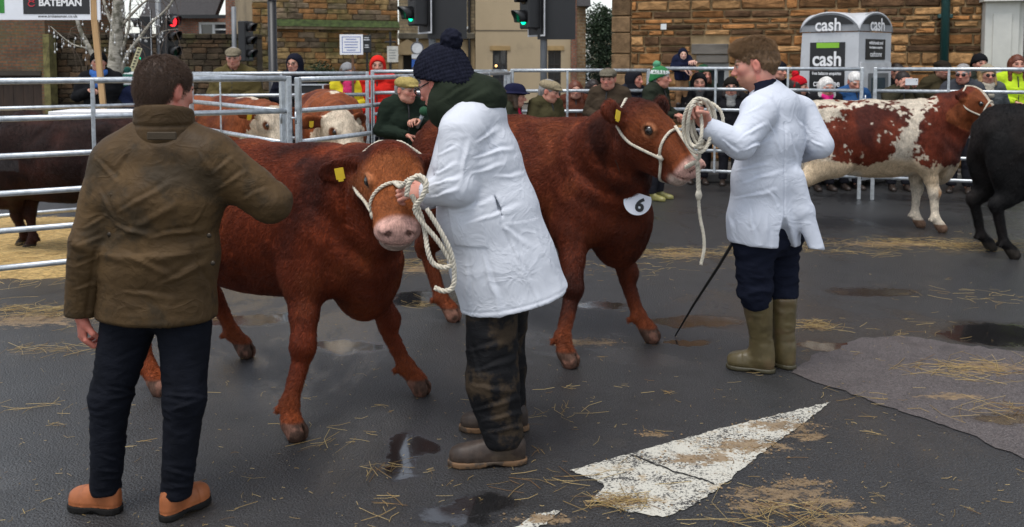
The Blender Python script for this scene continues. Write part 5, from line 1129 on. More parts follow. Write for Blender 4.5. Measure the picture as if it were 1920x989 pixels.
sdfobj('body', S, .0046, M_SKIN, root, None, headcol(Hd, (.50, .24, .17), .75, (.1, .06, .03)), 1, o)
hair(Hd, root, pmat('hair_cropped', (.075, .045, .030), .55, var=.35, vscale=120, bump=.6, bscale=420, bdist=.003, stretch=(1, 1, .35)), o, .005, 'short', .0022, grow=(14000, .012, (.075, .045, .030), 0., .8))
J = Sdf(.045); lx = np.array([1., .08, 0])
pts = [W3(296, 600, Y0), W3(297, 480, Y0), W3(303, 370, Y0 - .01), W3(306, 300, Y0 - .005)]
J.chain(pts, [.158, .150, .150, .115], .05, [1.40, 1.32, 1.40, 1.5], lx); J.cap(W3(240, 288, Y0), W3(372, 286, Y0), .082, .082, .06)
J.cap(W3(270, 258, Y0), W3(346, 258, Y0), .062, .062, .05)
J.cap(shl, ell_, .094, .068, .03); J.cap(ell_, wrl, .068, .056, .012); J.cap(shr, elr, .098, .073, .05); J.cap(elr, wrr, .070, .055, .02)
J.cap(wrl - (0, 0, .03), wrl - (0, 0, .3), .040, .04, .006, op='s'); J.plane(nrm((-.04, 0, -1)), W3(296, 590, Y0), .006)
CR1 = [(215, 400, 330, 340, 9, .009), (212, 420, 290, 446, 9, .010), (280, 447, 398, 425, 9, .010), (225, 470, 330, 520, 10, .008), (300, 530, 398, 490, 11, .009), (230, 545, 330, 560, 9, .006),
       (176, 290, 222, 345, 7, .009), (185, 350, 215, 420, 7, .007), (150, 430, 205, 405, 6, .008), (145, 460, 200, 440, 6, .008), (140, 500, 190, 478, 6, .006), (135, 545, 185, 525, 6, .006),
       (398, 330, 440, 292, 7, .009), (405, 360, 470, 320, 7, .008), (420, 285, 470, 335, 7, .007), (455, 375, 510, 350, 7, .007), (250, 270, 205, 330, 8, .006), (365, 275, 400, 330, 8, .006), (385, 380, 350, 440, 8, .006)]
def in_px(V):       # rough picture coordinates of a point on the jacket (metres to the photograph's grid)
    return 960 + V[:, 0] / V[:, 1] * F, V[:, 2]
def dj(V, N):
    lx_ = V[:, 0]; z = V[:, 2]; back = sstep(-N[:, 1], .1, .4)
    x0 = pts[0][0]; body = (np.abs(lx_ - x0) < .235) * back
    d = folds([((4, 4, 7), .006, 41), ((26, 26, 34), .0018, 3)])(V, N) + creases(V, N, CR1)
    arm = sstep(np.linalg.norm(V - ell_, axis=1), .0, .16); arm2 = sstep(np.linalg.norm(V - elr, axis=1), .0, .18)
    d = d + folds([((8, 8, 24), .006, 23)])(V, N) * (1 - arm * arm2) 
    dl = (z - .95) * .25                                                            # side seams and vents
    for xs, sg in ((-.180, 1), (.185, -1)):
        sx = lx_ - x0 - xs - dl * sg; d = d - .005 * body * np.exp(-(sx / .006) ** 2) * (z < 1.02) + .0035 * body * sstep(sx * sg, -.004, .004) * (z < 1.0)
    zs = 1.235 - 1.2 * (lx_ - x0) ** 2
    d = d - .004 * np.exp(-((z - .725) / .006) ** 2) * back                          # hem stitching
    sy = np.exp(-((z - (.985 + .9 * (lx_ - x0) ** 2)) / .022) ** 2) * .010 * body; d = d + sy   # sag fold across the small of the back
    sy = np.exp(-((z - (1.10 + .55 * (lx_ - x0)) ) / .016) ** 2) * .008 * body * sstep(lx_ - x0, -.15, 0) * (1 - sstep(lx_ - x0, .1, .16)); d = d + sy
    return d
WAX = pmat('waxed_cotton', (.068, .040, .016), .66, wr=(10, .6, .02, 1.3), var=.34, vscale=5, bump=.35, bscale=180, bdist=.002, spec=.2, rvar=.08, dirt=((.030, .022, .012), 4.5, .52, .7))
jk = sdfobj('jacket', J, .0058, WAX, root, dj, None, 1, o)
T = Sdf(.02); c = W3(309, 240, Y0 - .005)                                             # stand collar
T.cap(c - Zu * .03, c + Zu * .055 - np.array([0, .006, 0]), .098, .091, .02, 1.16, (1, 0, 0)); T.cap(c + Zu * .0, c + Zu * .2, .076, .08, .008, 1.16, (1, 0, 0), 's'); T.plane(nrm((0, .25, 1)), c + Zu * .068, .006)
sdfobj('collar', T, .006, WAX, jk, lambda V, N: folds([((14, 14, 9), .004, 2)])(V, N) - .006 * np.exp(-((V[:, 2] - c[2] - .012) / .006) ** 2), None, 1, o)
bp = MB()
for dz, ww in ((0, .052),):
    c = W3(305, 256, Y0 - .125) - om
    bp.box(c[0] - ww, c[0] + ww, c[1] - .012, c[1] - .004, c[2] - .012, c[2] + .016, .003)
bp.obj('hanger_loop', pmat('wax_dark', (.045, .030, .014), .8), jk)
SN = pmat('snap_brass_dark', (.05, .04, .03), .35, metal=.8, bump=0)
for px, py in ((205, 440), (201, 493), (392, 442), (399, 494)):
    c = W3(px, py, Y0 - .125) - om; q = sph('snap', c, .009, SN, jk, 8, (1, .5, 1))
tb = MB(); c = W3(222, 370, Y0 - .145) - om; tb.box(c[0] - .03, c[0] + .022, c[1] - .006, c[1] + .02, c[2] - .014, c[2] + .014, .003); tb.obj('side_tab', WAX, jk)
T = Sdf(.04)
T.cap(W3(265, 565, Y0), W3(335, 565, Y0), .105, .105, .05)
for a, b, c, yo in (((240, 612), (207, 745), (198, 915), -.03), ((346, 612), (346, 750), (330, 935), -.06)):
    T.chain([W3(*a, Y0), W3(*b, Y0 + yo), W3(*c, Y0 + yo)], [.099, .071, .054], .03)
T.plane(-Zu, (0, 0, .072), .006)
JEAN = pmat('dark_denim', (.006, .007, .011), .85, var=.25, vscale=9, bump=.4, bscale=420, bdist=.0015, spec=.12, wr=(14, .4, .015, 2.5))
kz = W3(240, 735, Y0)[2]
CRJ = [(190, 725, 285, 745, 6, .007), (195, 750, 270, 735, 6, .006), (185, 850, 240, 870, 6, .008), (180, 880, 235, 885, 6, .007), (178, 905, 225, 895, 5, .006), (305, 740, 395, 748, 6, .007), (310, 770, 380, 752, 6, .006), (305, 880, 370, 895, 6, .008), (310, 905, 365, 915, 5, .007), (200, 640, 260, 615, 8, .007), (310, 620, 380, 640, 8, .007), (215, 680, 280, 650, 8, .005)]
sdfobj('jeans', T, .007, JEAN, root, lambda V, N: (folds([((16, 16, 34), .003, 9)])(V, N) + creases(V, N, CRJ)) * (.6 + sstep(-np.abs(V[:, 2] - kz), -.25, -.05) + sstep(-V[:, 2], -.32, -.14)) , None, 1, o)
TAN = pmat('tan_leather', (.33, .105, .036), .5, var=.22, vscale=14, bump=.25, bscale=60, bdist=.002, spec=.4); SOLE = pmat('rubber_sole', (.010, .009, .008), .8, spec=.2)
shoe('boot', gnd(226, 962), gnd(134, 950), root, TAN, o, .005, .047, W3(199, 905, Y0 - .03), SOLE)
shoe('boot', gnd(304, 980), gnd(388, 936), root, TAN, o, .005, .047, W3(330, 915, Y0 - .065), SOLE)

# --- handler in bobble hat, white coat
Y0 = 4.02
root = empty('person', (gnd(925, 840)[0], Y0, 0), 'handler in navy bobble hat and long white coat leaning toward the near heifer', 'person'); o = root.location; om = np.array(o)
fv = nrm((-.94, .34, 0)); lat = nrm(np.cross(fv, Zu)); 
if lat[1] > 0: lat = -lat            # towards the camera: his left
Hd = hframe(W3(828, 158, Y0 + .02), (-.84, .54, -.12), .22, .0, 1.02)
S = Sdf(.025); nk = W3(858, 215, Y0); add_head(S, Hd, nk, .06)
S.chain([nk, W3(900, 380, Y0), W3(935, 560, Y0)], [.07, .09, .09])
sh, el, wr = W3(866, 250, Y0 - .155), W3(858, 350, Y0 - .20), W3(806, 362, Y0 - .14)
sh2, el2, wr2 = W3(868, 236, Y0 + .17), W3(830, 350, Y0 + .20), W3(800, 372, Y0 + .05)
S.cap(sh, el, .045, .04); S.cap(el, wr, .04, .029); S.cap(sh2, el2, .045, .04); S.cap(el2, wr2, .04, .029)
add_hand(S, wr + nrm(wr - el) * .01, nrm((-.9, -.1, .12)), nrm((.1, .75, -.6)), -1, (.8, 1.1, .8), 1.02); add_hand(S, wr2, (-.9, 0, .1), (0, -.9, -.3), 1, (.8, 1.1, .8))
S.chain([W3(925, 560, Y0 - .08), W3(922, 720, Y0 - .1), W3(945, 840, Y0 - .1)], [.06, .05, .04]); S.chain([W3(950, 560, Y0 + .1), W3(955, 700, Y0 + .15), W3(962, 780, Y0 + .2)], [.06, .05, .04])
sdfobj('body', S, .0048, M_SKIN, root, None, headcol(Hd, (.52, .26, .19), .7, (.08, .05, .03)), 1, o)
J = Sdf(.05)
pts = [W3(888, 232, Y0), W3(895, 300, Y0), W3(915, 400, Y0), W3(942, 490, Y0), W3(974, 590, Y0)]
J.chain(pts, [.122, .170, .206, .218, .250], .06, [1.55, 1.22, 1.02, 1.02, 1.0], lat)
J.cap(W3(878, 236, Y0 - .14), W3(878, 236, Y0 + .14), .082, .082, .06); J.cap(W3(852, 212, Y0), W3(905, 212, Y0), .075, .09, .05, 1.4, lat)
J.cap(sh, el, .098, .082, .022); J.cap(el, wr, .082, .054, .02); J.cap(sh2, el2, .1, .08, .05); J.cap(el2, wr2, .08, .052, .02)
J.cap(wr, wr + nrm(wr - el) * .2, .042, .05, .006, op='s')
hem0, hem1 = W3(857, 608, Y0 - .2), W3(1082, 558, Y0 - .2); hn = nrm(np.cross(hem1 - hem0, (0, 1, .05)));  hn = hn if hn[2] < 0 else -hn
J.plane(hn, hem0, .005)
J.ell(W3(934, 388, Y0 - .235), (.008, .06, .055), .004, np.stack([nrm((.93, 0, .36)), (0, 1, 0), nrm((-.36, 0, .93))]), 's')
pk0, pk1 = W3(836, 388, Y0 - .2), W3(903, 464, Y0 - .2)
CR2 = [(886, 300, 965, 278, 7, .011), (880, 325, 950, 308, 6, .008), (890, 270, 940, 240, 7, .008), (800, 350, 868, 330, 6, .010), (805, 372, 862, 352, 6, .009), (812, 330, 858, 305, 6, .008), (818, 290, 862, 275, 6, .006), (862, 340, 882, 260, 7, .010),
       (850, 398, 940, 372, 8, .008), (870, 420, 985, 385, 8, .007), (905, 470, 940, 598, 10, .010), (955, 450, 1010, 580, 10, .009), (1000, 430, 1055, 560, 10, .009), (875, 480, 880, 600, 9, .008), (925, 330, 985, 330, 7, .006), (900, 225, 930, 300, 8, .006), (930, 420, 1000, 470, 9, .006)]
def dc(V, N):
    z = V[:, 2]; near = sstep(-N[:, 1], .2, .5)
    low = sstep(1.0 - z, 0, .35)
    d = folds([((5, 5, 8), .003, 14)])(V, N) * (1 - .6 * low) + folds([((9, 9, 1.6), .006, 6)])(V, N) * low + creases(V, N, CR2)
    se = np.minimum(sstep(np.linalg.norm(V - el, axis=1), .0, .17), sstep(np.linalg.norm(V - sh, axis=1), 0, .16)); d = d + folds([((9, 9, 20), .005, 17)])(V, N) * (1 - se)
    seam = (V[:, 0] - (W3(938, 410, Y0 - .2)[0] + (1.02 - z) * .45)); d = d - .005 * near * np.exp(-(seam / .0055) ** 2) * (z < 1.02) + .003 * near * sstep(seam, -.003, .003) * (z < 1.02)
    pkx = V[:, 0] + (z - pk0[2]) * .18; inx = sstep(pkx, pk0[0], pk0[0] + .008) * (1 - sstep(pkx, pk1[0] - .004, pk1[0] + .004)) * sstep(z, pk1[2], pk1[2] + .008) * (1 - sstep(z, pk0[2] - .008, pk0[2]))
    d = d + .0045 * inx * near - .003 * near * np.exp(-((z - (hem0[2] + .025 + (V[:, 0] - hem0[0]) * .21)) / .004) ** 2)
    return d
COAT = pmat('white_cotton', (.58, .60, .645), .9, var=.05, vscale=5, bump=.25, bscale=260, bdist=.0015, spec=.12, wr=(8, .75, .022, 1.), dirt=((.55, .52, .46), 3, .62, .35))
ck = sdfobj('white_coat', J, .0058, COAT, root, dc, None, 1, o)
HG = cloth('hood_green', (.020, .026, .017), var=.2)
T = Sdf(.04); T.cap(W3(846, 200, Y0 - .02), W3(905, 193, Y0), .085, .088, .05, 1.5, lat); T.cap(W3(862, 156, Y0), W3(908, 178, Y0), .062, .075, .05, 1.6, lat); T.cap(W3(828, 208, Y0), W3(852, 172, Y0), .072, .085, .04, 1.5, lat)
T.ell(W3(806, 205, Y0), (.05, .09, .08), .02, op='s')
sdfobj('hood', T, .007, HG, root, lambda V, N: folds([((9, 9, 14), .006, 5)])(V, N) + creases(V, N, [(820, 195, 900, 150, 7, .012), (840, 205, 925, 170, 7, .012), (870, 210, 935, 195, 6, .010)]), None, 1, o)
BN = cloth('bobble_navy', (.012, .013, .022), var=.3, vscale=40)
hat('bobble', Fr(Hd.p(0, -.006, .012), Hd.x, Hd.y, Hd.z, Hd.s * 1.15), root, BN, o, .0055, pom=(0, -.090, .125))
gb = MB(); gm = pmat('spectacles', (.015, .012, .012), .2, bump=0)
for q in (1, -1):
    gb.tube([Hd.p(.033 * q + .021 * math.cos(a), .108, .003 + .018 * math.sin(a)) - om for a in np.linspace(0, 2 * math.pi, 15)], .0028, 5); gb.tube([Hd.p(.054 * q, .104, .008) - om, Hd.p(.082 * q, 0, .01) - om], .0025, 5)
gb.obj('spectacles', gm, root, None, True)
T = Sdf(.04)
T.chain([W3(922, 590, Y0 - .08), W3(923, 720, Y0 - .13), W3(943, 818, Y0 - .18)], [.108, .104, .085], .04); T.chain([W3(945, 560, Y0 + .12), W3(945, 690, Y0 + .16), W3(955, 765, Y0 + .20)], [.11, .088, .075], .04)
T.plane(-Zu, (0, 0, .075), .01)
CR4 = [(870, 660, 960, 640, 8, .012), (875, 700, 975, 670, 7, .012), (880, 720, 960, 735, 7, .012), (885, 770, 975, 745, 7, .014), (900, 790, 985, 775, 7, .014), (905, 815, 985, 800, 6, .013), (950, 690, 980, 780, 7, .010), (880, 630, 900, 720, 8, .008), (960, 620, 990, 700, 8, .008)]
WP = pmat('muddy_overtrousers', (.007, .007, .008), .75, var=.3, vscale=8, bump=.3, bscale=120, spec=.15, wr=(11, .5, .02, 2.), dirt=((.055, .037, .021), 6, .50, .7))
sdfobj('overtrousers', T, .0075, WP, root, lambda V, N: folds([((7, 7, 12), .009, 3)])(V, N) + creases(V, N, CR4), None, 1, o)
BRN = pmat('muddy_boot', (.032, .019, .012), .6, var=.35, vscale=20, bump=.4, bscale=50, bdist=.003, dirt=((.085, .058, .034), 12, .52, .6)); SOL2 = pmat('gum_sole', (.15, .08, .035), .7, var=.3, dirt=((.03, .022, .015), 14, .46, .85))
shoe('boot', gnd(986, 868), gnd(842, 872), root, BRN, o, .0065, .052, W3(948, 815, Y0 - .19), SOL2)
shoe('boot', gnd(990, 806), gnd(863, 806), root, BRN, o, .0065, .050, W3(962, 765, Y0 + .20), SOL2)

# --- second handler, white coat and wellingtons
Y0 = 5.02
root = empty('person', (gnd(1432, 700)[0], Y0, 0), 'fair-haired handler in white coat and muddy green wellingtons holding a coiled rope', 'person'); o = root.location; om = np.array(o)
fv = nrm((-.76, .65, 0)); lat = nrm((-.65, -.76, 0))
Hd = hframe(W3(1416, 123, Y0), (-.95, .30, -.12), .05, .0, 1.06)
S = Sdf(.025); nk = W3(1436, 190, Y0); add_head(S, Hd, nk, .064)
S.chain([nk, W3(1445, 300, Y0), W3(1440, 430, Y0)], [.07, .09, .09])
sh, el, wr = W3(1424, 214, Y0 - .17), W3(1388, 272, Y0 - .27), W3(1328, 240, Y0 - .28)
sh2, el2, wr2 = W3(1500, 212, Y0 + .12), W3(1537, 272, Y0 + .05), W3(1500, 290, Y0 + .26)
S.cap(sh, el, .045, .04); S.cap(el, wr, .04, .03); S.cap(sh2, el2, .045, .04); S.cap(el2, wr2, .04, .03)
HD3 = nrm((-.55, -.05, .85)); add_hand(S, wr + nrm(wr - el) * .012, HD3, nrm((-.55, -.75, -.3)), 1, (1.0, 1.3, .7), 1.08, .6); add_hand(S, wr2, nrm(wr2 - el2), (0, 0, -1), 1, (.8, 1.1, .8))
S.chain([W3(1415, 450, Y0 - .06), W3(1415, 540, Y0 - .06), W3(1428, 680, Y0 - .02)], [.06, .05, .04]); S.chain([W3(1465, 450, Y0 + .06), W3(1466, 540, Y0 + .06), W3(1470, 680, Y0 + .04)], [.06, .05, .04])
sdfobj('body', S, .005, M_SKIN, root, None, headcol(Hd, (.52, .27, .20), .75, (.2, .11, .05), (.30, .16, .09)), 1, o)
hair(Hd, root, pmat('hair_fair', (.14, .08, .038), .5, var=.4, vscale=70, bump=.7, bscale=220, bdist=.005, stretch=(1, 1, .4)), o, .0055, 'tousled', .007, grow=(18000, .018, (.20, .118, .058), .05, .7))
J = Sdf(.05)
pts = [W3(1452, 205, Y0), W3(1446, 262, Y0), W3(1437, 335, Y0), W3(1432, 410, Y0), W3(1434, 490, Y0)]
J.chain(pts, [.115, .150, .158, .170, .185], .06, [1.6, 1.46, 1.34, 1.32, 1.32], lat); J.cap(W3(1418, 208, Y0 - .13), W3(1490, 208, Y0 + .10), .085, .085, .06)
J.cap(W3(1440, 180, Y0), W3(1450, 200, Y0), .095, .11, .05)
J.cap(sh, el, .092, .074, .022); J.cap(el, wr, .074, .056, .02); J.cap(sh2, el2, .092, .070, .022); J.cap(el2, wr2, .068, .05, .02)
J.cap(wr, wr + nrm(wr - el) * .2, .043, .05, .006, op='s')
J.chain([W3(1486, 330, Y0 - .10), W3(1506, 395, Y0 - .10), W3(1532, 470, Y0 - .12)], [.05, .040, .03], .03, [1.3, 1.5, 1.4], nrm((1, .4, 0)))
J.chain([W3(1474, 402, Y0 - .2), W3(1476, 440, Y0 - .2), W3(1487, 500, Y0 - .2)], [.004, .040, .085], .008, [2.2, 2.2, 2.2], (0, 1, 0), 's')
hem0, hem1 = W3(1358, 456, Y0 - .15), W3(1542, 470, Y0 - .15); hn = nrm(np.cross(hem1 - hem0, (0, 1, 0))); hn = hn if hn[2] < 0 else -hn
J.plane(hn, hem0, .005)
vs = W3(1474, 400, Y0 - .2)
CR3 = [(1385, 262, 1440, 232, 5, .010), (1390, 285, 1450, 262, 5, .010), (1350, 262, 1385, 290, 5, .008), (1440, 225, 1462, 290, 5, .010), (1378, 322, 1450, 305, 6, .010), (1385, 345, 1470, 322, 6, .008), (1375, 372, 1460, 358, 6, .008), (1480, 240, 1500, 330, 6, .008), (1490, 215, 1520, 260, 5, .008),
       (1515, 262, 1545, 280, 4, .008), (1370, 400, 1376, 455, 7, .008), (1405, 390, 1415, 460, 7, .008), (1440, 400, 1436, 462, 7, .007), (1395, 215, 1430, 195, 5, .006), (1500, 300, 1525, 292, 4, .007), (1430, 350, 1465, 395, 6, .006)]
def dc3(V, N):
    z = V[:, 2]; low = sstep(.95 - z, 0, .3)
    d = folds([((5, 5, 8), .003, 24)])(V, N) * (1 - .5 * low) + folds([((9, 9, 1.8), .005, 8)])(V, N) * low + creases(V, N, CR3)
    se = np.minimum(sstep(np.linalg.norm(V - el, axis=1), .0, .16), sstep(np.linalg.norm(V - el2, axis=1), 0, .16)); d = d + folds([((9, 9, 20), .004, 19)])(V, N) * (1 - se)
    seam = V[:, 0] - (vs[0] - (z - vs[2]) * .02); back = sstep(-N[:, 1], .1, .4)
    return d - .005 * back * np.exp(-(seam / .005) ** 2) * (z > vs[2] - .02) * (z < 1.36)
COAT2 = pmat('white_cotton_blue', (.57, .60, .665), .9, var=.04, vscale=5, bump=.25, bscale=260, bdist=.0015, spec=.12, wr=(8, .8, .022, 1.))
sdfobj('white_coat', J, .0064, COAT2, root, dc3, None, 1, o)
T = Sdf(.03); T.cap(W3(1432, 184, Y0), W3(1426, 160, Y0), .092, .083, .03); T.cap(W3(1405, 160, Y0), W3(1418, 142, Y0), .065, .03, .01, op='s')
sdfobj('fleece_collar', T, .007, cloth('navy_fleece', (.012, .014, .026)), root, folds([((14, 14, 26), .007, 5)]), None, 1, o)
cl = Sdf(.02)
for a in range(12):
    t0, t1 = math.pi * (.0 + a / 12 * 1.5) , math.pi * (.0 + (a + 1) / 12 * 1.5); c = W3(1441, 188, Y0)
    P = lambda t: c + fv * (-math.cos(t - .9) * .10) + lat * math.sin(t - .9) * .125 + Zu * (.0 + .012 * math.cos(t - .9))
    cl.cap(P(t0), P(t1), .022, .022, .015)
sdfobj('coat_collar', cl, .008, COAT2, root, None, None, 1, o)
T = Sdf(.035); T.cap(W3(1420, 440, Y0 - .05), W3(1460, 440, Y0 + .05), .13, .13, .05)
T.chain([W3(1414, 465, Y0 - .07), W3(1415, 545, Y0 - .06), W3(1421, 585, Y0 - .05)], [.106, .084, .064], .03); T.chain([W3(1464, 465, Y0 + .06), W3(1465, 545, Y0 + .07), W3(1467, 580, Y0 + .06)], [.100, .082, .062], .03)
T.plane(-Zu, (0, 0, .36), .01)
sdfobj('trousers', T, .008, cloth('navy_trousers', (.010, .012, .022)), root, folds([((6, 6, 16), .012, 31), ((14, 14, 30), .006, 9)]), None, 1, o)
WEL = pmat('welly_olive', (.095, .072, .030), .42, var=.25, vscale=10, bump=.15, bscale=60, spec=.45, dirt=((.12, .075, .038), 6, .5, .7)); SOLW = pmat('welly_sole', (.05, .042, .02), .5)
shoe('wellington', gnd(1452, 700), gnd(1363, 688), root, WEL, o, .0068, .056, W3(1428, 650, Y0 - .02), SOLW, (W3(1420, 560, Y0 - .05), .080))
shoe('wellington', gnd(1489, 694), gnd(1412, 672), root, WEL, o, .0068, .056, W3(1470, 648, Y0 + .05), SOLW, (W3(1467, 556, Y0 + .05), .078))
HND3 = W3(1306, 214, Y0 - .28)
# ================================================================ spectators
sp = spectator
TWEED = (.13, .105, .07); OL = (.065, .052, .022)
# behind the pens, left
sp('man in black beanie, blue scarf and black coat holding the signboard pole', 184, 96, 12.2, (.014, .014, .015), 'black_coat', -84, 12, hatk='beanie', hatc=(.010, .010, .011), hr='grey', arms=('chest', 'pocket'), scarf=(.06, .16, .45), hat_h=.02)
sp('person in green and white striped hat and navy coat, mostly hidden by the brown-jacketed man', 246, 134, 12.4, (.012, .016, .04), 'navy_coat', 60, 0, hatk='bobble', hatc=(.5, .52, .5), hatc2=(.03, .10, .08), hr='brown', arms=('pocket', 'pocket'), hatcol=lambda Hd: (lambda V, N: np.where((np.sin(Hd.loc(V)[:, 2] * 95) > 0)[:, None], (.02, .11, .08), (.62, .64, .62))))
sp('man in tweed flat cap and olive-brown jacket looking at his phone behind the pens', 437, 88, 12.0, (.085, .066, .026), 'olive_jacket', -88, 6, .18, hatk='flat', hatc=(.17, .145, .10), hr='grey', arms=('front', 'front'), hat_h=.015)
ph = sp('man in dark navy hooded coat beside the black lamp column', 551, 100, 12.6, (.012, .013, .022), 'navy_hood', -86, -15, hatk='hood', hatc=(.012, .013, .022), hr=None, arms=('front', 'front'), glasses='clear')
sp('person in grey beanie and yellow hi-vis coat holding the white placard', 652, 117, 13.0, (.60, .50, .03), 'yellow_hivis', -80, 25, hatk='beanie', hatc=(.25, .25, .26), hr='brown', hs='bob', arms=('chest', 'front'), scarf=(.55, .04, .14))
sp('woman in bright red hooded raincoat', 708, 104, 13.0, (.62, .025, .018), 'red_coat', -92, 8, hatk='hood', hatc=(.62, .025, .018), hr='dark', arms=('pocket', 'pocket'))
sp('grey-haired person partly hidden behind the navy bobble hat', 806, 91, 16.5, (.05, .05, .06), 'grey_coat', -60, 0, hr='grey', arms=('pocket', 'pocket'))
# in the ring
mic = sp('man in yellow tweed cap and dark green coat talking with a microphone', 762, 142, 8.9, (.016, .024, .017), 'green_coat', -62, 20, .1, hatk='flat', hatc=(.33, .255, .09), hr='grey', arms=('front', 'chest'), hat_h=.015, lean=.05, ruddy=.8)
sp('woman in navy brimmed hat and green tweed jacket with red waistcoat', 966, 152, 10.4, (.040, .042, .026), 'tweed_green', -20, 15, hatk='brim', hatc=(.012, .013, .035), hr='brown', hs='bob', arms=('front', 'pocket'), vest=(.50, .02, .06), hat_h=.05)
sp('man in pale tweed cap and olive jacket looking right beside the navy hat woman', 1030, 148, 10.5, (.058, .050, .024), 'olive_tweed', -50, 30, .25, hatk='flat', hatc=(.25, .205, .13), hr='grey', arms=('front', 'front'), ruddy=.8, hatname='pale_tweed')
sp('smiling man in grey flat cap, shirt collar and brown caped jacket', 1140, 126, 10.9, (.050, .036, .024), 'brown_cape', -112, 5, hatk='flat', hatc=(.13, .115, .085), hr='brown', arms=('front', 'front'), hatname='grey_tweed', ruddy=.8)
def band(Hd): return lambda V, N: np.where(((Hd.loc(V)[:, 2] + .35 * -Hd.loc(V)[:, 1] * -1 * .0 > .045) & (Hd.loc(V)[:, 2] < .085))[:, None], (.62, .66, .64), (.02, .17, .05))
gh = sp('man in green and white lettered bobble hat and dark waxed jacket looking right', 1240, 119, 11.3, (.022, .026, .018), 'dark_wax', -35, 15, hatk='bobble', hatc=(.02, .17, .05), hatc2=(.10, .30, .17), hr='grey', arms=('front', 'front'), hat_h=.05, hatcol=band, boots=(.24, .22, .07), ruddy=.8)
# behind the back fence
sp('woman with long auburn hair in rust jacket behind the rails', 1079, 150, 13.0, (.09, .03, .018), 'rust_jacket', -85, 0, hr='auburn', hs='long', arms=('pocket', 'pocket'))
sp('woman with dark hair half hidden behind the caped man', 1113, 148, 13.3, (.02, .02, .03), 'dark_coat_a', -70, 0, hr='dark', hs='long', arms=('pocket', 'pocket'))
sp('ruddy-faced man in black hood between the caped man and green bobble hat', 1191, 130, 13.0, (.014, .016, .024), 'hood_black', -60, 20, hatk='hood', hatc=(.014, .014, .018), hr=None, arms=('pocket', 'pocket'), ruddy=.9)
sp('small fair child in navy hooded coat lifted above the top rail', 1281, 88, 12.75, (.012, .015, .035), 'child_navy', -82, -8, hatk='hood', hatc=(.010, .012, .026), hr='blond', arms=('front', 'rail'), zmin=1.02, ruddy=.3, hm=.98, skin=(.62, .40, .31), trous=(.25, .14, .07), hat_h=.03)
sp('person in green cap behind the small child', 1320, 121, 13.3, (.03, .04, .03), 'bottle_green', -70, 0, hatk='beanie', hatc=(.02, .07, .035), hr='auburn', hs='bob', arms=('pocket', 'pocket'))
sp('woman in black hooded coat below the small child', 1311, 136, 12.75, (.012, .012, .013), 'black_hood_b', -95, 0, hatk='hood', hatc=(.012, .012, .014), hr='brown', arms=('front', 'front'), scarf=(.06, .06, .06))
sp('woman in dark fur hat, spectacles and grey patterned scarf', 1371, 144, 12.6, (.014, .014, .016), 'black_coat_c', -100, 0, hatk='beanie', hatc=(.016, .014, .012), hr='dark', hs='bob', arms=('pocket', 'pocket'), scarf=(.22, .22, .21), glasses='clear')
sp('person in dark coat half hidden behind the second handler', 1462, 114, 13.0, (.012, .012, .016), 'dark_coat_d', -60, 0, hatk='beanie', hatc=(.012, .012, .016), hr='dark', arms=('pocket', 'pocket'))
sp('child in red bobble hat and black coat', 1499, 136, 12.3, (.014, .014, .016), 'black_coat_e', -60, 30, hatk='bobble', hatc=(.45, .012, .02), hr='dark', hs='bob', arms=('pocket', 'pocket'), hat_h=.06)
sp('white-haired woman in bright pink scarf', 1551, 143, 12.1, (.015, .014, .016), 'black_coat_f', -85, 0, .2, hr='white', hs='bob', arms=('front', 'front'), scarf=(.75, .03, .22))
sp('white-haired man in blue anorak looking down', 1604, 133, 12.2, (.025, .075, .19), 'blue_anorak', -80, -10, .35, hr='white', arms=('pocket', 'front'))
ph2 = sp('man in olive coat holding up a white phone', 1694, 132, 12.1, (.040, .036, .022), 'olive_anorak', -95, 5, hr='dark', arms=('phone', 'phone'))
sp('man in black coat behind the phone holder', 1683, 117, 13.0, (.012, .012, .013), 'black_coat_g', -70, 0, hr='dark', arms=('pocket', 'pocket'))
sp('man in dark cap behind the sunglasses couple', 1767, 112, 13.0, (.05, .04, .022), 'tan_coat', -80, 0, hatk='flat', hatc=(.022, .018, .014), hr='dark', arms=('pocket', 'pocket'), hatname='dark_cap', beard=(.05, .03, .02))
sp('grey-haired man in sunglasses and grey anorak leaning left', 1806, 118, 11.9, (.045, .048, .056), 'grey_anorak', -118, -10, .1, hr='grey', arms=('rail', 'pocket'), glasses='sun', ruddy=.7)
sp('tall man in black beanie grinning at the back', 1838, 100, 12.9, (.030, .034, .026), 'dark_green_coat', -88, 0, hatk='beanie', hatc=(.012, .012, .014), hr='dark', arms=('pocket', 'pocket'))
sp('woman in cream cloche hat, sunglasses and grey coat', 1852, 120, 12.2, (.075, .082, .085), 'grey_coat_b', -95, 0, hatk='beanie', hatc=(.30, .26, .19), hr='blond', hs='bob', arms=('pocket', 'pocket'), scarf=(.42, .38, .30), glasses='sun')
sp('woman with long brown hair and hi-vis jacket at the right edge', 1908, 101, 12.6, (.45, .62, .03), 'hivis_lime', -100, 0, hr='auburn', hs='long', arms=('front', 'pocket'))
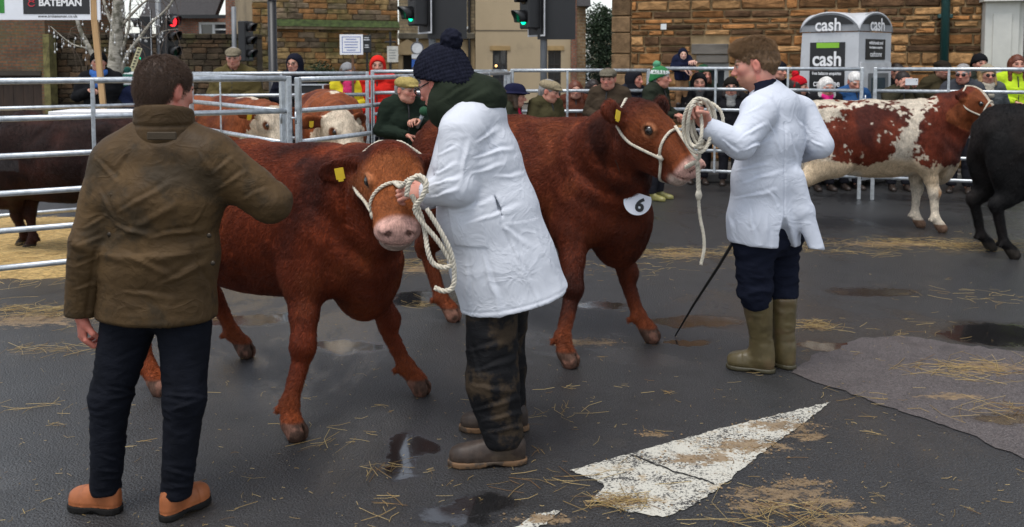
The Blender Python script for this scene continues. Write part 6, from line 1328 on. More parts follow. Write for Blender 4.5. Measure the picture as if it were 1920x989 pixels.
# ================================================================ ropes, tags and things held
ROPE = pmat('cotton_rope', (.58, .53, .43), .85, var=.2, vscale=40, bump=.5, bscale=320, bdist=.002, spec=.15)
def spline(P, n=10):
    P = [np.array(p, float) for p in P]; Q = [2 * P[0] - P[1]] + P + [2 * P[-1] - P[-2]]; out = []
    for i in range(1, len(Q) - 2):
        for k in range(n):
            t = k / n; a, b, c, d_ = Q[i - 1], Q[i], Q[i + 1], Q[i + 2]
            out.append(.5 * (2 * b + (c - a) * t + (2 * a - 5 * b + 4 * c - d_) * t * t + (3 * b - a - 3 * c + d_) * t ** 3))
    return out + [P[-1]]
def rope(b, P, r=.0085, n=10, pitch=.05):
    P = spline(P, n); L = 0; fr = []; u = None
    den = []
    for i in range(len(P) - 1):
        k = max(1, int(np.linalg.norm(P[i + 1] - P[i]) / .006)); den += [P[i] + (P[i + 1] - P[i]) * j / k for j in range(k)]
    P = den + [P[-1]]; strands_ = [[], [], []]
    for i, p in enumerate(P):
        t = nrm(P[min(i + 1, len(P) - 1)] - P[max(i - 1, 0)]); u = np.cross(t, (0, 0, 1.) if abs(t[2]) < .9 else (1., 0, 0)) if u is None else u - t * (u @ t); u = nrm(u); v = np.cross(t, u)
        if i: L += np.linalg.norm(p - P[i - 1])
        for s_ in range(3): a = 2 * math.pi * (s_ / 3 + L / pitch); strands_[s_].append(p + r * .55 * (u * math.cos(a) + v * math.sin(a)))
    for s_ in strands_: b.tube(s_, r * .56, 5)
def shell(S, c, d_, off=.004, far=.45):
    """point where the animal's surface meets the line from c along d"""
    d_ = nrm(d_); t = np.linspace(0, far, 220); v = S.ev(c + t[:, None] * d_, .3); i = np.argmax(v > 0) if (v > 0).any() else 219
    return c + d_ * (t[i] + off)
def hit(S, px, py, y0=3., y1=9.):
    ys = np.linspace(y0, y1, 1200); P = np.stack([at(px, py, y) for y in ys]); v = S.ev(P, .3); i = np.argmax(v < 0); return P[i]
def halter(name, label, C, a=.285, r=.0085):
    root_, B, Hd, S = C; b = MB(); ax = Hd.p(a, 0, -.095); ring = []
    for k in range(17):
        t = 2 * math.pi * k / 16; ring.append(shell(S, ax + (Hd.x * .05 * (-math.sin(t))) , Hd.y * math.cos(t) + Hd.z * math.sin(t), r * .8))
    rope(b, ring, r, 5)
    for q in (1, -1):
        P = [shell(S, Hd.p(x, 0, z), Hd.y * q + Hd.z * dz, r * .8, .165 * Hd.s) for x, z, dz in ((a + .005, -.10, -.05), (.18, -.11, -.10), (.12, -.11, -.12), (.05, -.10, -.08), (.0, -.09, .1))]
        P += [shell(S, Hd.p(-.03, 0, -.08), Hd.y * q * .7 + Hd.z * .9 - Hd.x * .2, r, .14 * Hd.s), shell(S, Hd.p(-.045, 0, -.08), Hd.y * q * .15 + Hd.z - Hd.x * .3, r, .14 * Hd.s)]
        rope(b, P, r, 5); k0 = P[0]; b.tube([k0 + Hd.x * -.02, k0 + Hd.z * .006, k0 + Hd.x * .02], [.012, .017, .012], 8)
    o = b.obj(name, ROPE, None, None, True); return tag(o, label, 'rope', 'white rope halters'), ring
h1, ring1 = halter('rope_halter', 'white rope halter on the head of the camera-facing heifer', cow1)
h3, ring3 = halter('rope_halter', 'white halter on the mottled shorthorn heifer', cow3, .25)
h2, ring2 = halter('rope_halter', 'white rope halter on the heifer with the number disc', cow2)
b = MB(); YR = 3.76
rope(b, [ring1[4] + np.array([.0, -.012, .0]), at(752, 350, 3.86), at(766, 338, 3.80), at(782, 334, 3.78), at(796, 344, 3.76), at(800, 362, 3.74)], .0105)
rope(b, [at(762, 368, YR), at(768, 342, YR), at(786, 330, YR), at(800, 345, YR - .02), at(790, 372, YR - .02), at(778, 392, YR), at(792, 418, YR), at(818, 448, YR), at(838, 478, YR), at(846, 496, YR), at(832, 502, YR), at(812, 494, YR), at(802, 470, YR), at(796, 430, YR + .03), at(786, 396, YR + .03), at(772, 366, YR + .02)], .0105)
rope(b, [at(800, 392, YR - .01), at(826, 434, YR - .01), at(846, 476, YR - .01), at(852, 515, YR), at(848, 540, YR), at(832, 546, YR), at(815, 540, YR)], .0105)
tag(b.obj('lead_rope', ROPE, None, None, True), 'thick white lead rope hanging in a loop from the bobble-hat handler', 'rope')
b = MB(); c0 = W3(1313, 232, 4.72)
for k in range(5):
    P = []; rx, rz = .060 + .010 * (k % 3), .112 + .012 * ((k * 2) % 3); cx, cy, cz = c0[0] + .016 * (k - 2), 4.72 + .02 * (k - 2), c0[2] - .008 * (k % 2)
    if k == 4: rx, rz, cx = .075, .105, c0[0] + .045
    if k == 0: rx, cx = .035, c0[0] - .035
    for j in range(13): t = 2 * math.pi * j / 12 + .3 * k; P.append((cx + rx * math.cos(t), cy + .02 * math.sin(2 * t + k), cz + rz * math.sin(t)))
    rope(b, P, .0095, 5)
rope(b, [at(1318, 262, 4.72), at(1312, 282, 4.74), at(1306, 296, 4.80), ring2[4] + np.array([0, -.02, .02])], .0095)
rope(b, [ring2[12], at(1300, 306, 4.86), at(1308, 312, 4.84), at(1309, 330, 4.84), at(1310, 362, 4.84)], .0125); rope(b, [at(1310, 358, 4.84), at(1310, 378, 4.84), at(1313, 410, 4.84), at(1319, 440, 4.84), at(1320, 468, 4.84), at(1314, 497, 4.84)], .0092)
pk = at(1310, 366, 4.84); b.tube([pk + (0, 0, .025), pk, pk - (0, 0, .025)], [.012, .019, .012], 8)
tag(b.obj('lead_rope', ROPE, None, None, True), 'white rope coiled in the hand of the second handler, its end hanging straight down', 'rope')
# lettering round the white band of the green hat
gHd = gh[2]; ghat = [c_ for c_ in gh[0].children if c_.name.startswith('knitted_hat')][0]; GT = pmat('knit_green_text', (.01, .09, .03), .9, bump=0); cc_ = gHd.p(0, -.014, .066); ca_ = math.atan2(-cc_[1], -cc_[0])
for i, ch in enumerate('ACRES'):
    a_ = ca_ + R((i - 2) * 17); ps = cc_ + np.array([math.cos(a_), math.sin(a_), 0]) * .112 * gHd.s - np.array(gh[0].location); text('lettering', ch, .046, GT, ghat, ps, a_ + R(90), .001)
# number disc
DISC = pmat('disc_white', (.74, .76, .82), .5, bump=.05, var=.04); INK = pmat('ink_black', (.01, .01, .012), .5, bump=0)
hp = hit(cow2[3], 1194, 376); dr = empty('number_disc', hp + np.array([0, -.03, 0]), 'round white disc printed with a black number six on the heifer', 'number disc')
b = MB(); P = [(math.cos(t) * .080, math.sin(t) * .080) for t in np.linspace(0, 2 * math.pi, 33)[:-1] ]; P = [p for p in P if p[1] < .055]; b.prism(P, -.003, .003); ob = b.obj('disc', DISC, dr); fixn(ob.data)
text('number', '6', .105, INK, dr, (.022, -.006, -.020), 0, .004)
dr.rotation_euler = (R(-12), R(14), R(-24))
b = MB(); b.tube([hp + np.array([-.05, -.03, .05]), hit(cow2[3], 1165, 330) , hit(cow2[3], 1150, 290)], .002, 5)
b.obj('cord', pmat('cord_dark', (.05, .04, .03), .8), dr).matrix_parent_inverse = Matrix.LocRotScale(dr.location, dr.rotation_euler, None).inverted()
# show cane
b = MB(); p0, p1 = at(1398, 415, 4.86), gnd(1266, 632) + (0, 0, .006); b.tube([p0, p0 + (p1 - p0) * .35 + np.array([.004, 0, .0]), p0 + (p1 - p0) * .7 + np.array([-.004, 0, 0]), p1], [.0095, .009, .0075, .0045], 8); tag(b.obj('show_cane', pmat('cane_black', (.012, .011, .011), .35), None, None, True), 'thin black show cane slanting down to the wet tarmac', 'cane')
# microphone and phones
mj, md = mic[1], mic[2]; b = MB(); mp_ = mj(-.06, .32, 1.27); mdir = nrm(np.array([.35, -.3, .8]))
mr = empty('microphone', mp_, 'handheld microphone with green foam cover held by the man in yellow cap', 'microphone')
b.tube([-mdir * .10, mdir * .05], [.014, .02], 10); b.obj('handle', pmat('mic_grey', (.30, .31, .32), .35, metal=.6), mr, None, True); sph('foam_cover', tuple(mdir * .085), .045, pmat('foam_green', (.012, .06, .025), .95, bump=.8, bscale=120), mr, 14)
def phone(P, ry, label, m, w_=.16, h_=.085):
    e = empty('phone', P, label, 'phone', None, ry); b = MB(); b.box(-w_ / 2, w_ / 2, -.004, .004, -h_ / 2, h_ / 2, .003); b.obj('case', m, e); sph('camera_lens', (w_ * .36, -.006, h_ * .22), .006, M_EYE, e, 8, (1, .4, 1)); return e
phone(ph2[1](0, .42, 1.565), 0, 'white phone held up at the rails by the man in olive coat', pmat('phone_white', (.70, .71, .72), .3, bump=0))

# ================================================================ straw and mud
def straw_obj(name, items, label=None, seed=3, lift=.004, tone=.78):
    """items: (x, y, n, sx, sy, length, pile height)"""
    rg = random.Random(seed); V = []; Q = []
    for (x, y, n, sx, sy, ln, ph) in items:
        for _ in range(n):
            a = rg.gauss(0, 1.0) if rg.random() < .7 else rg.uniform(0, 6.28); L = ln * rg.uniform(.35, 1.2); cx, cy = x + rg.gauss(0, sx), y + rg.gauss(0, sy); z0 = lift + ph * max(0, 1 - ((cx - x) / (2 * sx + 1e-6)) ** 2 - ((cy - y) / (2 * sy + 1e-6)) ** 2) * rg.random()
            dx, dy = math.cos(a), math.sin(a); wd = rg.uniform(.0006, .0014); bend = rg.gauss(0, .10) * L; tilt = rg.uniform(0, .12) * (1 if ph else .35)
            n0 = len(V)
            for k, u in enumerate((-.5, 0, .5)):
                px_, py_ = cx + dx * u * L - dy * bend * (1 - 4 * u * u), cy + dy * u * L + dx * bend * (1 - 4 * u * u); z = z0 + tilt * L * (u + .5) * .6 + .003 * rg.random()
                V += [(px_ - dy * wd, py_ + dx * wd, z), (px_ + dy * wd, py_ - dx * wd, z), (px_, py_, z + wd * 1.3)]
            for k in (0, 3): 
                for j in range(3): Q.append((n0 + k + j, n0 + k + (j + 1) % 3, n0 + k + 3 + (j + 1) % 3, n0 + k + 3 + j))
    me = npmesh(name, np.array(V), np.array(Q), False); rgn = np.random.default_rng(seed); c = np.repeat(rgn.random(len(V) // 9), 9)[:, None]; lo_c, hi_c = np.array((.30, .185, .06)) * tone, np.array((.60, .45, .20)) * tone; col = lo_c + c * (hi_c - lo_c); col[np.repeat(rgn.random(len(V) // 9) < .12, 9)] = (.16, .085, .03)
    a = me.color_attributes.new('Col', 'FLOAT_COLOR', 'POINT'); a.data.foreach_set('color', np.hstack([col, np.ones((len(V), 1))]).astype(np.float32).ravel())
    o = link(name, me, pmat('straw', attr=True, rough=.6, var=.1, bump=0, spec=.3)); return tag(o, label, None, None, 'stuff')
it = []
for px, py, n, sx, sy, ln, ph in ((725, 888, 12, .05, .03, .16, .015), (615, 832, 9, .05, .03, .16, .01), (600, 800, 4, .1, .05, .12, 0), (1530, 612, 70, .07, .05, .14, .03), (1850, 690, 60, .22, .10, .26, .012), (1890, 772, 36, .16, .06, .26, .01), (1780, 700, 26, .18, .06, .24, 0), (1680, 458, 210, .55, .14, .22, .012), (1830, 462, 150, .30, .12, .20, .012), (1560, 470, 80, .4, .14, .2, 0),
        (1270, 478, 190, .28, .12, .18, .02), (1395, 468, 40, .10, .05, .16, .015), (1150, 500, 60, .3, .2, .16, 0), (1490, 972, 46, .12, .06, .22, .012), (1170, 945, 60, .07, .03, .15, .014), (1030, 905, 22, .2, .06, .14, 0), (800, 500, 120, .16, .16, .2, .015), (835, 570, 30, .15, .08, .16, 0), (1050, 780, 14, .12, .06, .15, 0), (1640, 745, 10, .1, .05, .12, 0),
        (1690, 620, 20, .25, .1, .15, 0), (710, 960, 10, .05, .1, .14, 0), (60, 585, 150, .28, .10, .24, .006), (90, 655, 36, .22, .05, .22, 0), (150, 590, 40, .2, .1, .2, 0), (60, 768, 10, .12, .04, .16, 0), (1860, 560, 40, .3, .15, .15, 0)):
    q = gnd(px, py); it.append((q[0], q[1], n, sx, sy, ln, ph))
rg = random.Random(11)
for _ in range(300):
    q = gnd(rg.uniform(-60, 1990), 330 + 660 * rg.random() ** .75); it.append((q[0], q[1], 1 if rg.random() < .75 else 3, .02, .02, rg.uniform(.02, .10), 0))
for _ in range(900):
    q = gnd(rg.uniform(-60, 1990), 360 + 630 * rg.random() ** .8); it.append((q[0], q[1], 1, .01, .01, rg.uniform(.006, .022), 0))
straw_obj('straw', it)
straw_obj('straw_bedding', [(-4.9 + .42 * i + rg.uniform(-.1, .1), 7.3 + .42 * j + rg.uniform(-.1, .1) + .05 * i, 105, .24, .24, .26, .07) for i in range(9) for j in range(6)], None, 5, .01, 1.3)
V = []; Q = []; n = 70
for i in range(n + 1):
    for j in range(n + 1): V.append((-5.6 + 4.6 * i / n, 6.85 + 3.2 * j / n + .12 * 4.6 * i / n, 0))
V = np.array(V); ed = sstep(V[:, 0], -5.6, -5.3) * (1 - sstep(V[:, 0], -1.6, -1.1)) * sstep(V[:, 1] - .12 * (V[:, 0] + 5.6) + fbm(V, 3, 2, 3) * .15, 6.9, 7.15) * (1 - sstep(V[:, 1] - .12 * (V[:, 0] + 5.6), 9.7, 10.0)); V[:, 2] = -.012 + ed * (.05 + .03 * fbm(V, 4, 3, 8))
Q = [(i * (n + 1) + j, (i + 1) * (n + 1) + j, (i + 1) * (n + 1) + j + 1, i * (n + 1) + j + 1) for i in range(n) for j in range(n)]
tag(link('straw_layer', npmesh('straw_layer', V, np.array(Q)), pmat('straw_layer', (.55, .37, .14), .8, var=.5, vscale=60, bump=1., bscale=90, bdist=.03, stretch=(.3, 1, 1))), kind='stuff')
MUD = pmat('trodden_sawdust', (.21, .14, .075), .95, var=.45, vscale=30, bump=.9, bscale=70, bdist=.012)
rgm = np.random.default_rng(8); MV, MQ = [], []
for (cx, cy, rx, ry) in MUDS[:14]:
    for _ in range(int(30 + 400 * rx * ry * 4)):
        x, y, r_ = cx + rgm.normal(0, rx * .55), cy + rgm.normal(0, ry * .55), rgm.uniform(.002, .007); k = len(MV); a0 = rgm.uniform(0, 6)
        MV += [(x, y, .005 + r_ * .7)] + [(x + r_ * rgm.uniform(.6, 1.4) * math.cos(a0 + t), y + r_ * rgm.uniform(.6, 1.4) * math.sin(a0 + t), .0045) for t in (0, 1.57, 3.14, 4.71)]; MQ += [(k, k + 1, k + 2), (k, k + 2, k + 3), (k, k + 3, k + 4), (k, k + 4, k + 1)]
mo_ = link('sawdust_crumbs', npmesh('sawdust_crumbs', np.array(MV), np.array(MQ), True), MUD); tag(mo_, kind='stuff')

# ================================================================ signs, signals, trees
BLKM = pmat('signal_black', (.012, .012, .013), .45, bump=.05); GREYP = pmat('pole_grey', (.16, .17, .18), .5, var=.1); WB = pmat('border_white', (.62, .63, .64), .5, bump=0)
def signal(label, px, Y, heads, top=4.4, group='traffic signals on posts', pole=.057, pm=None):
    """heads: (dx, ztop, ang, lit, board) ang: direction the lamps face (degrees, -90 = at the camera)"""
    r_ = empty('traffic_signal', (*fx(px, Y), 0.), label, 'traffic signal', group); b = MB(); b.tube([(0, 0, 0.), (0, 0, top)], pole, 12); b.obj('post', pm or GREYP, r_, None, True)
    for (dx, zt, ang_, lit, board) in heads:
        h = bpy.data.objects.new('signal_head', None); a = R(ang_ + 90); b = MB(); hgt, wd = .98, .34
        T = lambda x, y, z: (dx + x * math.cos(a) - y * math.sin(a), x * math.sin(a) + y * math.cos(a), zt - hgt + z)
        def put(bb, nm, m, par, sm=False):
            bb.v = [T(*v) for v in bb.v]; return bb.obj(nm, m, par, None, sm)
        b.box(-wd / 2, wd / 2, -.13, .09, 0, hgt, .02); hd = put(b, 'signal_head', BLKM, r_)
        if board:
            b = MB(); b.box(-.30, .30, .095, .11, -.12, hgt + .12); put(b, 'backing_board', BLKM, hd); bw = .025
            for q in ((-.30, .30, -.12, -.12 + bw), (-.30, .30, hgt + .12 - bw, hgt + .12), (-.30, -.30 + bw, -.12 + bw, hgt + .12 - bw), (.30 - bw, .30, -.12 + bw, hgt + .12 - bw)): b = MB(); b.box(q[0], q[1], .084, .0945, q[2], q[3]); put(b, 'white_border', WB, hd)
        for k, nm in enumerate(('green', 'amber', 'red')):
            zc = .17 + k * .32; b = MB(); on = lit == nm; b.tube([(0, -.131, zc), (0, -.145, zc)], .105, 16)
            put(b, 'lens', pmat('lens_%s_%d' % (nm, on), {'green': (.01, .05, .03), 'amber': (.05, .03, .01), 'red': (.06, .008, .008)}[nm] , .2, bump=0, emit=({'green': (.0, .9, .4), 'amber': (1, .5, 0), 'red': (1, .02, .03)}[nm], 1.6) if on else None), hd)
            V_ = []; nn = 13
            for y_, sc_ in ((-.12, 1.), (-.34, .96)):
                for j in range(nn): t = R(-35) + R(250) * j / (nn - 1); V_.append((.125 * math.cos(t) * sc_, y_ + (.09 * (1 - math.sin(max(0, min(math.pi, t)))) if y_ < -.2 else 0), zc + .125 * math.sin(t) * sc_))
            b = MB(); b.add(V_, [(j, j + 1, nn + j + 1, nn + j) for j in range(nn - 1)]); vo = put(b, 'visor', BLKM, hd, True); sm_ = vo.modifiers.new('Solidify', 'SOLIDIFY'); sm_.thickness = .006
    return r_
zt = lambda py, Y: at(960, py, Y)[2]
signal('pair of traffic signals behind the brown-jacketed man, one showing red', 304, 20., [(-.26, zt(30, 20), 200, 'green', True), (.20, zt(26, 20), -25, 'red', False)], 3.2)
signal('single traffic signal on a grey post left of the black lamp column', 444, 23., [(.26, zt(40, 23), -20, None, False)], 3.0)
signal('traffic signal with white border above the yellow cap man, showing green', 812, 14.5, [(-.20, zt(-72, 14.5), 205, 'green', True), (.24, zt(-62, 14.5), 88, None, True)], 4.2)
signal('traffic signal with white border in front of the cream house', 1019, 15., [(-.20, zt(-62, 15), 205, 'green', True), (.20, zt(-56, 15), 88, None, True)], 4.2)
# black lamp column with finger signs
lc = empty('lamp_column', (*fx(515, 14.), 0), 'black lamp column with finger sign beside the navy-hooded man', 'lamp post'); b = MB(); b.tube([(0, 0, 0), (0, 0, .9), (0, 0, .92), (0, 0, 2.58)], [.085, .085, .066, .066], 14); b.obj('column', BLKM, lc, None, True); b = MB(); b.tube([(0, 0, 2.58), (0, 0, 2.68)], .074, 14); b.obj('collar', WB, lc, None, True); b = MB(); b.tube([(0, 0, 2.68), (0, 0, 4.5)], .05, 12); b.obj('upper_column', BLKM, lc, None, True)
b = MB(); b.box(.05, .48, -.015, .015, 2.62, 2.74, .005); b.obj('finger_sign', BLKM, lc)
# signboard on a pole
Yb = 11.75; sb = empty('signboard', (*fx(192, Yb), 0), 'white advertising board with black name panel on a wooden pole', 'signboard'); X0 = fx(192, Yb)[0]
sx = lambda px: X(px, Yb) - X0
sz = lambda py: zt(py, Yb)
b = MB(); b.box(sx(-150), sx(197), -.012, .012, sz(38), sz(-70), .003); bo = b.obj('board', pmat('board_white', (.78, .80, .84), .5, var=.03, bump=.03), sb)
def bp_(nm, x0, x1, y0, y1, m, dy=.016): b = MB(); b.box(sx(x0), sx(x1), -dy, -.0125, sz(y1), sz(y0)); return b.obj(nm, m, bo)
bp_('green_panel', -90, 20, -60, 25, pmat('sign_green', (.03, .22, .03), .5, bump=0)); np_ = bp_('name_panel', 55, 178, -62, 27, pmat('panel_charcoal', (.018, .018, .02), .5, bump=0))
text('lettering', 'BATEMAN', .118, WHT, np_, (sx(124), -.0185, sz(6)), 0, .004, 1.0); text('lettering', 'www.tmbateman.co.uk', .050, INK, bo, (sx(118), -.014, sz(31)), 0, .0, 1.05)
b = MB(); rp = pmat('logo_red', (.55, .03, .05), .5, bump=0)
for k in range(2): cx, cz, r0 = sx(71), sz(8 - 9 * k), .035 + .0 * k; b.tube([(cx + (r0 * math.cos(t) * (1.15 - .2 * k)), -.018, cz + r0 * math.sin(t) * .85) for t in np.linspace(.6, 6.0 + .2 * k, 16)], .0065, 6)
b.tube([(sx(73), -.018, sz(-8)), (sx(78), -.018, sz(-14)), (sx(80), -.018, sz(-22))], .005, 6); b.obj('logo', rp, np_)
WOOD = pmat('pine_batten', (.42, .26, .12), .75, var=.2, vscale=6, stretch=(6, 6, .5), bump=.2); b = MB(); b.add([(sx(180), -.02, sz(40)), (sx(191), -.02, sz(40)), (sx(203), -.02, sz(214)), (sx(193), -.02, sz(214)), (sx(180), .02, sz(40)), (sx(191), .02, sz(40)), (sx(203), .02, sz(214)), (sx(193), .02, sz(214))], [(0, 1, 2, 3), (7, 6, 5, 4), (0, 4, 5, 1), (1, 5, 6, 2), (2, 6, 7, 3), (3, 7, 4, 0)]); b.box(sx(180), sx(191), -.02, .02, sz(39.9), sz(-60)); ob = b.obj('pole', WOOD, sb); fixn(ob.data)
b = MB(); b.box(sx(203) - .03, sx(203) + .03, -.02, .02, 0, sz(215)); b.obj('pole_foot', WOOD, sb)
# white trestle board behind the left pen
tb_ = empty('trestle_table', (*fx(212, 11.3), 0), 'white trestle table top seen over the back rail of the left pen', 'table'); b = MB(); b.box(-.62, .62, -.3, .3, 1.03, 1.09, .005); b.obj('table_top', WHT, tb_)
for q in (-.5, .5):
    for w_ in (-.22, .22): b = MB(); b.box(q - .02, q + .02, w_ - .02, w_ + .02, 0, 1.03); b.obj('leg', GREYP, tb_)
# placard
pc = empty('placard', (*fx(661, 12.6), 0), 'small white placard with blue border on a stick', 'placard'); b = MB(); Yk = 12.6; b.box(X(640, Yk) - X(661, Yk), X(683, Yk) - X(661, Yk), -.006, .006, zt(103, Yk), zt(65, Yk)); pb_ = b.obj('board', WHT, pc); BLU = pmat('print_blue', (.12, .16, .42), .6, bump=0)
x0, x1, z0, z1 = X(644, Yk) - X(661, Yk), X(679, Yk) - X(661, Yk), zt(99, Yk), zt(69, Yk)
for q in ((x0, x1, z0, z0 + .008), (x0, x1, z1 - .008, z1), (x0, x0 + .008, z0 + .008, z1 - .008), (x1 - .008, x1, z0 + .008, z1 - .008)): b = MB(); b.box(q[0], q[1], -.0085, -.0062, q[2], q[3]); b.obj('printed_border', BLU, pb_)
for k in range(5): b = MB(); hw = (.07, .095, .085, .09, .06)[k]; zz = z1 - .04 - k * .036; b.box(-hw, hw, -.0085, -.0062, zz, zz + .009); b.obj('printed_line', BLU, pb_)
b = MB(); b.box(.0, .03, .007, .03, .75, zt(72, Yk)); b.obj('stick', pmat('stick_brown', (.14, .07, .035), .8), pc)
# notices on the hall, road sign, equipment case
nb = empty('notice_board', (*fx(738, 24.), 0), 'white notice on a thin post in front of the stone hall', 'notice'); b = MB(); Yn = 24.; b.box(-.14, .14, -.01, .01, zt(117, Yn), zt(87, Yn)); no = b.obj('board', pmat('notice_cream', (.55, .54, .48), .6), nb); b = MB(); b.tube([(-.06, .03, 0), (-.06, .03, zt(60, Yn))], .03, 8); b.obj('post', BLKM, nb); b = MB(); b.tube([(-.2, .03, zt(79, Yn)), (.08, .03, zt(79, Yn))], .022, 6); b.obj('crossbar', BLKM, nb)
for k in range(4): b = MB(); b.box(-.09, .09 - .02 * (k % 2), -.013, -.011, zt(95 + 5 * k, Yn), zt(95 + 5 * k, Yn) + .015); b.obj('printed_line', GREYP, no)
bbd = empty('chalkboard', (*fx(690, 25.), 0), 'black sign with white writing beside the placard', 'sign'); b = MB(); b.box(-.12, .12, -.02, .02, zt(99, 25), zt(66, 25), .005); cbx = b.obj('board', BLKM, bbd)
for k, (hw, dz) in enumerate(((.06, 72), (.08, 76), (.05, 86), (.06, 90))): b = MB(); b.box(-hw, hw, -.023, -.0205, zt(dz, 25), zt(dz, 25) + .025); b.obj('chalk_line', WB, cbx)
b = MB(); b.tube([(0, .03, 0), (0, .03, zt(66, 25))], .025, 8); b.obj('post', BLKM, bbd)
Ys = 27.; rs = empty('road_sign', (*fx(784, Ys), 0), 'road sign post with round plate over a blue arrow plate', 'road sign'); b = MB(); b.tube([(0, 0, 0), (0, 0, zt(72, Ys))], .035, 8); b.obj('post', GREYP, rs)
def disc(r0, z, y, m, nm, par, sx_=1.): b = MB(); b.prism([(r0 * math.cos(t) * sx_, z + r0 * math.sin(t)) for t in np.linspace(0, 2 * math.pi, 25)[:-1]], y - .006, y); o_ = b.obj(nm, m, par); fixn(o_.data); return o_
disc(.19, zt(91, Ys), -.04, pmat('sign_rim', (.10, .10, .11), .5), 'round_plate', rs); disc(.15, zt(91, Ys), -.048, WB, 'plate_face', rs)
BL2 = pmat('sign_blue', (.02, .10, .38), .4, bump=0); b = MB(); b.box(-.16, .16, -.05, -.04, zt(131, Ys), zt(112, Ys)); bl = b.obj('arrow_plate', BL2, rs); b = MB(); zc = zt(129, Ys); b.prism([(-.02, zc), (.02, zc), (.02, zc + .16), (.07, zc + .13), (0, zc + .23), (-.07, zc + .13), (-.02, zc + .16)], -.054, -.0505); o_ = b.obj('arrow', WB, bl); fixn(o_.data); b = MB(); b.box(-.16, .16, -.05, -.04, zt(110, Ys), zt(102, Ys)); b.obj('upper_plate', WB, rs)
cs = empty('flight_case', (*fx(580, 12.1), 0), 'black equipment case on legs in front of the navy-hooded man', 'case'); Yv = 12.1; b = MB(); b.box(-.24, .24, -.2, .2, zt(186, Yv), zt(160, Yv), .01); b.obj('case', BLKM, cs)
for q in (-.24, .22): b = MB(); b.box(q, q + .02, -.21, -.2, zt(186, Yv), zt(160, Yv)); b.obj('edge_trim', GALV, cs)
b = MB(); b.box(-.245, .245, -.212, .2, zt(160, Yv), zt(158.5, Yv)); b.obj('lid_trim', GALV, cs)
for q in (-.2, .2): b = MB(); b.tube([(q, 0, 0), (q, 0, zt(186, Yv))], .02, 8); b.obj('leg', BLKM, cs)
# leaning striped strip behind the striped hat
st = empty('marker_strip', (*fx(254, 15.), 0), 'pale strip with dark lettering marks leaning behind the striped hat', 'strip'); Yt = 15.; a0, a1 = np.array([X(252, Yt) - X(254, Yt), 0, zt(132, Yt)]), np.array([X(268, Yt) - X(254, Yt), 0, zt(90, Yt)]); dv = a1 - a0; nv = nrm((dv[2], 0, -dv[0])) * .04
a0 = a0 - dv * 3.0; b = MB(); b.add([a0 - nv, a0 + nv, a1 + nv, a1 - nv] + [p + np.array([0, .01, 0]) for p in (a0 - nv, a0 + nv, a1 + nv, a1 - nv)], [(0, 1, 2, 3), (7, 6, 5, 4), (0, 4, 5, 1), (1, 5, 6, 2), (2, 6, 7, 3), (3, 7, 4, 0)]); so_ = b.obj('strip', pmat('strip_pale', (.55, .50, .30), .7), st); fixn(so_.data)
for k in range(7): c = a1 - dv * (.08 + .13 * k); b = MB(); b.tube([c - nv * .5, c + nv * .45 + dv * .03], .012, 5); b.obj('mark', BLKM, so_); 

# ---------------------------------------------------------------- trees
BARK = pmat('birch_bark', (.36, .33, .27), .85, var=.4, vscale=9, bump=.6, bscale=30, stretch=(1, 1, 3), dirt=((.07, .065, .04), 7, .5, .8))
rg = random.Random(21); tr = empty('birch_tree', (*fx(216, 16.), 0), 'bare pale-barked tree strung with fairy lights', 'tree'); Yt = 16.; o0 = np.array([fx(216, 16.)[0], 16., 0])
tp = lambda px, py, dy=0.: at(px, py, Yt + dy) - o0
b = MB(); b.tube(spline([(0.02, 0, 0), tp(214, 230), tp(213, 170), tp(217, 110), tp(219, 50), tp(222, 0), tp(220, -90), tp(226, -220)], 6), list(np.interp(np.linspace(0, 1, 43), [0, .4, 1], [.20, .125, .05])), 12); b.obj('trunk', BARK, tr, None, True)
ends = []
for P, r0 in (([tp(212, 165), tp(190, 130), tp(168, 92), tp(150, 55), tp(138, 10), tp(120, -60)], .058), ([tp(222, 150), tp(238, 105), tp(262, 72), tp(282, 45), tp(320, 8), tp(350, -60)], .042), ([tp(218, 70), tp(236, 40), tp(262, 12), tp(290, -12), tp(330, -60)], .03), ([tp(222, 110), tp(240, 60), tp(244, 10), tp(250, -60)], .03), ([tp(217, 60), tp(200, 20), tp(186, -30), tp(170, -90)], .035), ([tp(168, 92), tp(140, 85), tp(120, 72), tp(95, 50)], .016), ([tp(262, 72), tp(285, 70), tp(310, 58), tp(335, 55)], .013)):
    b = MB(); S_ = spline(P, 5); b.tube(S_, list(np.linspace(r0, r0 * .3, len(S_))), 8); b.obj('limb', BARK, tr, None, True); ends += S_[len(S_) // 3:]
b = MB()
for _ in range(90):
    e = ends[rg.randrange(len(ends))]; d_ = np.array([rg.gauss(0, .5), rg.gauss(0, .5), rg.gauss(-.1, .5)]); b.tube([e, e + d_ * .35 + (0, 0, .05), e + d_ * .6 - np.array([0, 0, .12])], [.006, .004, .002], 4)
tag(b.obj('twigs', pmat('twig', (.10, .07, .05), .8), tr), kind='stuff')
fl_ = MB(); rgl = random.Random(4)
for _ in range(150):
    e = ends[rgl.randrange(len(ends))] + o0 if rgl.random() < .6 else tp(rgl.uniform(195, 240), rgl.uniform(-20, 110), rgl.gauss(0, .1)) + o0
    L_ = rgl.uniform(.02, .16); p = e + np.array([rgl.gauss(0, .08), rgl.gauss(0, .1), -L_]); fl_.tube([p - (0, 0, .022), p, p + (0, 0, .022)], [.006, .016, .004], 6); fl_.tube([p + (0, 0, .02), p + (0, 0, L_)], .0025, 4)
f_ = fl_.obj('fairy_lights', pmat('bulb_white', (.70, .70, .68), .3, bump=0), None, None, True); tag(f_, kind='stuff')
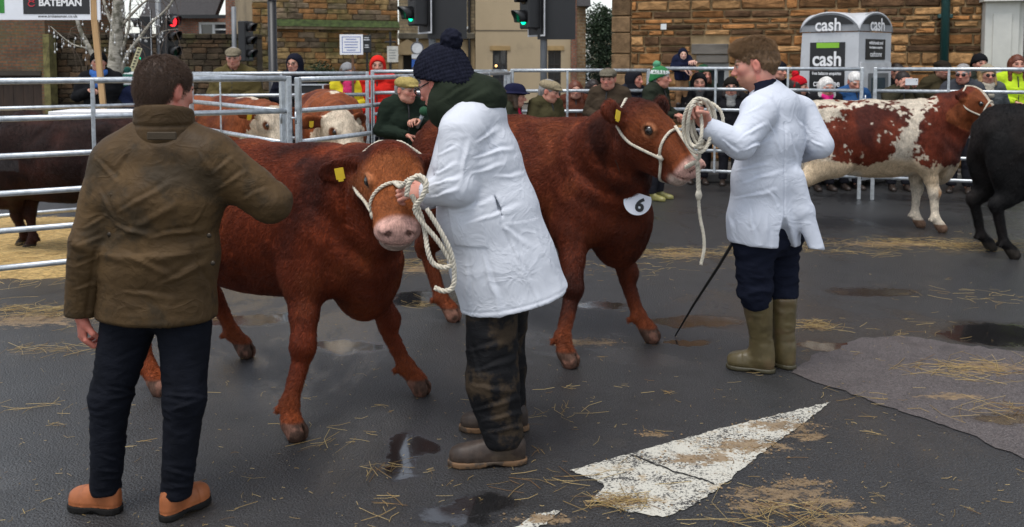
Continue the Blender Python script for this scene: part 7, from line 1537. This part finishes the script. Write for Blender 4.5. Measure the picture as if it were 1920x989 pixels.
def leafy(name, label, base, crowns, n, leaf, cols, seed, trunk=None, cat='tree'):
    rgn = np.random.default_rng(seed); r_ = empty(name, base, label, cat); P = []; 
    for (c, r, fr_) in crowns:
        k = int(n * fr_); d_ = rgn.normal(size=(k, 3)); d_ /= np.linalg.norm(d_, axis=1, keepdims=True); rad = rgn.random(k) ** .45; q = d_ * rad[:, None]; lump = 1 + .35 * fbm(q * 2.2 + seed, 1., 3, seed); P.append(np.array(c) + q * np.array(r) * lump[:, None])
    P = np.concatenate(P); P = P[P[:, 2] > .03]; k = len(P); a = rgn.normal(size=(k, 3)); a /= np.linalg.norm(a, axis=1, keepdims=True); b_ = np.cross(a, rgn.normal(size=(k, 3))); b_ /= np.linalg.norm(b_, axis=1, keepdims=True); L_ = leaf * rgn.uniform(.6, 1.4, (k, 1))
    V = np.stack([P - a * L_, P + b_ * L_ * .4, P + a * L_, P - b_ * L_ * .4], 1).reshape(-1, 3); Q = np.arange(4 * k).reshape(-1, 4); c0, c1 = np.array(cols[0]), np.array(cols[1]); t = np.clip(.5 + .8 * fbm(P, 1.2, 2, seed), 0, 1)[:, None] * rgn.uniform(.6, 1.2, (k, 1)); C_ = np.repeat(c0 + (c1 - c0) * np.clip(t, 0, 1), 4, 0)
    link('crown', npmesh('crown', V, Q, False, C_), pmat('leaf', attr=True, rough=.6, var=.1, bump=0, spec=.3), r_)
    if trunk: b = MB(); b.tube(trunk[0], trunk[1], 10); b.obj('trunk', pmat('bark_dark', (.05, .04, .03), .9), r_, None, True)
    return r_
Yy = 46.; bx = fx(1124, Yy)[0]
leafy('yew_tree', 'dark evergreen tree in the gap beside the cream house', (bx, Yy, 0), [((0, 0, 2.2), (1.5, 1.6, 2.3), .55), ((.0, 0, 3.4), (.8, .9, 1.1), .25), ((.5, .5, 1.3), (1.2, 1.2, 1.4), .2)], 9000, .085, ((.012, .022, .010), (.045, .075, .035)), 4, ([(0, 0, 0), (.05, 0, 1.5), (0, 0, 3.2)], [.22, .16, .06]))
Yh = 19.; leafy('shrub', 'small dark clipped shrub behind the equipment case', (fx(600, Yh)[0], Yh, 0), [((0, 0, .9), (.40, .35, .75), .6), ((.05, 0, 1.35), (.36, .3, .28), .4)], 3500, .03, ((.010, .02, .006), (.03, .055, .015)), 7, ([(0, 0, 0), (0, 0, .9)], [.05, .03]), 'shrub')
b = MB(); b.box(-.2, 14, 60, 70, 0, 4.3); dist = empty('distant_house', (0, 0, 0), 'distant grey roofline above the evergreen', 'house'); o_ = bpart(dist, 'wall', REND, fx(1126, 60)[0], fx(1126, 60)[0] + 9, 60, 68, 0, zt(40, 60)); b = MB(); x0_ = fx(1122, 60)[0]; b.prism([(x0_, zt(40, 60)), (x0_ + 10, zt(40, 60)), (x0_ + 10, zt(28, 60)), (x0_ + .6, zt(28, 60))], 59.6, 68.2); b.obj('roof', SLATE, dist); b = MB(); b.box(x0_ + .35, x0_ + .75, 62, 62.6, zt(30, 60), zt(14, 60)); b.obj('chimney', BRK, dist)
